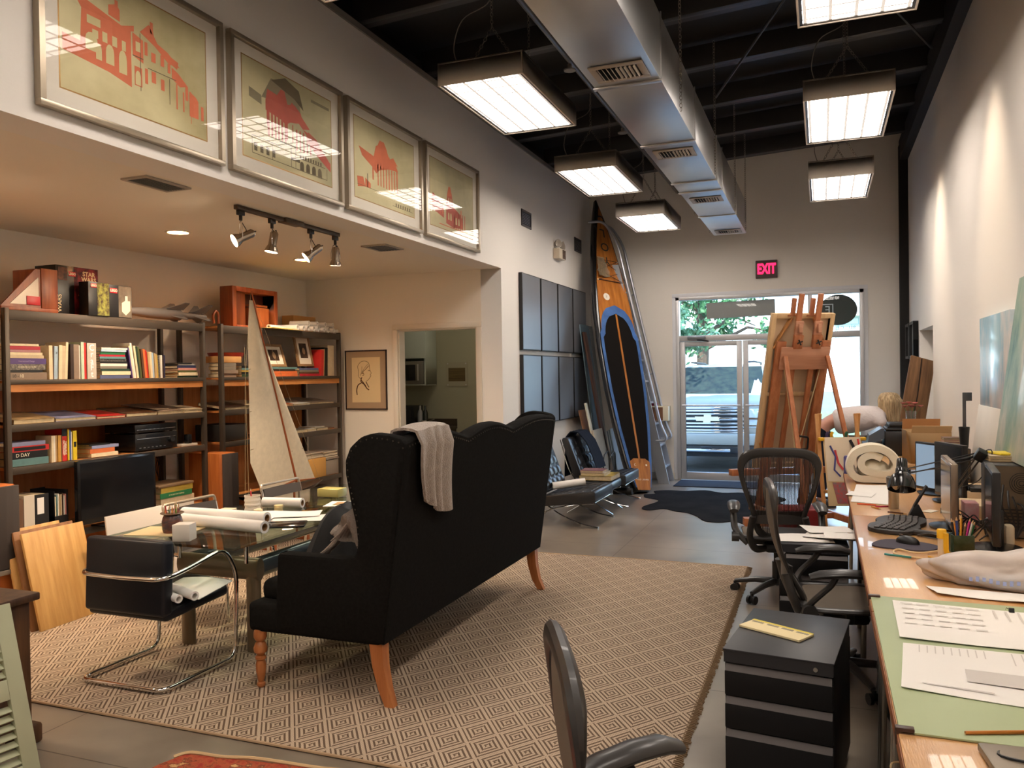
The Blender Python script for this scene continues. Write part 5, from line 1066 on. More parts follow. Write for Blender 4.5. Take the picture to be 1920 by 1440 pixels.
# ---- tufted lounge chairs and ottoman
LTH = M('black_tufted_leather', (.016, .017, .02), .32, spec=.7, bump=.06, bs=120)
def tuft(nu, nv, f, n, cols, rows, amp, th):
    def q(u, v):
        p = V(f(u, v)); a = abs(math.sin(u*PI*cols))*abs(math.sin(v*PI*rows)); e = min(1, u*12, (1-u)*12, v*12, (1-v)*12)
        return p+V(n)*(amp*a**.5*1.0)*1.0+V(n)*(-.02*(1-e))
    return q
def lounge(loc, label, group='tufted black lounge chairs'):
    r = E('lounge_chair', label, 'chair', loc, 0, group); W_ = .74
    sp = lambda u, v: (-.02-.56*u, W_*v, .385-.07*u)
    g = G(); g.sheet(40, 40, tuft(40, 40, sp, (0, 0, 1), 5, 5, .018, 0)); g.prism([(0, .27), (0, .375), (-.02, .388), (-.58, .318), (-.6, .30), (-.6, .205)], W_, Matrix(((1, 0, 0, 0), (0, 0, 1, 0), (0, 1, 0, 0), (0, 0, 0, 1))), .008)
    bmesh.ops.recalc_face_normals(g.b, faces=[f for f in g.b.faces if len(f.verts) > 4]); g.o('seat_cushion', LTH, r)
    bp = lambda u, v: (-.54-.17*u-.03*u*u, W_*(1-v), .37+.44*u)
    g = G(); g.sheet(36, 40, tuft(0, 0, bp, (.93, 0, .36), 4, 5, .02, 0)); g.prism([(-.56, .34), (-.545, .37), (-.71, .80), (-.735, .825), (-.79, .82), (-.80, .79), (-.65, .33)], W_, Matrix(((1, 0, 0, 0), (0, 0, 1, 0), (0, 1, 0, 0), (0, 0, 0, 1))), .01)
    g.o('back_cushion', LTH, r)
    for y in (.03, W_-.03):
        g = G(); P = spline([(-.83, y, .80), (-.70, y, .40), (-.48, y, .18), (-.2, y, .05), (.02, y, .008)], 8); g.tube(P, .007, 8, flat=(2.2, 1), up=(.4, 0, 1))
        P = spline([(.0, y, .26), (-.25, y, .235), (-.48, y, .18), (-.68, y, .10), (-.8, y, .008)], 8); g.tube(P, .007, 8, flat=(2.2, 1), up=(-.2, 0, 1)); g.o('side_frame', CHROME, r)
    g = G(); g.tube([(-.02, .03, .262), (-.02, W_-.03, .262)], .007, 8).tube([(-.80, .03, .72), (-.80, W_-.03, .72)], .007, 8).tube([(-.58, .03, .205), (-.58, W_-.03, .205)], .007, 8); g.o('cross_bar', CHROME, r)
    return r
lounge((-2.21, 8.1, 0), 'tufted black leather lounge chair with a white paper roll, just beyond the sofa')
lounge((-2.21, 9.5, 0), 'tufted black leather lounge chair with a dark blanket over its back')
roll((-2.74, 8.30, .40), (-2.42, 8.46, .44), .04, 'fat white paper roll on the seat of the nearer lounge chair')
g = G()
def blk(u, v):
    y = 9.72+.42*u
    P = [(-2.66, .40), (-2.72, .56), (-2.80, .74), (-2.90, .858), (-2.99, .86), (-3.04, .80), (-3.06, .5), (-3.07, .3)]
    t = v*(len(P)-1); i = min(int(t), len(P)-2); f = t-i; a, b = P[i], P[i+1]
    return (a[0]+(b[0]-a[0])*f+.03, y+.02*math.sin(v*7), a[1]+(b[1]-a[1])*f+.015+.0015*math.sin(u*22))
g.sheet(24, 28, blk, -.012); g.o('dark_blanket', M('navy_wool', (.013, .016, .026), .9, spec=.1, bump=.3, bs=150), label='dark navy blanket draped over the back of the farther lounge chair', cat='blanket')
r = E('ottoman', 'black tufted leather ottoman carrying books between the two lounge chairs', 'ottoman', (-2.5, 9.17, 0))
g = G(); g.bb(-.26, .26, -.27, .25, .27, .37, .03, 3); g.sheet(30, 30, tuft(0, 0, lambda u, v: (-.25+.5*u, -.26+.5*v, .368), (0, 0, 1), 4, 4, .014, 0)); g.o('cushion', LTH, r)
for y in (-.24, .22):
    G().tube(spline([(-.25, y, .26), (-.08, y, .21), (.08, y, .12), (.27, y, .008)], 8), .007, 8, flat=(2.2, 1), up=(0, 0, 1)).tube(spline([(.25, y, .26), (.08, y, .21), (-.08, y, .12), (-.27, y, .008)], 8), .007, 8, flat=(2.2, 1), up=(0, 0, 1)).o('side_frame', CHROME, r)
flat(-2.25, 8.95, .386, .38, .42, .05, 'gold', 'big pale gold book at the bottom of the pile on the ottoman', 'books on the ottoman')
flat(-2.34, 8.98, .437, .28, .3, .03, 'cream', 'cream book with an orange label in the middle of the ottoman pile', 'books on the ottoman')
flat(-2.36, 9.0, .468, .27, .26, .024, 'mauve', 'mauve magazine on top of the pile on the ottoman', 'books on the ottoman', rz=.05)

# ---- paddleboard leaning in the corner
B0, T0 = V((-2.22, 10.6, .035)), V((-3.15, 11.9, 4.25)); ax = (T0-B0).normalized(); LB = (T0-B0).length
w0 = V((.6, .8, 0)); wv = (w0-ax*w0.dot(ax)).normalized(); nv_ = wv.cross(ax)
mb = Matrix((wv, ax, nv_)).transposed().to_4x4(); mb.translation = B0
pb = bpy.data.objects.new('paddleboard', None); COL.objects.link(pb); pb.matrix_world = mb
tag(pb, 'tall wooden paddleboard with black and blue deck pad leaning in the corner', 'paddleboard')
HW = [(0, .10), (.012, .15), (.04, .185), (.1, .235), (.2, .30), (.32, .345), (.45, .36), (.58, .345), (.68, .305), (.76, .25), (.84, .185), (.91, .115), (.96, .058), (1, .006)]
def hw(s):
    for (a, p), (b, q) in zip(HW, HW[1:]):
        if a <= s <= b: return p+(q-p)*(s-a)/(b-a)
    return 0
g = G(); N = 60
def ring(s, h, z): return (hw(s)*h, s*LB, z)
TH = .13
def body(u, v):
    s = u; a = v*2*PI; h = hw(s); c = math.copysign(abs(math.cos(a))**.45, math.cos(a)); k = math.copysign(abs(math.sin(a))**.6, math.sin(a)); rise = -.0+.05*max(0, s-.75)/.25*0
    return (h*c, s*LB, -TH/2+TH/2*k*(1 if s < .9 else 1-(s-.9)*5))
g.sheet(N, 28, body); g.prism([(a, b) for a, b in ((-.1, 0), (.1, 0), (.1, .004), (-.1, .004))], .0) if False else None
g.o('board_body', M('board_black', (.014, .013, .013), .25, coat=.5), pb)
DW = wood('deck_wood', lin(196, 126, 56), lin(160, 92, 36), .3, 1, 'Y', coat=.5)
def deck(name, s0, s1, inset, z, mat, f=None, n=40):
    g = G(); L_ = [(-(max(hw(s0+(s1-s0)*i/n)-inset, .003)) if not f else -f(s0+(s1-s0)*i/n), (s0+(s1-s0)*i/n)*LB) for i in range(n+1)]
    P = L_+[(-x, y) for x, y in L_[::-1]]; g.prism(P[::-1], .0015, Matrix.Translation((0, 0, z))); o = g.o(name, mat, pb, smooth=0); return o
deck('wood_deck', .012, .97, .05, .0, DW)
cap = lambda hwid, top: (lambda s: max(.004, min(hw(s)-.062+.0*s, hwid*math.sqrt(max(0, 1-((s-(top-.09))/.09)**2)) if s > top-.09 else 9)))
deck('blue_pad_border', .012, .605, 0, .0016, M('pad_blue', lin(70, 112, 176), .6, noise=.5, ns=2.5), lambda s: max(.004, min(hw(s)-.022, .30*math.sqrt(max(0, 1-((s-.515)/.09)**2)) if s > .515 else 9)))
deck('black_pad', .075, .575, 0, .0032, M('pad_black', (.012, .010, .009), .9, spec=.03, bump=.2, bs=300), lambda s: max(.004, min(hw(s)-.07, .245*math.sqrt(max(0, 1-((s-.49)/.085)**2)) if s > .49 else 9, .03+(s-.073)*12)))
g = G(); g.prism([(-.105, .02), (.105, .02), (.15, .05*LB), (.17, .09*LB), (.1, .10*LB), (-.1, .10*LB), (-.17, .09*LB), (-.15, .05*LB)], .0015, Matrix.Translation((0, 0, .0048))); g.o('tail_block', DW, pb, smooth=0)
deck('stringer_stripe', .08, .573, 0, .0048, DW, lambda s: .016)
FXL = lambda x, y, z=.0052: Matrix.Translation((x, y, z))
for k, ch in enumerate('YOLO'): text(ch, .19, M('ink_dark'), pb, Matrix.Translation((-.01+.0*k, (.765+.052*k)*LB, .003)) @ Matrix.Rotation(PI, 4, 'Z'), font_bold=.002, name='lettering')
text('YOLO  |  BOARD', .028, M('ink_white'), pb, FXL(0, .16, .0068)); text('C', .05, M('ink_white'), pb, FXL(-.09, .36, .0068))
G().lathe([(0, 0), (.014, 0), (.014, .003), (0, .003)], 14, FXL(.10, .36, .0066)).o('vent_plug', M('ink_white'), pb)
G().lathe([(0, 0), (.055, 0), (.055, .001), (0, .001)], 24, FXL(-.12, .632*LB, .0018)).o('round_sticker', M('sticker_white', lin(224, 214, 196), .5), pb); text('1', .05, M('ink_dark'), pb, FXL(-.12, .632*LB, .003))
g = G(); S_ = [.69, .725, .765]; wb = [hw(s)-.075 for s in S_]
for i in (0, 1):
    a, b = S_[i], S_[i+1]; g.tube([(-wb[i], a*LB, .012), (wb[i+1], b*LB, .012)], .004, 6).tube([(wb[i], a*LB, .016), (-wb[i+1], b*LB, .016)], .004, 6)
g.tube([(-wb[0], S_[0]*LB, .014), (wb[0], S_[0]*LB, .014)], .006, 6).tube([(-wb[2], S_[2]*LB, .014), (wb[2], S_[2]*LB, .014)], .004, 6); g.o('bungee_lacing', M('bungee', (.05, .02, .015), .6), pb)
g = G()
for s, b in zip(S_, wb):
    for x in (-b, b): g.lathe([(0, 0), (.013, 0), (.013, .008), (0, .01)], 10, FXL(x, s*LB, .002))
g.o('lacing_eyelet', M('ink_white'), pb)
g = G(); g.X = Matrix.Translation((0, 0, .02))
g.sheet(14, 14, lambda u, v: (-.22+.2*u*(1-.3*v), (.70+.07*v)*LB, .014*math.sin(u*9+v*6)*math.cos(v*11)+.02), .001); g.o('clear_bag', M('clear_wrap', lin(226, 200, 160), .15, trans=.75, ior=1.2), pb)

# ---- aluminium ladder with handrails leaning beside the board
AL = M('ladder_aluminium', lin(188, 192, 200), .32, .7, rn=.06, ns=5)
ld = E('rail_ladder', 'aluminium step ladder with curved tube handrails, leaning between paddleboard and door', 'ladder', (-2.1, 11.85, 0))
dx = lambda z: -.225*z
for y in (-.2, .2):
    g = G(); P = [(-.30, 0), (.02, 0), (dx(3.3)+.05, 3.3), (dx(3.3)-.06, 3.3)]
    g.prism([(-.13, 0), (.03, 0), (dx(3.2)+.04, 3.2), (dx(3.2)-.12, 3.2)], .03, Matrix(((1, 0, 0, 0), (0, 0, 1, y-.015), (0, 1, 0, 0), (0, 0, 0, 1)))); bmesh.ops.recalc_face_normals(g.b, faces=g.b.faces); g.o('stringer', AL, ld)
    ys = y*1.0; o = .10
    g = G(); g.tube(rot_pts([(dx(.62)-.02, ys, .62), (dx(.66)+.16, ys, .63), (dx(.86)+o, ys, .86), (dx(3.55)+o, ys, 3.55), (dx(3.9)-.02, ys, 3.86), (dx(3.9)-.25, ys, 3.86)], .14, 8), .02, 12)
    g.tube([(dx(2.8)+o, ys, 2.8), (dx(2.8)-.06, ys, 2.74)], .01, 8).tube([(dx(1.6)+o, ys, 1.6), (dx(1.6)-.06, ys, 1.56)], .01, 8); g.o('handrail', AL, ld)
for k in range(10):
    z = .26+.31*k
    if z > 3.1: break
    g = G(); g.bb(dx(z)-.13, dx(z)+.03, -.185, .185, z-.03, z, .004)
    for q in range(3): g.bb(dx(z)+.005, dx(z)+.035, -.18, .18, z-.028+q*.01, z-.024+q*.01)
    g.o('step', AL, ld)
r = E('wall_box', 'small white open box with a brown inside on the far wall behind the ladder', 'wall box', (-2.28, 12.17, 1.0))
G().bb(-.15, .15, -.22, 0, -.11, .11, .004).o('case', M('ink_white'), r); G().bb(-.14, .07, -.223, -.219, -.10, .095).o('brown_front', M('brown_card', lin(132, 92, 66), .7), r)
G().bb(-.1, -.02, -.06, .02, 0, .04, .003).o('red_box', M('magenta_box', lin(150, 40, 70), .5), label='small dark red box on top of the white wall box by the ladder', cat='box', loc=(-2.29, 12.08, 1.112))
# ---- leaning pictures and boards between lounge chair and paddleboard
def lean_x(name, y0, y1, h, t, x_foot, x_top, mat, label, cat='board', z0=.002):
    """slab whose foot is on the floor at x_foot and whose top leans left to x_top"""
    a = math.atan2(x_foot-x_top, h); g = G(); g.bb(-t, 0, 0, y1-y0, 0, h, .003)
    o = g.o(name, mat, label=label, cat=cat, loc=(x_foot, y0, z0)); o.rotation_euler = (0, -a, 0); return o
lean_x('blue_grey_sheet', 11.36, 12.05, 2.35, .012, -3.02, -3.30, M('blue_grey_glass', lin(120, 144, 158), .15, .2), 'tall blue-grey sheet leaning on the left wall behind the boards', 'panel')
lean_x('wooden_plank', 11.35, 11.5, 2.25, .03, -2.86, -3.24, wood('walnut_plank', lin(120, 84, 66), lin(92, 62, 48), .6), 'long brown plank leaning between the tall sheet and the paddleboard', 'plank')
lean_x('canvas_back', 10.85, 11.33, .84, .03, -2.80, -2.98, M('raw_canvas', lin(206, 190, 168), .8, noise=.2, ns=3), 'cream canvas leaning beside the farther lounge chair', 'canvas')
lean_x('white_stick', 10.95, 11.05, 1.22, .02, -2.87, -3.12, M('ink_white'), 'white upright strip rising behind the cream canvas', 'strip')
lean_x('brown_board', 10.9, 11.33, 1.12, .012, -2.95, -3.20, M('brown_card'), 'brown cardboard sheet behind the cream canvas', 'board')
for k in range(3): lean_x('foam_board', 11.35+.03*k, 11.75+.03*k, .82-.02*k, .012, -2.72-.035*k+.0, -2.86-.035*k, M('blue_white_foam', lin(196, 210, 222), .6), 'blue-white foam board, %s of three beside the cream canvas' % ('front', 'middle', 'back')[k])
g = G(); P = rot_pts([(-2.66, 10.5, .004), (-2.66, 10.5, .5), (-2.66, 10.82, .56), (-2.66, 10.82, .004)], .12, 6); g.tube(P, .009, 8); g.X = Matrix.Translation((-.1, .05, -.0)); g.tube(P, .009, 8); g.X = Matrix()
for y in (10.5, 10.82): g.tube([(-2.66, y, .2), (-2.76, y+.05, .2)], .007, 6)
g.o('wire_rack', M('dark_wire', (.05, .045, .04), .35, .8), label='bent dark metal rack standing behind the farther lounge chair', cat='rack')
G().tube([(-2.6, 10.45, .05), (-2.35, 10.45, .05)], .045, 14).bb(-2.6, -2.4, 10.36, 10.54, .1, .2, .02).o('camera_bag', M('black_vinyl'), label='black equipment bag on the floor under the farther lounge chair', cat='bag')

# ---- kitchen seen through the doorway
kl = E('kitchen_fill_light', 'round white ceiling light added to brighten the kitchen, out of view', 'light fixture', (-4.4, 9.3, 2.80)); G().lathe([(0, -.06), (.12, -.05), (.15, 0), (0, 0)], 24).o('dome', M('fill_glow', (1, .92, .78), .5, emit=9), kl)  # unseen lamp, added to brighten the dark kitchen
ck = E('wall_cabinet', 'white wall cabinet with a grey microwave, seen through the kitchen doorway', 'cabinet', (-5.45, 10.22, 1.78)); WC = M('cabinet_white', lin(196, 204, 190), .4)
G().bb(-.28, .30, -.17, .17, .08, .82, .004).o('door', WC, ck); G().bb(-.28, .30, -.17, .17, -.30, -.28).bb(.28, .30, -.17, .17, -.28, .08).bb(-.28, -.26, -.17, .17, -.28, .08).bb(-.26, .28, .15, .17, -.28, .08).o('open_niche', WC, ck)
r = E('microwave', 'grey microwave in the niche of the kitchen wall cabinet', 'microwave', (-5.42, 10.06, 1.501))
G().bb(-.23, .24, -.05, .24, 0, .32, .01).o('casing', M('microwave_grey', lin(128, 122, 110), .35, .4), r); G().bb(-.17, .13, -.056, -.05, .05, .27, .004).o('window', SCREEN, r); G().tube([(.18, -.075, .05), (.18, -.075, .28)], .012, 8).o('handle', STEEL, r)
S(G().bb(-5.95, -4.86, 9.75, 10.4, 0, .86).bb(-5.95, -4.84, 9.72, 10.4, .86, .90, .004).bb(-5.95, -4.84, 10.38, 10.4, .9, 1.0), 'trim_6', M('counter_brown', lin(72, 60, 46), .4))
G().bb(-.16, .16, -.18, .18, 0, .30, .012).bb(.05, .15, -.22, -.18, .05, .25, .01).o('coffee_machine', AMP, label='black coffee machine on the kitchen counter', cat='coffee machine', loc=(-5.46, 10.08, .901))
for k, (x, c, s) in enumerate(((-5.22, (.3, .3, .28), 'pale'), (-5.14, (.015, .02, .015), 'dark'))):
    G().lathe([(0, 0), (.037, 0), (.038, .18), (.03, .22), (.014, .25), (.014, .3), (0, .3)], 18).o('bottle', M('bottle_%s' % s, c, .1, coat=.5), label=s+' bottle beside the coffee machine on the kitchen counter', cat='bottle', loc=(x, 10.0, .901))
G().lathe([(0, 0), (.04, 0), (.045, .1), (.04, .1), (.036, .008), (0, .008)], 18).tube([(.04, 0, .08), (.16, .0, .12)], .006, 6).o('milk_pot', CHROME, label='small steel pot with a handle by the bottles on the kitchen counter', cat='pot', loc=(-5.10, 9.88, .901))
r = E('acrylic_frame', 'small clear acrylic frame with a brown print on the kitchen back wall', 'frame', (-4.83, 10.397, 1.63))
G().bb(-.17, .17, -.012, -.006, -.17, .17).o('acrylic_sheet', M('acrylic', lin(170, 164, 140), .2), r); G().bb(-.13, .13, -.014, -.012, -.10, .09).o('print', M('brown_print', lin(110, 92, 52), .6, noise=1, col2=lin(84, 68, 40), ns=10, stretch=(.3, 1, 4)), r)
g = G()
for x in (-.14, .14):
    for zz in (-.15, .15): g.cyl((x, -.016, zz), (x, 0, zz), .01, 10)
g.o('standoff', STEEL, r)

# ================================================================== WORK TABLES ON THE RIGHT
DW_ = wood('desk_laminate', lin(206, 158, 104), lin(192, 142, 88), .32, .6, 'Y', coat=.25)
TUBE = M('grey_tube', lin(150, 146, 138), .3, .6)
def worktable(y0, y1, label, x0=.16):
    r = E('folding_table', label, 'table', (.62, (y0+y1)/2, 0), group='long folding work tables'); X = Matrix.Translation((-.62, -(y0+y1)/2, 0))
    g = G(); g.X = X; g.bb(x0, 1.085, y0, y1, .708, .75, .004).o('table_top', DW_, r)
    g = G(); g.X = X; g.bb(x0-.003, x0, y0, y1, .71, .748, .001).o('edge_band', wood('edge_brown', lin(150, 92, 54), lin(126, 74, 42), .5, 1, 'Y'), r)
    for y in (y0+.28, y1-.28):
        for x in (x0+.05, 1.0):
            for d in (-.03, .03): g = G(); g.X = X; g.tube([(x, y+d, .705), (x, y+d*1.4, .42), (x-.01, y+d*1.4, .004)], .013, 10).bb(x-.02, x+.02, y-.05, y+.05, .69, .708).o('leg', TUBE, r)
        g = G(); g.X = X; g.tube([(x0+.09, y, .42), (1.0, y, .42)], .010, 8).o('cross_brace', TUBE, r)
    return r
worktable(1.15, 2.7+.45, 'long brown work table along the right wall, nearest the camera, under the green board')
worktable(3.16, 5.2, 'long brown work table along the right wall, middle one, with the split keyboard')
worktable(5.21, 7.33, 'long brown work table along the right wall, farthest of the three joined ones')
r = E('side_table', 'pale wooden table carrying the printers beside the window end of the right wall', 'table', (.75, 8.9, 0))
G().bb(-.40, .34, -.80, .80, .70, .74, .004).o('table_top', wood('pale_top', lin(206, 166, 118), lin(186, 142, 92), .45, .6, 'Y'), r)
for x in (-.33, .28):
    for y in (-.72, .72): G().bb(x-.025, x+.025, y-.025, y+.025, 0, .70, .003).o('leg', wood('table_leg_dark', lin(84, 60, 42), lin(64, 44, 30), .5), r)
D0 = .751
# drafting board cover and drawings
g = G(); g.bb(.163, 1.07, 2.11, 3.345, 0, .006, .002); g.o('green_board', M('sage_vinyl', lin(170, 182, 140), .5, noise=.06, ns=3), label='sage green drafting board cover lying on the near work table', cat='drafting board', loc=(0, 0, D0))
for y in (3.33, 2.12): G().bb(-.012, .03, -.01, .01, -.03, .012, .002).o('board_clip', M('clip_dark', (.06, .03, .02), .4), label='small dark clip at the %s corner of the green board' % ('far' if y > 3 else 'near'), cat='clip', loc=(.166, y, D0+.001))
def quad_sheet(P, z, name, label, mat=WHITE, lift=.004, group=None, cat='drawing', t=.0012):
    a, b, c, d = [V((*p, z)) for p in P]; g = G()
    g.sheet(10, 8, lambda u, v: a.lerp(b, u).lerp(d.lerp(c, u), v)+V((0, 0, lift*math.sin(u*4+v*2)**2*v)), t); o = g.o(name, mat, label=label, cat=cat, group=group); return o, (a, b, c, d)
PRN = M('print_ink_grey', lin(206, 200, 194), .8)
def ink(par, q, boxes, z=.0045, name='printed_lines', mat=None):
    a, b, c, d = q; g = G()
    for u0, v0, u1, v1 in boxes:
        p = [a.lerp(b, u).lerp(d.lerp(c, u), v)+V((0, 0, z)) for u, v in ((u0, v0), (u1, v0), (u1, v1), (u0, v1))]
        f = g.b.faces.new([g.b.verts.new(x) for x in p])
    o = g.o(name, mat or PRN, par); return o
s, q = quad_sheet([(.234, 3.28), (.98, 3.22), (.94, 2.80), (.222, 2.83)], D0+.010, 'drawing_set', 'white printed drawing set held by black binder clips on the green board, farther of two')
rn = random.Random(4); bx = []
for k in range(5): bx += [(.03+.07*j+rn.uniform(0, .01), .08+.14*k, .03+.07*j+.055, .083+.14*k+.018) for j in range(5)]
ink(s, q, bx+[(.42+.05*k, .06, .43+.05*k, .3+.04*(k % 3)) for k in range(9)], .0052)
ink(s, q, [(.62, .22, .66, .5)], .0056, 'grey_detail', M('dark_grey_ink', lin(110, 106, 104), .8)); ink(s, q, [(.60, .1, .63, .3)], .0054, 'blue_detail', M('pale_blue_ink', lin(190, 208, 220), .8))
for k in range(4):
    x, y = .60+.075*k, 3.247-.006*k; g = G(); g.prism([(-.008, 0), (.008, 0), (.004, .014), (-.004, .014)], .016, T((x, y-.008, D0+.012), (PI/2, 0, PI/2))); g.tube([(x+.006, y+.012, D0+.015), (x, y+.03, D0+.016), (x-.006, y+.012, D0+.015)], .0012, 4)
    g.o('binder_clip', BLACK, label='small black binder clip on the far edge of the drawing set, %s from the left' % ORD[k], cat='binder clip', group='binder clips on the drawing set')
s2, q = quad_sheet([(.228, 2.785), (.95, 2.78), (.92, 2.28), (.190, 2.39)], D0+.008, 'drawing_sheet', 'white drawing sheet with a faint plan nearest the camera on the green board')
ink(s2, q, [(.06+.03*k, .05, .065+.03*k, .22) for k in range(9)]+[(.4+.035*k, .05, .405+.035*k, .3) for k in range(8)]+[(.22, .48, .46, .72), (.07, .86, .3, .88), (.5, .4, .9, .405)], .0052)
o = pencil('pencil', (.305, 2.135, D0+.011), (.48, 2.20, D0+.011), lin(196, 120, 50), .0045); tag(o, 'orange pencil lying at the near edge of the green board', 'pencil')
r = E('laptop', 'closed grey laptop at the bottom right corner on the near table', 'laptop', (.50, 1.97, D0), .1)
G().bb(-.17, .17, -.12, .12, 0, .02, .006).o('body', M('laptop_grey', lin(138, 124, 106), .4, .3), r)
G().tube(spline([(-.1, .13, .01), (-.14, .05, .022), (0, .0, .024), (.1, -.04, .023)], 6), .003, 6).o('power_cord', BLACK, r)
for k, (P, s) in enumerate((([(.375, 3.56), (.95, 3.52), (.93, 3.34+.03), (.40, 3.44)], 'upper'), ([(.39, 3.54), (.85, 3.46), (.80, 3.38), (.42, 3.46)], 'lower'))):
    quad_sheet(P, D0+.004-.003*k, 'loose_sheet', '%s white sheet lying behind the drawing set under the plastic bag' % s, lift=.008)
# plastic bag
g = G(); bmesh.ops.create_icosphere(g.b, subdivisions=5, radius=1); rn = random.Random(2)
from mathutils import noise as NZ
for v in g.b.verts:
    p = v.co.copy(); n = NZ.noise(p*1.3)*.30+NZ.noise(p*3)*.10+NZ.noise(p*7)*.015; x, y, zz = p*(1+n)
    h = .5+.45*max(0, x); v.co = V((.665+.27*x, 3.66+.11*y-.04*x, max(D0+.004, D0+.045+.17*zz*h+.05*max(0, x))))
g.o('plastic_bag', M('bag_film', lin(240, 232, 228), .3, trans=.45, ior=1.15, noise=.12, ns=9, bump=.3, bs=14), label='crumpled white plastic shopping bag with faint blue print on the work table', cat='bag')
bagp = bpy.data.objects['plastic_bag']; g = G(); rn = random.Random(8)
for k in range(9): x = .53+.022*k; g.box((x, 3.548-.22*(x-.53), D0+.046+.004*math.sin(k)), (.012, .002, .014+.006*rn.random()), 0, (-.5, 0, -.2))
g.o('printed_marks', M('bag_blue', lin(140, 150, 190), .5), bagp)
# keyboard, pad, mouse
kb = E('split_keyboard', 'black curved ergonomic keyboard on a wrist rest on the work table', 'keyboard', (.37, 4.88, D0), -PI/2-.25)
g = G(); P = [(-.25, -.02), (-.2, -.10), (-.08, -.12), (0, -.10), (.08, -.12), (.2, -.10), (.25, -.02), (.24, .10), (.1, .135), (0, .12), (-.1, .135), (-.24, .10)]
g.prism([(p.x, p.y) for p in spline([V((a, b, 0)) for a, b in P], 4, True)], .022, bev=.004); g.o('case', M('keyboard_charcoal', (.035, .032, .032), .5), kb)
g = G()
for row in range(5):
    for k in range(13):
        x = -.205+k*.034+(.0 if k < 6 else .004); y = -.045+row*.031+.012*math.cos((k-6)*.5); g.bb(x-.0145, x+.0145, y-.013, y+.013, .022, .031, .002, 1)
g.o('keys', M('key_grey', lin(66, 60, 58), .4), kb)
g = G(); P = [(-.12, -.09), (.02, -.11), (.13, -.07), (.15, .05), (.05, .11), (-.1, .09)]
g.prism([(p.x, p.y) for p in spline([V((a, b, 0)) for a, b in P], 5, True)], .006); g.o('mouse_pad', M('pad_slate', lin(70, 64, 76), .8), label='slate grey mouse pad with a wrist bump beside the keyboard', cat='mouse pad', loc=(.36, 4.36, D0), rz=-.3)
r = E('computer_mouse', 'black computer mouse on the slate grey pad', 'mouse', (.385, 4.40, D0+.0065), .9)
G().sheet(20, 12, lambda u, v: (.034*math.cos(u*2*PI)*math.cos(v*PI/2), .06*math.sin(u*2*PI)*math.cos(v*PI/2), .036*math.sin(v*PI/2)**.8)).o('shell', BLACK, r); G().bb(-.004, .004, .025, .045, .028, .038, .002).o('wheel', M('key_grey'), r)
G().tube(spline([(.50, 4.25, D0+.006), (.40, 4.16, D0+.01), (.33, 4.24, D0+.006), (.31, 4.13, D0+.006), (.44, 4.04, D0+.006), (.46, 3.99, D0+.006)], 8), .0045, 6).o('cord_loop', M('cream_rubber', lin(222, 196, 150), .5), label='cream looped cord lying in front of the mouse pad', cat='cord')
o = pencil('teal_pen', (.262, 4.11, D0+.006), (.39, 4.06, D0+.006), lin(60, 150, 150), .005); tag(o, 'teal pen lying on the work table in front of the mouse pad', 'pen')
for k, (a, b, c, s) in enumerate((((.20, 5.60), (.33, 5.56), (226, 90, 40), 'orange pen lying on the work table before the steel tumbler'), ((.30, 5.50), (.42, 5.56), (206, 50, 90), 'pink pen lying on the work table before the steel tumbler'), ((.28, 5.50), (.33, 5.42), (220, 150, 60), 'short yellow pencil lying left of the steel tumbler'), ((.36, 5.33), (.46, 5.28), (90, 50, 30), 'brown pencil lying in front of the steel tumbler'))):
    o = pencil('pen', (*a, D0+.006), (*b, D0+.006), lin(*c), .005); tag(o, s, 'pen')
G().lathe([(0, 0), (.028, 0), (.031, .02), (.031, .12), (.04, .14), (.042, .195), (.038, .198), (.036, .14), (.0, .14)], 28).o('steel_tumbler', STEEL, label='tall brushed steel tumbler standing behind the keyboard', cat='tumbler', loc=(.405, 5.50, D0))
quad_sheet([(.165, 5.70), (.42, 5.62), (.52, 6.55), (.23, 6.55)], D0+.003, 'paper_sheet', 'big white sheet on the work table in front of the rolled towel', lift=.003, cat='paper')
quad_sheet([(.14, 5.98), (.30, 5.9), (.34, 6.1), (.18, 6.15)], D0+.007, 'paper_sheet', 'small white sheet overhanging the table edge near the towel', lift=.002, cat='paper')
# towel
tw = G()
TP = spline([V(p) for p in ((.15, 0, .024), (.0, 0, .022), (-.10, 0, .026), (-.135, 0, .085), (-.10, 0, .165), (-.01, 0, .20), (.08, 0, .185), (.135, 0, .12), (.11, 0, .068), (.03, 0, .066), (-.045, 0, .085), (-.05, 0, .125), (.0, 0, .145), (.05, 0, .125))], 7)
def towel(u, v):
    t = u*(len(TP)-1); i = min(int(t), len(TP)-2); p = TP[i].lerp(TP[i+1], t-i)
    return (.35+p.x*(1+.04*math.sin(v*5)), 6.64+.27*v+.012*math.sin(u*8), D0+.034+p.z*(1+.05*math.sin(v*6+1))+.004*math.sin(v*13+u*9))
tw.sheet(90, 14, towel, -.052)
tw.sheet(24, 16, lambda u, v: (.355+.115*math.cos(u*2*PI)*math.sin(v*PI), 6.78+.125*math.cos(v*PI), D0+.10+.078*math.sin(u*2*PI)*math.sin(v*PI)))
tw.o('rolled_towel', M('cream_fleece', lin(230, 218, 194), 1, bump=.25, bs=60, sheen=.3), label='rolled cream fleece towel on the far end of the work tables', cat='towel')
g = G(); g.lathe([(0, 0), (.026, 0), (.027, .004), (.027, .135), (.022, .145), (.018, .15), (0, .15)], 24); g.mi = 1
g.o('spray_can', [M('can_purple', lin(58, 44, 120), .3, .3, noise=1, col2=lin(120, 120, 170), ns=14), CHROME], label='purple aerosol can standing at the far edge of the work tables', cat='can', loc=(.185, 7.24, D0))
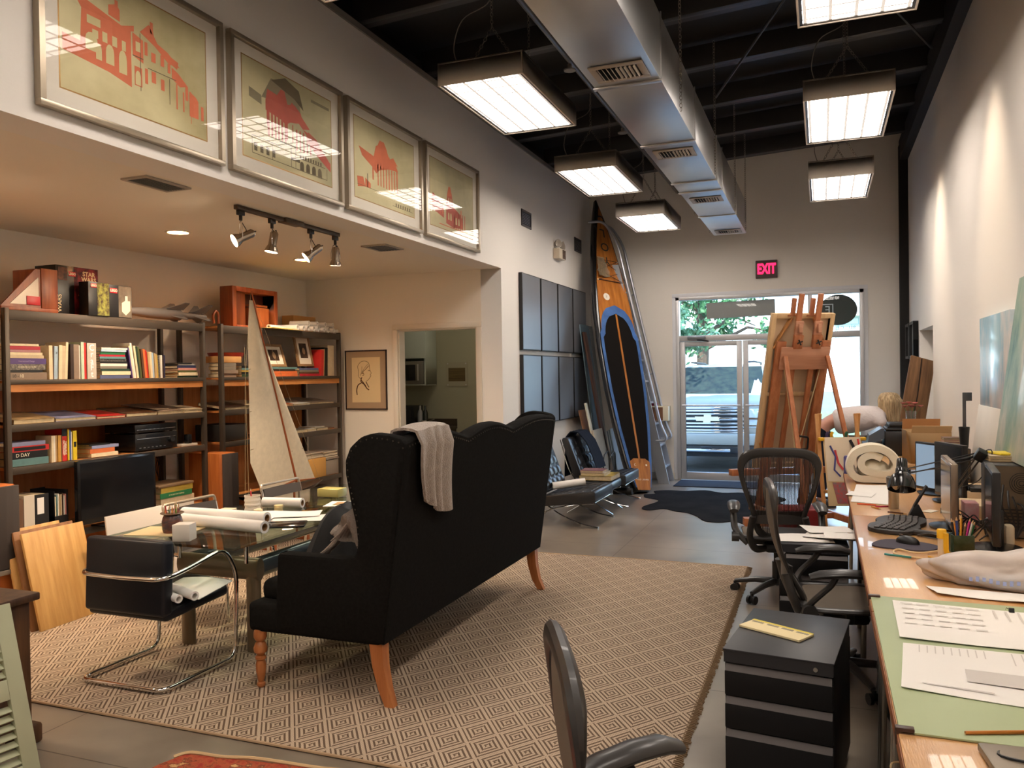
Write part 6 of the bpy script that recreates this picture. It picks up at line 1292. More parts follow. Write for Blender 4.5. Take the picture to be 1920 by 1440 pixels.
G().tube(spline([(.20, 7.12, D0+.004), (.24, 7.05, D0+.01), (.27, 7.12, D0+.004), (.22, 7.16, D0+.004), (.25, 7.02, D0+.004)], 6), .003, 5).o('small_cable', BLACK, label='tiny black cable curl beside the purple can', cat='cable')
# phone stand, note paper, eraser
g = G(); g.prism([(-.05, 0), (.05, 0), (.01, .085), (-.01, .085)], .055, T((.50, 5.20, D0), (PI/2, 0, 0)), .004); g.box((.52, 5.17, D0+.13), (.012, .05, .14), .003, (0, .5, 0)); g.o('device_stand', BLACK, label='black wedge stand with a slanted arm behind the keyboard', cat='stand')
for k, (x, y, c, s) in enumerate(((.40, 5.08, (232, 220, 190), 'pale'), (.36, 5.12, (224, 120, 110), 'coral'), (.60, 5.45, (226, 216, 196), 'cream'))):
    G().bb(-.05, .05, -.03, .03, 0, .003 if k != 1 else .012, .001).o('note_slip', M('slip_%d' % k, lin(*c), .7), label=s+' paper slip lying behind the keyboard', cat='note', loc=(x, y, D0), rz=.4*k+.2)
# monitors
def monitor(loc, rz, w_, h_, label, z0=.10, mat=None, base='round'):
    """screen faces local +x"""
    r = E('computer_monitor', label, 'monitor', loc, rz)
    G().bb(-.035, 0, -w_/2, w_/2, z0, z0+h_, .006).o('casing', mat or M('monitor_black', (.014, .013, .014), .3), r)
    G().bb(0, .0015, -w_/2+.015, w_/2-.015, z0+.02, z0+h_-.015).o('screen', M('lit_screen', (.14, .20, .27), .15, emit=.7) if base == 'lit' else SCREEN, r)
    g = G(); g.bb(-.06, -.03, -.03, .03, .01, z0+h_*.4, .004); g.o('neck', BLACK, r)
    G().lathe([(0, 0), (.11, 0), (.115, .01), (.04, .022), (0, .024)], 24, Matrix.Translation((-.03, 0, 0)) @ Matrix.Diagonal((1, 1.2, 1, 1))).o('base', AMP, r)
    return r
monitor((.62, 4.93, D0), PI-.03, .50, .34, 'thin silver-faced monitor seen edge-on between the desk lamp and pen cup', .03, M('monitor_silver', lin(150, 132, 116), .2, .6))
monitor((.75, 5.85, D0), -2.77, .34, .35, 'dark monitor behind the desk lamp turned towards the room', .03)
monitor((.70, 6.20, D0), -2.6, .36, .33, 'black laptop-like screen showing a blue picture, behind the lamp', .02, None, 'lit')
monitor((.735, 4.40, D0), PI-.10, .42, .34, 'near black monitor in profile in front of the computer tower', .05)
# pen cup and things
g = G(); g.bb(-.045, .045, -.04, .04, 0, .004); g.bb(-.045, .045, -.04, -.036, 0, .085).bb(-.045, .045, .036, .04, 0, .085).bb(-.045, -.041, -.036, .036, 0, .085).bb(.041, .045, -.036, .036, 0, .085)
g.o('pen_cup', M('green_glaze', lin(86, 104, 92), .3, noise=1, col2=lin(30, 60, 40), ns=12), label='square green pen cup crowded with pens on the work table', cat='pen cup', loc=(.60, 4.28, D0), rz=.2)
for k, (c, s) in enumerate((((30, 110, 60), 'green'), ((190, 40, 120), 'magenta'), ((216, 150, 40), 'yellow'), ((216, 130, 40), 'amber'), ((30, 30, 30), 'black'), ((40, 60, 120), 'blue'), ((120, 90, 60), 'brown'), ((200, 200, 200), 'white'))):
    a = k*.8; x, y = .60+.02*math.cos(a), 4.28+.02*math.sin(a); o = pencil('pen', (x, y, D0+.006), (x+.03*math.cos(a)+.01, y+.02*math.sin(a), D0+.15+.012*(k % 3)), lin(*c), .0055); tag(o, s+' pen standing in the square green pen cup', 'pen', 'pens in the green cup')
r = E('glue_stick', 'tall yellow-capped white tube standing by the pen cup', 'tube', (.495, 4.08, D0)); G().lathe([(0, 0), (.016, 0), (.016, .10), (0, .10)], 20).o('body', M('tube_white', lin(224, 206, 180), .4), r); G().lathe([(0, .10), (.020, .10), (.020, .135), (.017, .14), (0, .14)], 20).o('cap', M('cap_yellow', lin(232, 180, 40), .4), r)
g = G(); g.tube(rot_pts([(0, 0, .13), (0, 0, .03), (.14, .01, .012)], .03), .010, 10, flat=(1.3, .7)); g.o('yellow_cutter', M('cap_yellow'), label='bent yellow plastic cutter handle leaning by the yellow-capped tube', cat='tool', loc=(.505, 4.02, D0+.004))
for k, (a, b) in enumerate((((.39, 4.0), (.52, 3.95)), ((.44, 4.07), (.56, 3.93)))): o = pencil('pencil', (*a, D0+.005+.01*k), (*b, D0+.005+.01*k), lin(226, 170, 60), .004); tag(o, 'yellow pencil lying in front of the yellow-capped tube, %s' % ('lower' if k == 0 else 'upper'), 'pencil')
g = G(); g.lathe([(0, 0), (.019, 0), (.019, .045), (.0205, .047), (.0205, .052), (.019, .054), (.015, .10), (0, .10)], 20, T((.60, 3.98, D0+.02), (0, PI/2, -.2))); g.o('clay_vial', M('terracotta_pale', lin(214, 170, 150), .6), label='pale terracotta vial with a red band lying beside the plastic bag', cat='vial')
g = G()
for k in range(5): g.tube(spline([(.45+.02*k, 4.62, D0+.006), (.50+.02*k, 4.55, D0+.03), (.56, 4.50-.02*k, D0+.02), (.60, 4.45, D0+.006)], 6), .004, 5)
g.tube([(.44, 4.66, D0+.016), (.54, 4.60, D0+.016)], .016, 10); g.o('cable_tangle', M('dark_rubber', (.03, .026, .024), .5), label='tangle of short cables and a connector right of the keyboard', cat='cable')
g = G()
for k in range(9): g.tube(spline([(.64+.01*k, 5.05-.06*k, D0+.005), (.66+.015*k, 4.95-.05*k, D0+.08+.02*math.sin(k*2)), (.74, 4.80-.04*k, D0+.05+.01*k), (.80, 4.62, D0+.02+.015*k)], 7), .0035, 5)
g.o('monitor_cables', BLACK, label='loose black cables sprawling behind the silver-faced monitor', cat='cable')
# architect lamp
lp = E('desk_lamp', 'black spring-arm desk lamp reaching over the keyboard', 'desk lamp', (.74, 5.35, D0)); LX = Matrix.Translation((-.74, -5.35, -D0))
def LG(): g = G(); g.X = LX; return g
K0, K1, K2 = V((.70, 5.40, D0+.10)), V((.79, 4.95, 1.145)), V((.49, 5.80, .945))
LG().lathe([(0, 0), (.05, 0), (.05, .03), (.02, .04), (.015, .10), (0, .1)], 18, Matrix.Translation((.70, 5.40, D0))).o('base', BLACK, lp)
for a, b, nm in ((K0, K1, 'lower_arm'), (K1, K2, 'upper_arm')):
    d = (b-a).normalized().cross(V((0, 0, 1))).normalized(); u = d.cross((b-a).normalized()); g = LG()
    for s in (-1, 1): g.tube([a+u*.016*s, b+u*.016*s], .0045, 6)
    g.tube([a.lerp(b, .08), a.lerp(b, .3)], .008, 8); g.o(nm, BLACK, lp)
LG().box(K1, (.05, .05, .06), .006, (.4, .5, 0)).o('joint', BLACK, lp); LG().box(K2, (.04, .04, .05), .006).o('joint', BLACK, lp)
c = V((.445, 5.42, .925)); D = V((-.05, -.45, -1)).normalized(); q = D.to_track_quat('Z', 'Y').to_matrix().to_4x4()
LG().tube([K2, c-D*.11], .008, 8).lathe([(0, -.15), (.026, -.15), (.03, -.14), (.032, -.09), (.036, -.085), (.038, -.06), (.062, -.035), (.075, .0), (.08, .045), (.077, .046), (.07, .0), (.04, -.04), (0, -.05)], 30, Matrix.Translation(c) @ q).o('shade', M('lamp_black', (.012, .011, .011), .2, coat=.6), lp)
LG().tube(spline([K0+V((.02, 0, .05)), V((.80, 5.05, 1.0)), K1+V((.05, 0, .03)), V((.70, 5.2, 1.06)), K2+V((.03, 0, .0))], 7), .003, 6).o('cord', BLACK, lp)
# towers, boxes
def tower(loc, rz, label, w_=.19, h_=.40, d_=.42):
    """rear panel faces local -y"""
    r = E('computer_tower', label, 'computer', loc, rz); G().bb(-w_/2, w_/2, 0, d_, 0, h_, .006).o('case', M('tower_black', (.02, .018, .017), .35), r)
    G().bb(-w_/2+.006, w_/2-.006, -.002, 0, .006, h_-.006).o('rear_panel', M('tower_zinc', lin(104, 90, 74), .4, .5), r)
    g = G()
    for k in range(5): g.tube([(.03+(.012+.010*k)*math.cos(a*PI/12), -.004, h_-.09+(.012+.010*k)*math.sin(a*PI/12)) for a in range(24)], .0022, 4, closed=True)
    g.o('fan_grille', M('grille_black', (.01, .01, .01), .4), r); g = G()
    for k in range(7): g.bb(-w_/2+.02, w_/2-.04, -.004, -.002, .04+k*.017, .046+k*.017)
    g.bb(-w_/2+.015, -w_/2+.06, -.01, -.002, h_-.16, h_-.04).bb(-w_/2+.015, -w_/2+.05, -.01, -.002, h_-.25, h_-.18); g.o('ports', BLACK, r)
    g = G()
    for k in range(5): g.tube(spline([(-.05+.02*k, -.01, h_-.1-.03*k), (-.06+.03*k, -.07, h_-.2), (-.03+.02*k, -.05, .1), (.0, -.06, .01)], 6), .005, 5)
    g.o('cables', M('dark_rubber'), r); return r
tower((.90, 4.70, D0), -.12, 'computer tower with a round fan grille facing the camera, nearest on the work tables', .26, .37)
tower((.875, 6.37, D0), .03, 'black computer tower with books stacked on it, beside the drawing board', .17, .30, .5)
p, zt = pile(.935, 6.56, D0+.301, [(.014, .16, 'cream'), (.014, .15, 'mauve'), (.014, .16, 'pink'), (.014, .15, 'brown')], 'small stack on the farther computer tower', 'paperbacks on the farther computer tower', d=.12)
G().lathe([(0, 0), (.026, 0), (.034, .12), (.036, .145), (.033, .145), (.03, .11), (0, .11)], 20).o('black_cup', BLACK, label='tall black ribbed cup standing on the farther computer tower', cat='cup', loc=(.93, 6.45, D0+.302))
G().bb(-.012, .012, -.003, .003, 0, .30, .003).bb(-.012, .05, -.004, .003, .27, .33, .003).o('metal_rule', M('rule_grey', lin(90, 88, 90), .3, .5), label='dark flat metal rule standing in the black cup', cat='ruler', loc=(.935, 6.47, D0+.36), rz=.2)
p, zt = pile(.98, 4.86, D0+.371, [(.016, .2, 'tan'), (.012, .19, 'beige')], 'thin stack on the nearest computer tower', 'papers on the nearest computer tower', d=.16)
G().bb(-.05, .05, -.07, .07, 0, .01, .001).o('yellow_pad', M('bright_yellow'), label='yellow sticky note pad on the nearest computer tower', cat='notepad', loc=(.90, 4.96, D0+.371+.031), rz=.3)
G().bb(-.07, .07, -.22, .22, 0, .10, .004).o('shallow_box', M('buff_box', lin(206, 178, 140), .7), label='buff shallow box with a black drive on top, left of the nearer tower', cat='box', loc=(.905, 5.85, D0))
G().bb(-.06, .06, -.09, .09, 0, .024, .004).o('external_drive', AMP, label='black external drive lying on the buff shallow box', cat='drive', loc=(.905, 5.72, D0+.101))
G().bb(-.10, .10, -.15, .15, 0, .07, .003).o('small_carton', M('pale_carton', lin(214, 188, 150), .7), label='low pale carton in front of the buff shallow box', cat='box', loc=(.87, 5.42, D0))
g = G(); g.bb(-.035, .035, -.06, .06, 0, .13, .003); g.o('pink_box', M('pink_marble', lin(206, 110, 110), .5, noise=1, col2=lin(214, 170, 166), ns=14), label='pink marbled card box standing behind the pen cup', cat='box', loc=(.75, 5.03, D0))
G().bb(-.02, .02, -.035, .035, 0, .10, .012).o('white_adapter', M('cream_block'), label='cream power adapter standing beside the near monitor', cat='adapter', loc=(.84, 4.52, D0+.0))
for k in range(3): quad_sheet([(.80, 3.95-.03*k), (1.05, 3.9), (1.05, 4.15), (.82, 4.18)], D0+.002+.01*k, 'curled_sheet', 'curled white sheet at the right edge of the view by the plastic bag, %s' % ('lowest', 'middle', 'top')[k], lift=.02, cat='paper')
G().bb(-.09, .09, -.11, .11, 0, .11, .01).o('black_bin', BLACK, label='black plastic tray behind the plastic bag at the right edge', cat='tray', loc=(.93, 4.02+.25, D0)) if False else None
# open carton, printers, vase, plank
cb = E('open_carton', 'large open cardboard box next to the black printer', 'box', (.90, 8.43, .742), .10); KC = M('carton_kraft', lin(208, 176, 132), .75)
G().bb(-.17, .17, -.2, .2, 0, .004).bb(-.17, .17, -.2, -.196, 0, .29).bb(-.17, .17, .196, .2, 0, .29).bb(-.17, -.166, -.2, .2, 0, .29).bb(.166, .17, -.2, .2, 0, .29).o('body', KC, cb)
G().box((-.0, -.22, .31), (.33, .1, .004), 0, (-.9, 0, 0)).o('flap', KC, cb); G().box((.0, .20, .34), (.33, .004, .1), 0, (.2, 0, 0)).o('flap', M('flap_inner', lin(180, 130, 84), .75), cb)
pr = E('printer', 'bulky black office printer on the pale table, under the flower vase', 'printer', (.72, 9.12, .742))
G().bb(-.14, .30, -.2, .22, 0, .25, .02).o('body', M('printer_black', (.014, .013, .014), .35), pr); G().bb(-.13, .31, -.20, .23, .252, .275, .01).bb(-.10, .29, -.18, .2, .29, .32, .012).bb(-.11, .3, -.17, .2, .275, .29).o('scanner_lid', BLACK, pr)
g = G(); g.prism([(-.30, .10), (-.14, .17), (-.14, .27), (-.17, .27), (-.28, .20)], .36, Matrix(((1, 0, 0, 0), (0, 0, 1, -.18), (0, 1, 0, 0), (0, 0, 0, 1)))); g.o('control_panel', M('panel_blue_grey', lin(84, 96, 110), .3), pr)
G().bb(-.34, -.14, -.18, .18, .0, .10, .01).bb(-.34, -.16, -.16, .16, .10, .115, .004).o('paper_tray', BLACK, pr)
r = E('typewriter', 'low black typewriter-like machine behind the printer tray', 'machine', (.47, 9.52, .742), .1)
G().bb(-.2, .2, -.1, .1, 0, .10, .02).o('body', BLACK, r); G().tube([(-.22, .0, .14), (.22, 0, .14)], .02, 12).tube([(-.2, 0, .08), (-.2, 0, .14)], .012, 6).tube([(.2, 0, .08), (.2, 0, .14)], .012, 6).o('roller', M('key_grey'), r)
for k in range(3): G().bb(-.18, .18, -.06, .06, 0, .02, .004).o('binder', BLACK, label='flat black folder, %s in the pile right of the typewriter machine' % ('bottom', 'middle', 'top')[k], cat='folder', loc=(.50, 9.30, .742+.12+.022*k)) if False else None
vs = E('flower_vase', 'clear glass vase of dusky pink flowers on top of the black printer', 'vase', (.84, 9.14, 1.063))
G().lathe([(0, .004), (.04, .004), (.046, .02), (.05, .12), (.047, .12), (.042, .02), (0, .012)], 24).o('glass', M('clear_glass', (.9, .92, .92), .03, trans=.9, ior=1.35), vs)
rn = random.Random(9)
for k in range(9):
    a = k*.75; rr_ = .02+.05*(k % 3)/2; x, y, zz = rr_*math.cos(a)*1.3, rr_*math.sin(a), .15+.03*(k % 2)+.01*rn.random()
    g = G(); g.tube([(x*.3, y*.3, .02), (x*.6, y*.6, .1), (x, y, zz)], .002, 5); g.o('stem', M('stem_green', lin(70, 96, 50), .6), vs)
    g = G()
    for j in range(6):
        b = j*PI/3+k; g.sheet(4, 4, lambda u, v: (x+(.028*math.sin(u*PI*.5)*math.cos(b+(v-.5)*1.0)), y+(.028*math.sin(u*PI*.5)*math.sin(b+(v-.5)*1.0)), zz+.042*u*(1-.45*u)), .001)
    g.o('flower', M('dusky_petals', lin(176, 84, 84), .6, noise=1, col2=lin(214, 140, 130), ns=30), vs)
g = G(); g.prism([(-.13, 0), (.115, 0), (.14, .98), (-.10, 1.02), (-.12, .5)], .07, Matrix(((1, 0, 0, 0), (0, 0, 1, 0), (0, 1, 0, 0), (0, 0, 0, 1))), .006)
o = g.o('driftwood_plank', wood('weathered_plank', lin(126, 92, 60), lin(86, 60, 38), .8), label='thick weathered wooden plank leaning behind the printer by the niche', cat='plank', loc=(.86, 9.62, .742)); o.rotation_euler = (-.10, .14, .0)
g = G(); g.prism([(-.004, .0), (.004, .3), (.02, .6), (.012, .99), (.002, .99), (.008, .6), (-.008, .3), (-.012, 0)][::1], .004, Matrix(((1, 0, 0, 0), (0, 0, 1, -.004), (0, 1, 0, 0), (0, 0, 0, 1)))); g.o('crack', M('crack_dark', (.02, .012, .008), .9), o, smooth=0)
# pictures and panels on the right wall
for k, (y0, y1) in enumerate(((10.95, 11.42), (11.5, 11.95))):
    r = E('framed_picture', '%s black framed picture seen edge-on on the right wall by the corner' % ('nearer' if k == 0 else 'farther'), 'picture', (XR-.002, y0, 1.74), group='black frames by the corner')
    h = y1-y0; G().bb(-.06, 0, 0, h, 0, .035).bb(-.06, 0, 0, h, .42, .455).bb(-.06, 0, 0, .035, .035, .42).bb(-.06, 0, h-.035, h, .035, .42).o('frame', BLACK, r); G().bb(-.03, -.025, .035, h-.035, .035, .42).o('picture', M('grey_photo', lin(150, 146, 140), .4, noise=1, col2=lin(60, 58, 56), ns=6), r)
def paint_mat(name, cols, sc=(1, 1, .35), ns=2.4, r=.25, coat=.6):
    m = M(name, lin(*cols[0]), r, noise=1, ns=ns, stretch=sc, coat=coat); cr = [n for n in m.node_tree.nodes if n.type == 'VALTORGB'][0].color_ramp
    for i, c in enumerate(cols):
        if i < 2: e = cr.elements[i]
        else: e = cr.elements.new(.5)
        e.color = (*lin(*c), 1)
    for e, p in zip(list(cr.elements), [.3+.4*i/(len(cols)-1) for i in range(len(cols))]): e.position = p
    return m
r = E('blue_painting', 'tall glossy blue and white abstract painting hanging on the right wall', 'painting', (XR-.002, 5.62, 1.30)); G().bb(-.04, 0, 0, 1.0, 0, .665, .003).o('canvas', paint_mat('abstract_blue', [(98, 158, 190), (188, 206, 216), (226, 218, 212), (150, 190, 208)], (1, 1.2, .5), 1.5, .25, .2), r)
g = G(); g.bb(-.03, 0, 0, 1.25, 0, 1.0, .003); o = g.o('teal_painting', paint_mat('abstract_teal', [(56, 122, 124), (86, 148, 142), (150, 178, 158), (208, 204, 186)], (1, 1.0, .5), 2.2, .5, .1), label='large teal and cream abstract canvas leaning on the right wall above the tower', cat='painting', loc=(.945, 4.05, D0+.372)); o.rotation_euler = (0, .13, 0)
g = G(); g.bb(-.012, 0, 0, 1.05, 0, .60, .002); o = g.o('white_board', M('dusty_white', lin(218, 208, 194), .5, noise=.1, ns=2), label='smudged white drawing board leaning on the right wall below the blue painting', cat='board', loc=(.99, 5.62, D0+.001)); o.rotation_euler = (0, .13, 0)
# outlet
# ---- file cabinets
def cabinet(loc, rz, label, w_=.39, d_=.56, h_=.56, heads=(.50, .38, .0)):
    """drawer fronts face local -y"""
    r = E('file_cabinet', label, 'cabinet', loc, rz, 'black mobile file cabinets'); BK = M('cabinet_black', (.010, .010, .011), .5, spec=.22, bump=.02, bs=300)
    G().bb(-w_/2, w_/2, 0, d_, .04, h_, .004).o('carcass', BK, r); G().bb(-w_/2-.004, w_/2+.004, -.02, d_+.002, h_-.002, h_+.006, .003).bb(-w_/2, w_/2, -.018, 0, h_-.045, h_).o('top_panel', M('cabinet_top', (.028, .028, .032), .42), r)
    z = h_-.05
    for k, hh in enumerate((.125, .125, h_-.05-.25-.05)):
        dr = G().bb(-w_/2+.002, w_/2-.002, -.018, 0, z-hh+.004, z-.028, .004).o('drawer', BK, r)
        G().prism([(-.018, -.028), (.0, -.028), (.0, -.004), (-.004, -.004)], w_-.01, Matrix(((0, 0, 1, -w_/2+.005), (1, 0, 0, 0), (0, 1, 0, z), (0, 0, 0, 1)))).o('pull', M('pull_grey', lin(84, 78, 76), .35, .3), dr); z -= hh
    G().cyl((w_/2-.06, -.018, h_-.025), (w_/2-.06, -.022, h_-.025), .008, 14).o('lock', STEEL, r)
    for x in (-w_/2+.04, w_/2-.04):
        for y in (.05, d_-.05): G().cyl((x-.01, y, .022), (x+.01, y, .022), .021, 14).o('caster', BLACK, r)
    return r
cabinet((-.165, 3.13, 0), -.12, 'black mobile file cabinet with a yellow notepad, in the foreground')
cabinet((-.06, 4.98, 0), .05, 'black mobile file cabinet heaped with white papers behind the side-on chair', .38, .5, .60)
r = E('notepad', 'long yellow printed notepad lying on the foreground file cabinet', 'notepad', (-.185, 3.40, .567), -.5); G().bb(-.135, .135, -.055, .055, 0, .009, .001).o('pages', M('pad_cream', lin(232, 216, 170), .7), r)
G().bb(-.135, .135, .042, .055, .009, .0102).o('yellow_band', M('band_yellow', lin(224, 206, 84), .6), r)
for k, x in enumerate((-.10, -.03, .035, .10)): G().bb(x-.025, x+.025, .022, .036, .009, .0098).o('grey_stamp', M('stamp_grey', lin(150, 142, 120), .7), r)
for k, (x, y, a, w_, h_) in enumerate(((-.10, 5.12, .1, .15, .11), (.06, 5.2, -.2, .16, .12), (.02, 5.32, .3, .14, .11), (.12, 5.08, .05, .12, .10))):
    G().sheet(8, 6, lambda u, v: ((u-.5)*2*w_, (v-.5)*2*h_, .004+.012*math.sin(u*4+k)*v*.5), .0012).o('paper_sheet', WHITE, label='white sheet on the file cabinet behind the side-on chair, %s of four' % ('lowest', 'second', 'third', 'topmost')[k], cat='paper', loc=(x, y, .608+.012*k), rz=a)
g = G(); g.bb(-.13, .13, -.1, .1, 0, .03, .004); g.o('metal_tray', M('tray_pewter', lin(110, 104, 98), .3, .6), label='pewter letter tray edge under the papers on the rear file cabinet', cat='tray', loc=(.05, 5.02, .6065)) if False else None

# ---- office chairs
def net_mat(name, col, holes=.55):
    m = bpy.data.materials.new(name); m.use_nodes = True; nt = m.node_tree; b = nt.nodes['Principled BSDF']; b.inputs['Base Color'].default_value = (*col, 1); b.inputs['Roughness'].default_value = .6
    t = nd(nt, 'TexCoord'); w = nd(nt, 'TexWave', wave_type='BANDS', bands_direction='X'); w.inputs['Scale'].default_value = 36; nt.links.new(t.outputs['Object'], w.inputs[0])
    gt = nd(nt, 'Math', operation='GREATER_THAN'); gt.inputs[1].default_value = holes; nt.links.new(w.outputs[1], gt.inputs[0]); iv = nd(nt, 'Math', operation='SUBTRACT'); iv.inputs[0].default_value = 1; nt.links.new(gt.outputs[0], iv.inputs[1]); nt.links.new(iv.outputs[0], b.inputs['Alpha']); return m
NET = net_mat('black_net', (.02, .017, .015), .8); NETG = M('grey_net', lin(112, 100, 86), .7, bump=.3, bs=700)
AER = M('chair_graphite', (.035, .032, .030), .35, coat=.1)
BO = [(0, 1.065), (.12, 1.062), (.205, 1.04), (.243, .985), (.245, .92), (.225, .83), (.195, .74), (.17, .66), (.15, .57), (.12, .50), (.065, .465), (0, .46)]
def bw(z):
    for (a, za), (b, zb) in zip(BO[1:], BO[2:]):
        if zb <= z <= za: return a+(b-a)*(za-z)/(za-zb)
    return BO[1][0] if z > BO[1][1] else .0
by_ = lambda z: -.20-.26*(z-.46)-.05*math.sin((z-.46)/.6*PI)
def office_chair(loc, rz, label, net, h=0):
    r = E('office_chair', label, 'office chair', loc, rz, 'graphite mesh office chairs')
    half = [V((x, by_(z), z)) for x, z in BO]; loop = half+[V((-p.x, p.y, p.z)) for p in half[-2:0:-1]]
    L_ = spline(loop, 5, True); g = G(); g.tube(L_, [.014+.014*max(0, min(1, (p.z-.93)/.1))+.008*max(0, min(1, (.6-p.z)/.1)) for p in L_], 10, closed=True, flat=(1.25, .8), up=(0, 1, .25)); g.o('back_frame', AER, r)
    G().sheet(16, 26, lambda u, v: ((2*u-1)*max(.02, bw(.47+.58*v)-.006), by_(.47+.58*v)+.03*(1-(2*u-1)**2)*-.6, .47+.58*v)).o('back_mesh', net, r)
    G().sheet(14, 4, lambda u, v: ((2*u-1)*.17, by_(.6)-.035+.03*(2*u-1)**2, .57+.09*v), .012).o('lumbar_pad', AER, r)
    S_ = spline([V((x, y, .455+.012*abs(y)-(.03 if y > .2 else 0))) for x, y in ((-.235, -.18), (-.25, .0), (-.245, .16), (-.15, .245), (.15, .245), (.245, .16), (.25, 0), (.235, -.18), (.1, -.22), (-.1, -.22))], 5, True)
    g = G(); g.tube(S_, .018, 8, closed=True, flat=(1.5, .8), up=(0, 0, 1)); g.o('seat_frame', AER, r)
    G().sheet(12, 14, lambda u, v: ((2*u-1)*(.235-.10*max(0, v-.8)/.2*.8), -.2+.44*v, .462+.012*abs(-.2+.44*v)-.02*math.sin(u*PI)-.05*max(0, v-.75)), .006).o('seat_mesh', NETG, r)
    for s in (-1, 1):
        g = G(); g.tube([(s*.292 if not h else s*(.25+.45*(q-.45*h+.25)), q-.45*h, zz-.03+h*.2) for q, zz in ((-.20, .668), (-.15, .682), (-.05, .692), (.03, .69), (.08, .672))], [.03, .042, .046, .044, .034], 14, flat=(1, .5), up=(0, 0, 1)); g.o('armrest', AER, r)
        g = G(); g.tube(rot_pts([(s*.20, -.22, .42), (s*.29, -.20, .50), (s*.295, -.10-.4*h, .60), (s*.294-s*h*.1, -.08-.4*h, .64+h*.2)], .06), .022, 10, flat=(.7, 1.1)); g.cyl((s*.26, -.2, .46), (s*.31, -.2, .46), .035, 16); g.o('arm_support', AER, r)
        g = G(); g.tube(spline([(s*.17, by_(.62)-.02, .62), (s*.19, -.26, .48), (s*.15, -.2, .38), (s*.05, -.05, .36)], 6), .02, 10, flat=(1, 1.3)); g.o('back_yoke', AER, r)
    G().bb(-.09, .09, -.12, .12, .33, .40, .03).bb(-.2, .2, -.02, .02, .37, .43, .01).o('tilt_mechanism', BLACK, r)
    G().lathe([(0, .09), (.03, .09), (.03, .25), (.018, .25), (.018, .34), (0, .34)], 18).o('gas_column', BLACK, r)
    for k in range(5):
        a = k*2*PI/5+.3; c, s = math.cos(a), math.sin(a)
        l = G().tube([(0, 0, .11), (c*.15, s*.15, .105), (c*.30, s*.30, .075)], [.032, .026, .018], 10, flat=(1, .8), up=(0, 0, 1)).o('base_leg', AER, r)
        g = G(); P = V((c*.30, s*.30, .03)); t = V((-s, c, 0)); g.cyl(P+t*.012, P+t*.03, .029, 16).cyl(P-t*.03, P-t*.012, .029, 16).cyl(P-t*.012, P+t*.012, .012, 8).tube([P+V((0, 0, .045)), P], .012, 8); g.o('caster', BLACK, l)
    return r
office_chair((-.32, 6.05, 0), .12, 'graphite mesh office chair seen from behind, in front of the easels', NET)
office_chair((.09, 4.50, 0), -PI/2+.14, 'graphite mesh office chair seen side-on with pale seat, pulled up to the table', NETG).scale = (1, 1, .95)
office_chair((-.205, 1.76, 0), -1.15, 'graphite mesh office chair cut by the bottom edge, nearest the camera', NETG, .2).scale = (.965, .965, .965)
g = G(); bmesh.ops.create_icosphere(g.b, subdivisions=4, radius=1)
for v in g.b.verts:
    p = v.co.copy(); n = 1+NZ.noise(p*2)*.3+NZ.noise(p*6)*.1; v.co = V((.40+.17*p.x*n, 3.95+.2*p.y*n, max(.002, .24+.26*p.z*n)))
g.o('bin_bag', M('bin_film', (.01, .01, .01), .25, bump=.6, bs=30), label='black bin bag bulging under the work table behind the foreground cabinet', cat='bag')
g = G(); g.sheet(20, 10, lambda u, v: (.30+.04*math.cos(u*2*PI)*(1-.4*v), 3.80+.04*math.sin(u*2*PI)*(1-.4*v), .50+.04*v+.008*math.sin(u*20)), .002); g.o('crumpled_paper', M('crumple', lin(226, 216, 198), .8, bump=.5, bs=60), label='crumpled pale paper on top of the black bin bag', cat='paper')
G().tube(spline([(.30, 2.62, .70), (.22, 2.40, .58), (.16, 2.35, .56), (.20, 2.2, .50), (.17, 2.22, .47)], 7), .003, 5).o('hanging_wire', M('cream_rubber'), label='thin pale wire dangling under the near table edge', cat='wire')

# ---- dark chest, shutter and oriental rug at the lower left
ch = E('wooden_chest', 'dark carved wooden chest with papers on top at the lower left', 'chest', (-3.6, 2.25, 0)); CD = wood('chest_walnut', lin(98, 66, 38), lin(70, 44, 24), .5)
G().bb(-.5, .28, -.42, .33, .06, .64, .008).o('carcass', CD, ch); G().bb(-.53, .31, -.45, .36, .64, .675, .008).o('lid', wood('chest_top', lin(84, 58, 38), lin(62, 40, 24), .55), ch)
for x in (-.47, .25):
    for y in (-.39, .30): G().bb(x-.05, x+.06, y-.05, y+.06, 0, .09, .015).o('foot', CD, ch)
G().bb(.28, .29, -.36, -.0, .42, .56, .003).bb(.28, .288, -.36, .27, .12, .38, .003).o('carved_panel', wood('chest_panel', lin(78, 50, 28), lin(56, 34, 18), .5), ch)
for k in range(4): quad_sheet([(-3.95, 2.05+.02*k), (-3.5, 2.02), (-3.42+.02*k, 2.42), (-3.9, 2.5)], .678+.004*k, 'letter_sheet', 'white sheet in the pile on the dark chest, %s' % ('lowest', 'second', 'third', 'topmost')[k], lift=.01, cat='paper')
sh = E('window_shutter', 'pale sage louvred shutter leaning in front of the dark chest', 'shutter', (-2.93, 2.32, .004), rot=(0, -.30, -.16)); SG = M('sage_paint', lin(176, 178, 146), .6)
G().bb(-.03, 0, -.065, 0, 0, .735, .003).bb(-.03, 0, -.50, -.435, 0, .735, .003).o('stile', SG, sh)
for z0, z1 in ((0, .10), (.36, .44), (.665, .735)): G().bb(-.03, 0, -.435, -.065, z0, z1, .002).o('rail', SG, sh)
for z0, z1 in ((.10, .36), (.44, .665)):
    z = z0+.02
    while z < z1-.01: G().box((-.015, -.25, z), (.034, .37, .006), .002, (0, .75, 0)).o('louvre', SG, sh); z += .034
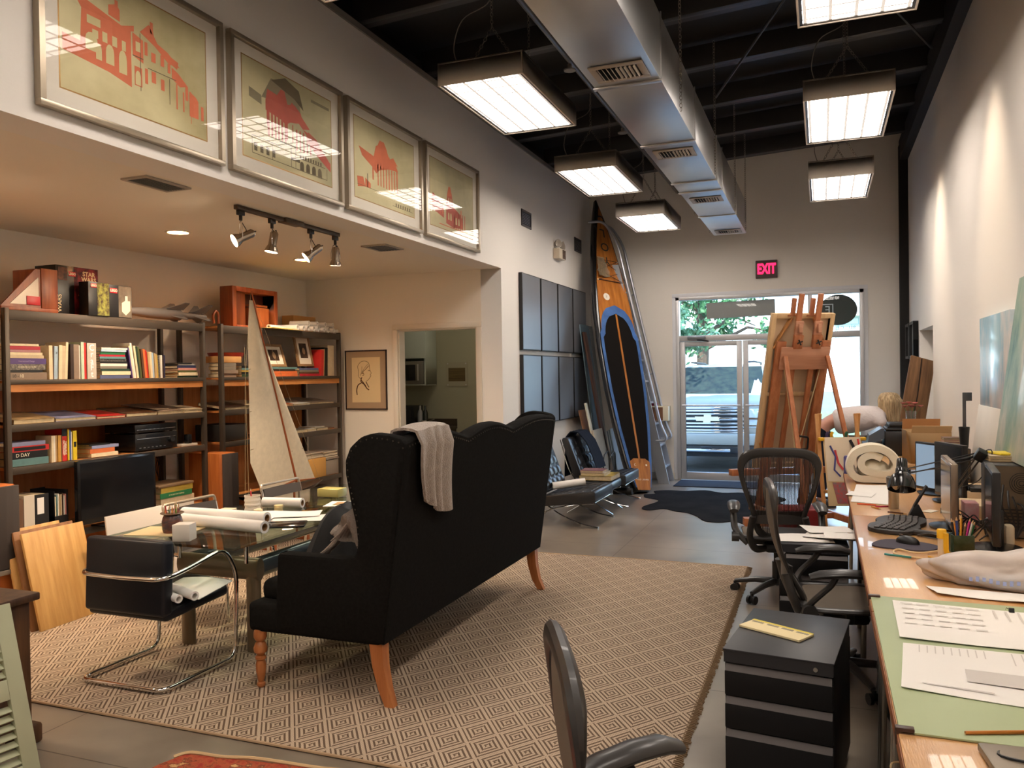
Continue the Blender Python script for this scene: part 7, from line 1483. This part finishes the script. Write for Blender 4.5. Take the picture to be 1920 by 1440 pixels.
orm = M('oriental_red', lin(150, 44, 34), .95, noise=1, col2=lin(200, 158, 104), ns=22, bump=.3, bs=200)
cr = [n for n in orm.node_tree.nodes if n.type == 'VALTORGB'][0].color_ramp; e = cr.elements.new(.42); e.color = (*lin(110, 44, 28), 1); e = cr.elements.new(.5); e.color = (*lin(168, 84, 50), 1)
g = G(); P = [(-2.75, 1.4), (-2.61, 2.60), (-2.57, 2.71), (-2.24, 2.755), (-1.7, 2.82), (-1.3, 2.80), (-1.3, 1.4)]
g.prism(P[::-1], .007, Matrix.Translation((0, 0, .001))); bmesh.ops.recalc_face_normals(g.b, faces=g.b.faces)
rr = g.o('oriental_rug', orm, label='red patterned oriental rug corner at the bottom edge', cat='rug', smooth=0)
G().tube(spline([(-2.60, 2.67, .008), (-2.55, 2.72, .012), (-2.4, 2.735, .01), (-2.24, 2.765, .014), (-1.95, 2.79, .01), (-1.7, 2.825, .01), (-1.3, 2.81, .01)], 6), .008, 6).o('cream_selvedge', M('cream_yarn', lin(206, 176, 132), .9), rr)

# ================================================================== EASELS
EW = wood('easel_beech', lin(190, 124, 82), lin(166, 98, 60), .4, coat=.15); EP = wood('easel_beam', lin(200, 146, 116), lin(182, 126, 96), .4, 1, 'X', coat=.15)
wv_, fv_ = V((.87, .49, 0)), V((-.49, .87, 0)); em = Matrix((wv_, fv_, V((0, 0, 1)))).transposed().to_4x4(); em.translation = V((-.255, 9.15, 0))
ez = bpy.data.objects.new('studio_easel', None); COL.objects.link(ez); ez.matrix_world = em; tag(ez, 'tall beech studio easel with two masts, holding a large canvas turned to the window', 'easel')
ff = lambda z: .42-.30*z                                     # the leaning plane of the posts
def bar(g, a, b, w_, d_, up=(1, 0, 0), bev=.004):
    a, b = V(a), V(b); t = (b-a).normalized(); r = (V(up)-t*V(up).dot(t)).normalized(); n = t.cross(r); m = Matrix((r, n, t)).transposed().to_4x4(); m.translation = a
    return g.bb(-w_/2, w_/2, -d_/2, d_/2, 0, (b-a).length, bev, 2, m)
for s in (-1, 1): bar(G(), (s*.25, ff(.12), .12), (s*.25, ff(1.92), 1.92), .10, .05).o('post', EW, ez)
g = G(); bar(g, (-.27, ff(1.74)-.07, 1.74), (.27, ff(1.74)-.07, 1.74), .24, .03, up=(0, .287, -.958)); g.o('top_beam', EP, ez)
for s in (-1, 1):
    bar(G(), (s*.105, ff(.5)-.03, .5), (s*.105, ff(2.40)-.03, 2.40), .055, .03).o('mast', EW, ez)
    k = bar(G(), (s*.105, ff(1.84)-.075, 1.84), (s*.105, ff(1.98)-.075, 1.98), .10, .04).o('mast_block', EW, ez)
    bar(G(), (s*.105, ff(1.98)-.06, 1.98), (s*.105, ff(2.12)-.06, 2.12), .085, .03).bb(s*.105-.02, s*.105+.02, ff(2.05)-.11, ff(2.05)-.07, 2.0, 2.09, .004).o('mast_clamp', EP, ez)
    g = G()
    for a in (0, PI/2): g.tube([(s*.105-.03*math.cos(a+.4), ff(1.90)-.125, 1.90-.03*math.sin(a+.4)), (s*.105+.03*math.cos(a+.4), ff(1.90)-.125, 1.90+.03*math.sin(a+.4))], .008, 8)
    g.tube([(s*.105, ff(1.9)-.08, 1.9), (s*.105, ff(1.9)-.13, 1.9)], .006, 8); g.o('star_knob', DKMETAL, k)
    bar(G(), (s*.105-.05, ff(2.2)+.02, 2.18), (s*.105-.05, ff(2.36)+.02, 2.36), .035, .05).bb(s*.105-.10, s*.105+.0, ff(2.2)-.0, ff(2.2)+.10, 2.175, 2.19, .003).o('canvas_grip', EW, ez)
    bar(G(), (s*.235, ff(1.76)-.10, 1.76), (s*.30, -.78, .10), .045, .03).o('rear_leg', EW, ez)
    bar(G(), (s*.30, -.80, .085), (s*.30, .52, .085), .05, .07).o('base_rail', EW, ez)
    for y in (-.74, .46): G().cyl((s*.30-.012, y, .026), (s*.30+.012, y, .026), .025, 14).bb(s*.30-.015, s*.30+.015, y-.012, y+.012, .03, .05).o('caster', BLACK, ez)
bar(G(), (-.62, ff(.5)+.06, .5), (.50, ff(.5)+.06, .5), .09, .07, up=(0, 1, 0)).o('canvas_tray', EW, ez)
bar(G(), (-.30, -.2, .085), (.30, -.2, .085), .05, .06, up=(0, 1, 0)).o('base_crossbar', EW, ez)
g = G(); g.tube(rot_pts([(-.05, -.15, .78), (-.05, -.30, .80), (-.05, -.32, .92), (-.16, -.34, .94)], .02), .011, 8); g.o('crank_handle', BLACK, ez)
g = G(); g.tube([(-.20, ff(1.62)-.05, 1.62), (-.02, .0, .70)], .006, 6).tube([(.20, ff(1.62)-.05, 1.62), (-.02, .0, .70)], .006, 6); g.o('lifting_cord', M('rope', lin(196, 176, 136), .8), ez)
cv = bpy.data.objects.new('large_canvas', None); COL.objects.link(cv); cm = em @ Matrix.Translation((-.03, ff(.55)+.045, .55)) @ Euler((math.atan(.30), 0, 0)).to_matrix().to_4x4(); cv.matrix_world = cm
tag(cv, 'large cream canvas seen from its stretcher side, standing on the studio easel', 'canvas'); SW_ = wood('stretcher_pine', lin(222, 190, 146), lin(204, 168, 120), .5)
G().bb(-.34, -.29, -.02, .025, 0, 1.73, .003).bb(.31, .36, -.02, .025, 0, 1.73, .003).bb(-.29, .31, -.02, .025, 1.68, 1.73, .003).bb(-.29, .31, -.02, .025, 0, .05, .003).bb(-.29, .31, -.018, .005, .83, .87, .003).o('stretcher', SW_, cv)
G().bb(-.342, .362, .025, .03, -.001, 1.731).o('canvas_cloth', M('raw_linen', lin(214, 184, 148), .85, bump=.1, bs=500), cv)
for s in (-1, 1): g = G(); bar(g, (-.29 if s < 0 else .31, -.005, 1.36), (s*.12, -.005, 1.69), .045, .02, up=(0, 1, 0)); bar(g, (s*.31, -.005, .30), (s*.16, -.005, .04), .045, .02, up=(0, 1, 0)); g.o('corner_brace', wood('brace_pine', lin(196, 142, 84), lin(172, 118, 66), .5), cv)
r = E('wheeled_stand', 'low orange wooden stand on casters beside the office chair seen from behind', 'stand', (-.70, 8.46, 0), .25)
G().bb(-.06, .40, -.06, .06, .05, .13, .006).o('bar', EW, r)
for x in (-.03, .36): G().cyl((x-.012, 0, .024), (x+.012, 0, .024), .023, 14).bb(x-.01, x+.01, -.01, .01, .03, .05).o('caster', BLACK, r)
# small double-sided easel with painted papers
se = E('small_easel', 'small two sided wooden easel clipped with painted paper, beside the far table end', 'easel', (.17, 8.02, 0), .30); PNE = wood('pine_leg', lin(206, 152, 92), lin(180, 122, 66), .45)
for x in (-.22, .13):
    for s in (-1, 1): bar(G(), (x+.02*s, .02*s, 1.21), (x+.02*s, .30*s, .012), .035, .02, up=(1, 0, 0)).o('leg', PNE, se)
for z, w_ in ((.98, 0), (.52, .02)): bar(G(), (-.24, -.075-.24*(1.0-z), z), (.15, -.075-.24*(1.0-z), z), .03, .02, up=(0, 0, 1)).o('cross_rail', PNE, se)
for x in (-.23, .14): G().bb(x-.02, x+.03, -.12, -.07, .97, 1.0, .006).o('yellow_clip', M('cap_yellow'), se)
g = G(); m = Matrix.Translation((0, -.10, 1.0)) @ Euler((-.24, 0, 0)).to_matrix().to_4x4(); g.X = m; g.bb(-.21, .13, .0, .006, -.62, 0, .001).o('backing_board', M('board_cream', lin(216, 188, 140), .7), se)
g = G(); g.X = m; g.sheet(14, 14, lambda u, v: (-.20+.32*u, -.008-.012*math.sin(v*4)*math.sin(u*5), -.40*v), .001).o('painted_paper', M('painted_paper_white', lin(224, 206, 180), .8), se)
def dab(pts, r_, c, nm): g = G(); g.X = m; g.tube([(x, -.024, z) for x, z in pts], r_, 6, flat=(1, .3), up=(0, 1, 0)); g.o(nm, M('poster_'+nm, lin(*c), .7), se)
dab([(-.16, -.08), (-.12, -.18), (-.14, -.30), (-.09, -.36)], .008, (70, 70, 130), 'blue_stroke'); dab([(-.12, -.12), (-.10, -.24), (-.06, -.30)], .010, (190, 60, 60), 'red_stroke')
dab([(.02, -.03), (.05, -.10), (.02, -.17)], .014, (30, 24, 30), 'black_stroke'); dab([(.00, -.15), (.05, -.20)], .014, (200, 110, 40), 'orange_stroke'); dab([(.09, -.02), (.11, -.2), (.115, -.36)], .009, (200, 50, 44), 'crimson_stroke'); dab([(.02, -.22), (.05, -.33)], .006, (60, 50, 60), 'grey_stroke')
g = G(); g.X = m; g.prism([(-.13, -.6), (.10, -.6), (.12, -.41), (-.16, -.41)], .003, Matrix(((1, 0, 0, 0), (0, 0, 1, -.006), (0, 1, 0, 0), (0, 0, 0, 1)))); g.o('checked_cloth', M('check_red', lin(190, 70, 66), .8, noise=1, col2=lin(120, 110, 110), ns=40), se)
for k, (x, c, s) in enumerate(((-.13, (226, 170, 30), 'yellow'), (-.17, (60, 50, 90), 'purple'), (.0, (40, 90, 60), 'green'))):
    o = G().tube([(0, 0, 0), (0, 0, .03), (.012, 0, .045)], .014, 8).o('toy_peg', M('peg_'+s, lin(*c), .4), label='little %s toy peg on the top rail of the small easel' % s, cat='toy'); o.matrix_world = se.matrix_basis if False else Matrix.Translation((.17, 8.02, 0)) @ Euler((0, 0, .30)).to_matrix().to_4x4() @ Matrix.Translation((x, -.09, 1.002))
G().bb(-.15, .2, -.15, .15, 0, .42, .01).o('red_crate', M('dark_red_plastic', lin(120, 26, 26), .5), label='dark red crate on the floor under the small easel', cat='crate', loc=(-.22, 7.45, .001), rz=.2)
S(G().bb(0, 0, 0, 0, 0, 0) if False else G().bb(.30, .32, 12.14, 12.15, .02, .03), 'trim_7', ALU) if False else None

# ================================================================== PERSON bending over beyond the printer
def skin_mesh(name, verts, edges, mat, parent, root=0, sub=2):
    bm = bmesh.new(); L = bm.verts.layers.skin.verify(); vs = []
    for k, (p, r_) in enumerate(verts):
        v = bm.verts.new(p); v[L].radius = r_ if isinstance(r_, tuple) else (r_, r_); v[L].use_root = (k == root); vs.append(v)
    for a, b in edges: bm.edges.new((vs[a], vs[b]))
    me = bpy.data.meshes.new(name); bm.to_mesh(me); bm.free(); me.materials.append(mat)
    o = bpy.data.objects.new(name, me); COL.objects.link(o); o.parent = parent
    md = o.modifiers.new('skin', 'SKIN'); md.use_smooth_shade = True; m2 = o.modifiers.new('sub', 'SUBSURF'); m2.levels = m2.render_levels = sub; return o
SKN = M('skin', lin(214, 160, 140), .5)
PP = V((-.02, 10.28, 0))
pe = E('person', 'person with long blond hair, white t-shirt and navy trousers bending over near the side window', 'person', tuple(PP))
Vt = [((.0, 0, .95), (.11, .10)), ((.18, 0, 1.03), (.10, .10)), ((.40, 0, 1.07), (.11, .105)), ((.60, 0, 1.08), (.12, .10)), ((.67, 0, 1.11), (.06, .06)), ((.70, -.02, 1.15), (.05, .05)), ((.75, -.04, 1.19), (.085, .09)), ((.80, -.07, 1.13), (.07, .08)),
      ((.62, -.17, 1.04), .05), ((.68, -.24, .90), .038), ((.70, -.36, .84), .028), ((.72, -.44, .79), (.03, .016)), ((.62, .17, 1.04), .05), ((.70, .22, .90), .038), ((.74, .06, .84), .028), ((.78, -.04, .79), (.03, .016)),
      ((-.02, -.10, .90), .085), ((.04, -.11, .50), .055), ((-.03, -.12, .10), .038), ((.09, -.13, .035), .03), ((-.02, .10, .90), .085), ((.02, .11, .50), .055), ((-.05, .12, .10), .038), ((.07, .13, .035), .03)]
Ed = [(0, 1), (1, 2), (2, 3), (3, 4), (4, 5), (5, 6), (6, 7), (3, 8), (8, 9), (9, 10), (10, 11), (3, 12), (12, 13), (13, 14), (14, 15), (0, 16), (16, 17), (17, 18), (18, 19), (0, 20), (20, 21), (21, 22), (22, 23)]
for hnd, sg in ((11, 1), (15, 1)):
    b = V(Vt[hnd][0])
    for k in range(4):
        off = V((.018-.012*k, -.005-.004*k, 0)); n = len(Vt); L_ = (.05, .058, .054, .042)[k]
        d0 = V((.35, -.9, -.05)).normalized(); d1 = V((.3, -.8, -.45)).normalized(); base = b+V((.024-.017*k, -.02, .002))
        Vt += [(tuple(base), .009), (tuple(base+d0*L_*.6), .0085), (tuple(base+d0*L_*.6+d1*L_*.5), .0075)]; Ed += [(hnd, n), (n, n+1), (n+1, n+2)]
    n = len(Vt); Vt += [(tuple(b+V((-.028, .01, -.004))), .010), (tuple(b+V((-.046, -.02, -.014))), .009)]; Ed += [(hnd, n), (n, n+1)]
body = skin_mesh('body', Vt, Ed, SKN, pe, 0, 2)
skin_mesh('tshirt', [((.12, 0, .985), (.17, .165)), ((.24, 0, 1.01), (.175, .17)), ((.40, 0, 1.03), (.18, .175)), ((.58, 0, 1.055), (.175, .17)), ((.70, 0, 1.11), (.09, .08)), ((.62, -.18, 1.045), .075), ((.67, -.24, .955), .066), ((.62, .18, 1.045), .075), ((.68, .23, .955), .066)], [(0, 1), (1, 2), (2, 3), (3, 4), (3, 5), (5, 6), (3, 7), (7, 8)], M('tshirt_white', lin(226, 216, 214), .85, bump=1, bs=16), pe)
skin_mesh('trousers', [((.06, 0, .985), (.17, .165)), ((-.03, -.10, .88), .105), ((.04, -.11, .50), .078), ((-.03, -.12, .09), .062), ((-.03, .10, .88), .105), ((.02, .11, .50), .078), ((-.05, .12, .09), .062)], [(0, 1), (1, 2), (2, 3), (0, 4), (4, 5), (5, 6)], M('trousers_navy', (.012, .016, .035), .8), pe)
for y in (-.13, .13): G().sheet(16, 10, lambda u, v: (.03+.13*math.cos(u*2*PI)*math.cos(v*PI/2), y+.05*math.sin(u*2*PI)*math.cos(v*PI/2), .0+.09*math.sin(v*PI/2))).o('shoe', BLACK, pe)
g = G(); HC = V((.76, -.05, 1.20))
g.sheet(36, 24, lambda u, v: tuple(HC+V(((-.03+.05*v)+(.118+.012*math.sin(u*2*PI*9))*math.cos(u*2*PI)*math.sin(min(v*1.9, .5)*PI)*(1-.35*max(0, v-.5)), (.108+.010*math.sin(u*2*PI*11))*math.sin(u*2*PI)*math.sin(min(v*1.9, .5)*PI)*(1-.35*max(0, v-.5)), .145-.10*min(1, v*3)**2-.36*max(0, v-.12)+.02*math.sin(u*2*PI*5)*v))))
rn = random.Random(12)
for k in range(70):
    a = rn.uniform(0, 2*PI); c_, s_ = math.cos(a), math.sin(a); ln = rn.uniform(.02, .12)
    g.tube(spline([tuple(HC+V((-.03+.03*c_, .03*s_, .14))), tuple(HC+V((-.01+.122*c_, .11*s_, .05))), tuple(HC+V((.0+.118*c_, .105*s_, -.08))), tuple(HC+V((.03+.09*c_, .09*s_, -.20-ln)))], 4), [.007]*12+[.002], 5)
g.o('hair', M('blond_hair', lin(224, 198, 156), .45, noise=1, col2=lin(150, 120, 86), ns=9, stretch=(6, 6, .5)), pe)

# ================================================================== FAR WALL SIGNS
r = E('exit_sign', 'dark exit sign with glowing red letters above the storefront', 'sign', (-.732, YF, 3.067))
G().bb(-.15, .15, -.05, -.001, -.125, .13, .008).o('housing', M('exit_grey', lin(84, 66, 64), .5), r)
text('EXIT', .20, M('exit_red', (1, .01, .06), .5, emit=2.2), r, FX((0, -.0515, 0), (1, 0, 0), (0, 0, 1)), name='lettering', font_bold=.008, sx=.62)
r = E('sign_board', 'plain grey sign board behind the transom glass above the doors', 'sign', (-1.11, 12.24, 2.52)); G().box((0, 0, 0), (.97, .02, .235), .003, (0, -.02, 0)).o('board', M('sign_back_grey', lin(176, 170, 164), .7), r)
r = E('oval_sign', 'dark oval sign with a reversed white letter on the side window', 'sign', (.215, 12.216, 2.45))
G().lathe([(0, 0), (1, 0), (1, .006), (0, .006)], 48, Euler((PI/2, 0, 0)).to_matrix().to_4x4() @ Matrix.Diagonal((.25, .215, 1, 1))).o('oval', M('sign_green_black', lin(56, 62, 58), .5), r)
g = G()
for a in ((-.215, -.065, .075, .085), (-.215, -.065, -.085, -.075), (-.225, -.215, -.085, .085), (-.075, -.065, -.085, .085)): pass
g.bb(-.215, -.062, -.009, -.0065, .075, .087).bb(-.215, -.062, -.009, -.0065, -.087, -.075).bb(-.074, -.062, -.009, -.0065, -.075, .075).o('letter_frame', M('sign_white', lin(230, 236, 240), .5), r)
text('E', .15, M('sign_white'), r, FX((-.135, -.0082, 0), (1, 0, 0), (0, 0, 1)) @ Matrix.Diagonal((-1, 1, 1, 1)), name='lettering')
text('BU   C E', .07, M('sign_faint', lin(150, 176, 184), .6), r, FX((.10, -.004, -.255), (1, 0, 0), (0, 0, 1)) @ Matrix.Diagonal((-1, 1, 1, 1)), name='lettering')

# ================================================================== OUTSIDE
S(G().bb(-30, 30, 13.3, 70, -.4, -.18), 'ground_asphalt', M('asphalt', lin(110, 116, 122), .9, noise=.25, ns=3, bump=.3, bs=60))
S(G().bb(-30, 30, 12.4, 13.3, -.4, -.03), 'ground_sidewalk', M('pale_concrete', lin(206, 204, 198), .85, noise=.1, ns=4))
S(G().bb(-30, 30, 22, 36, -.18, -.12), 'ground_lawn', M('dry_lawn', lin(120, 140, 96), .95, noise=.4, ns=8))
# sport utility vehicle, nose towards the doors
cx, cy, cz = -1.90, 14.55, -.18
car = E('suv', 'silver grey sport utility vehicle parked nose towards the glass doors', 'car', (cx, cy, cz))
PT = M('car_paint', lin(158, 156, 148), .45, .1); GLS = M('car_glass', (.02, .03, .035), .3, spec=.05, ior=1.1, noise=1, col2=(.035, .05, .045), ns=9); CHR = M('car_chrome', (.8, .82, .84), .1, 1); DKP = M('car_dark', (.015, .016, .018), .5)
def xsec(secs, name, mat, n=28, caps=True):
    """secs = (y, half width, z low, z high, squareness)"""
    g = G(); rings = []
    for y, hw_, zl, zh, sq in secs:
        ring_ = []
        for k in range(n):
            a = 2*PI*(k+.5)/n; c, s = math.cos(a), math.sin(a); e = sq
            ring_.append(g.b.verts.new((hw_*math.copysign(abs(c)**e, c), y, (zl+zh)/2+(zh-zl)/2*math.copysign(abs(s)**e, s))))
        rings.append(ring_)
    for A, B in zip(rings, rings[1:]):
        for k in range(n): g.b.faces.new((A[k], A[(k+1) % n], B[(k+1) % n], B[k]))
    g.b.faces.new(rings[0]); g.b.faces.new(rings[-1][::-1]); bmesh.ops.recalc_face_normals(g.b, faces=g.b.faces); return g.o(name, mat, car, smooth=50)
xsec([(0.0, .90, .62, 1.20, .22), (.05, .97, .56, 1.27, .2), (.25, 1.0, .45, 1.31, .2), (1.2, 1.015, .42, 1.36, .2), (1.5, 1.02, .42, 1.37, .2), (4.9, 1.02, .42, 1.35, .2), (5.1, .95, .5, 1.3, .25)], 'body', PT)
g = G()
def gh(u, v):
    t = v; y = 1.35+.75*t; hw_ = .90-.12*t; return ((2*u-1)*hw_, y-.05*(1-(2*u-1)**2)*0-.09*math.cos((2*u-1)*PI/2), 1.33+.55*t)
g.sheet(16, 8, gh).o('windshield', GLS, car)
xsec([(1.35, .93, 1.2, 1.36, .3), (2.1, .80, 1.25, 1.90, .32), (2.4, .80, 1.25, 1.93, .3), (4.6, .80, 1.25, 1.92, .3), (4.95, .78, 1.25, 1.45, .3)], 'cabin', PT)
for s in (-1, 1):
    G().prism([(2.0, 1.40), (2.35, 1.80), (3.1, 1.82), (3.1, 1.40)], .012, Matrix(((0, 0, 1, s*.83-.0), (1, 0, 0, 0), (0, 1, 0, 0), (0, 0, 0, 1))) @ T((0, 0, 0))).prism([(3.2, 1.40), (3.2, 1.82), (4.5, 1.80), (4.6, 1.42)], .012, Matrix(((0, 0, 1, s*.83), (1, 0, 0, 0), (0, 1, 0, 0), (0, 0, 0, 1)))).o('side_window', GLS, car)
    G().bb(s*1.02-.02 if s > 0 else s*1.02-.16, s*1.02+.16 if s > 0 else s*1.02+.02, 1.62, 1.76, 1.32, 1.52, .03).o('wing_mirror', PT, car)
    hl = G().bb(s*.79-.16, s*.79+.16, -.02, .16, .80, 1.14, .03).o('headlight', M('headlight_glass', lin(210, 220, 226), .08, .2, coat=1), car)
    G().bb(s*.79-.13, s*.79+.13, -.028, -.015, .95, .98).bb(s*.79-.13, s*.79+.13, -.028, -.015, .83, .85).o('light_strip', CHR, hl)
    G().bb(s*.78-.10, s*.78+.10, -.09, -.04, .48, .57, .01).o('fog_light', M('headlight_glass'), car)
    G().tube([(s*.5, 2.2, 1.97), (s*.62, 2.4, 1.98), (s*.62, 4.4, 1.97), (s*.6, 4.6, 1.93)], .02, 8).o('roof_rail', DKP, car)
    for y in (.95, 4.0): w = G().cyl((s*.80, y, .40), (s*1.0, y, .40), .40, 28).o('wheel', M('tyre', (.012, .012, .012), .8), car); G().cyl((s*1.0, y, .40), (s*1.005, y, .40), .27, 20).o('rim', CHR, w)
G().bb(-.66, .66, -.04, .02, .74, 1.12, .02).o('grille_opening', DKP, car)
for k, z in enumerate((1.10, 1.045, .88, .82, .76)): G().bb(-.64, .64, -.06, -.03, z-.016, z+.016, .006).o('grille_bar', CHR, car)
G().bb(-.68, .68, -.055, -.03, .935, .985, .01).o('centre_bar', CHR, car); G().bb(-.70, .70, -.05, -.02, 1.13, 1.17, .01).bb(-.70, .70, -.05, -.02, .70, .735, .01).o('grille_surround', CHR, car)
g = G(); b = [(x*1.25, y*1.3) for x, y in ((-.15, -.03), (-.055, -.03), (-.055, -.055), (.045, -.055), (.045, -.03), (.17, -.03), (.15, .03), (.055, .03), (.055, .055), (-.045, .055), (-.045, .03), (-.17, .03))]
g.prism([(x, z) for x, z in b], .015, Matrix(((1, 0, 0, 0), (0, 0, -1, -.062), (0, 1, 0, .96), (0, 0, 0, 1)))); bmesh.ops.recalc_face_normals(g.b, faces=g.b.faces); g.o('emblem', M('emblem_gold', lin(240, 226, 190), .4, .1), car)
G().bb(-1.0, 1.0, -.14, .15, .50, .70, .04).o('bumper', PT, car); G().bb(-.9, .9, -.12, .10, .36, .50, .03).o('lower_intake', DKP, car); G().bb(-.62, .40, -.15, -.11, .385, .44, .012).o('skid_strip', CHR, car); G().bb(-1.0, 1.0, .1, 4.9, .28, .46).o('underbody', DKP, car)
G().tube([(-.1, -.16, .46), (.0, -.19, .47), (.08, -.16, .46)], .02, 8).o('tow_hook', DKP, car)
G().bb(-.75, .75, 1.28, 1.34, 1.335, 1.345).tube([(-.5, 1.36, 1.39), (.05, 1.44, 1.44)], .01, 5).tube([(.05, 1.34, 1.38), (.6, 1.46, 1.44)], .01, 5).o('wiper', DKP, car)
def tree(loc, h, crown, n, lab, seed, leaf=.10, col=(70, 120, 70)):
    rn = random.Random(seed); r = E('tree', lab, 'tree', loc); BRK = M('bark', lin(96, 80, 66), .9, bump=.5, bs=20)
    g = G(); g.tube([(0, 0, 0), (.1, .05, h*.4), (0, 0, h*.8)], [.22, .16, .06], 10)
    for k in range(7): a = k*.9; g.tube([(0, 0, h*(.35+.06*k)), (math.cos(a)*crown*.5, math.sin(a)*crown*.5, h*(.45+.06*k)), (math.cos(a)*crown*.85, math.sin(a)*crown*.85, h*(.42+.05*k))], [.07, .04, .015], 6)
    g.o('trunk', BRK, r); vs, fs = [], []
    cl = [(V((rn.uniform(-1, 1)*crown*.8, rn.uniform(-1, 1)*crown*.8, h*rn.uniform(.38, 1.0))), rn.uniform(.3, .75)) for _ in range(46)]
    for k in range(n):
        c, R_ = cl[rn.randrange(len(cl))]; p = c+V((rn.gauss(0, 1), rn.gauss(0, 1), rn.gauss(0, .7)))*R_*.5; a, b = V((rn.uniform(-1, 1), rn.uniform(-1, 1), rn.uniform(-1, 1))).normalized(), V((rn.uniform(-1, 1), rn.uniform(-1, 1), rn.uniform(-1, 1))); b = (b-a*a.dot(b)).normalized()
        i = len(vs); vs += [p-a*leaf, p-b*leaf*.45, p+a*leaf, p+b*leaf*.45]; fs.append((i, i+1, i+2, i+3))
    me = bpy.data.meshes.new('foliage'); me.from_pydata([tuple(v) for v in vs], [], fs); me.materials.append(M('leaf_%d' % seed, lin(*col), .5, noise=.5, ns=4)); o = bpy.data.objects.new('foliage', me); COL.objects.link(o); o.parent = r
tree((-4.6, 17.0, -.18), 5.6, 2.4, 22000, 'broad leafy tree overhanging the left side of the parked car', 1, .085, (124, 168, 122))
tree((-3.2, 23.0, -.12), 6.5, 2.6, 9000, 'second leafy tree beyond the parked car', 2, .10, (90, 140, 90))
tree((-7.0, 30.0, -.12), 7.5, 3.5, 8000, 'distant leafy tree behind the car on the left', 3, .14, (100, 150, 100))
bd = E('building', 'pale brick building across the street seen through the side window', 'building', (4.5, 30, -.18))
bk = bpy.data.materials.new('pale_brick'); bk.use_nodes = True; nt = bk.node_tree; b_ = nt.nodes['Principled BSDF']; t_ = nd(nt, 'TexCoord'); mp_ = nd(nt, 'Mapping'); mp_.inputs['Rotation'].default_value = (PI/2, 0, 0); br_ = nd(nt, 'TexBrick'); br_.inputs['Scale'].default_value = 1.2; br_.inputs['Color1'].default_value = (*lin(214, 226, 222), 1); br_.inputs['Color2'].default_value = (*lin(188, 206, 204), 1); br_.inputs['Mortar'].default_value = (*lin(140, 160, 162), 1); br_.inputs['Mortar Size'].default_value = .012
nt.links.new(t_.outputs['Object'], mp_.inputs[0]); nt.links.new(mp_.outputs[0], br_.inputs[0]); nt.links.new(br_.outputs[0], b_.inputs['Base Color']); b_.inputs['Roughness'].default_value = .9
G().bb(-4, 6, 0, 6, 0, 3.6).o('wall', bk, bd); G().bb(-4.2, 6.2, -.3, 6.2, 3.6, 3.9).o('parapet', M('pale_concrete'), bd)
for x in (1.6, 4): f = G().bb(x-.7, x+.7, -.05, .0, .9, 2.4).o('window', ALU, bd); G().bb(x-.62, x+.62, -.06, -.05, .98, 2.32).o('pane', GLS, f)
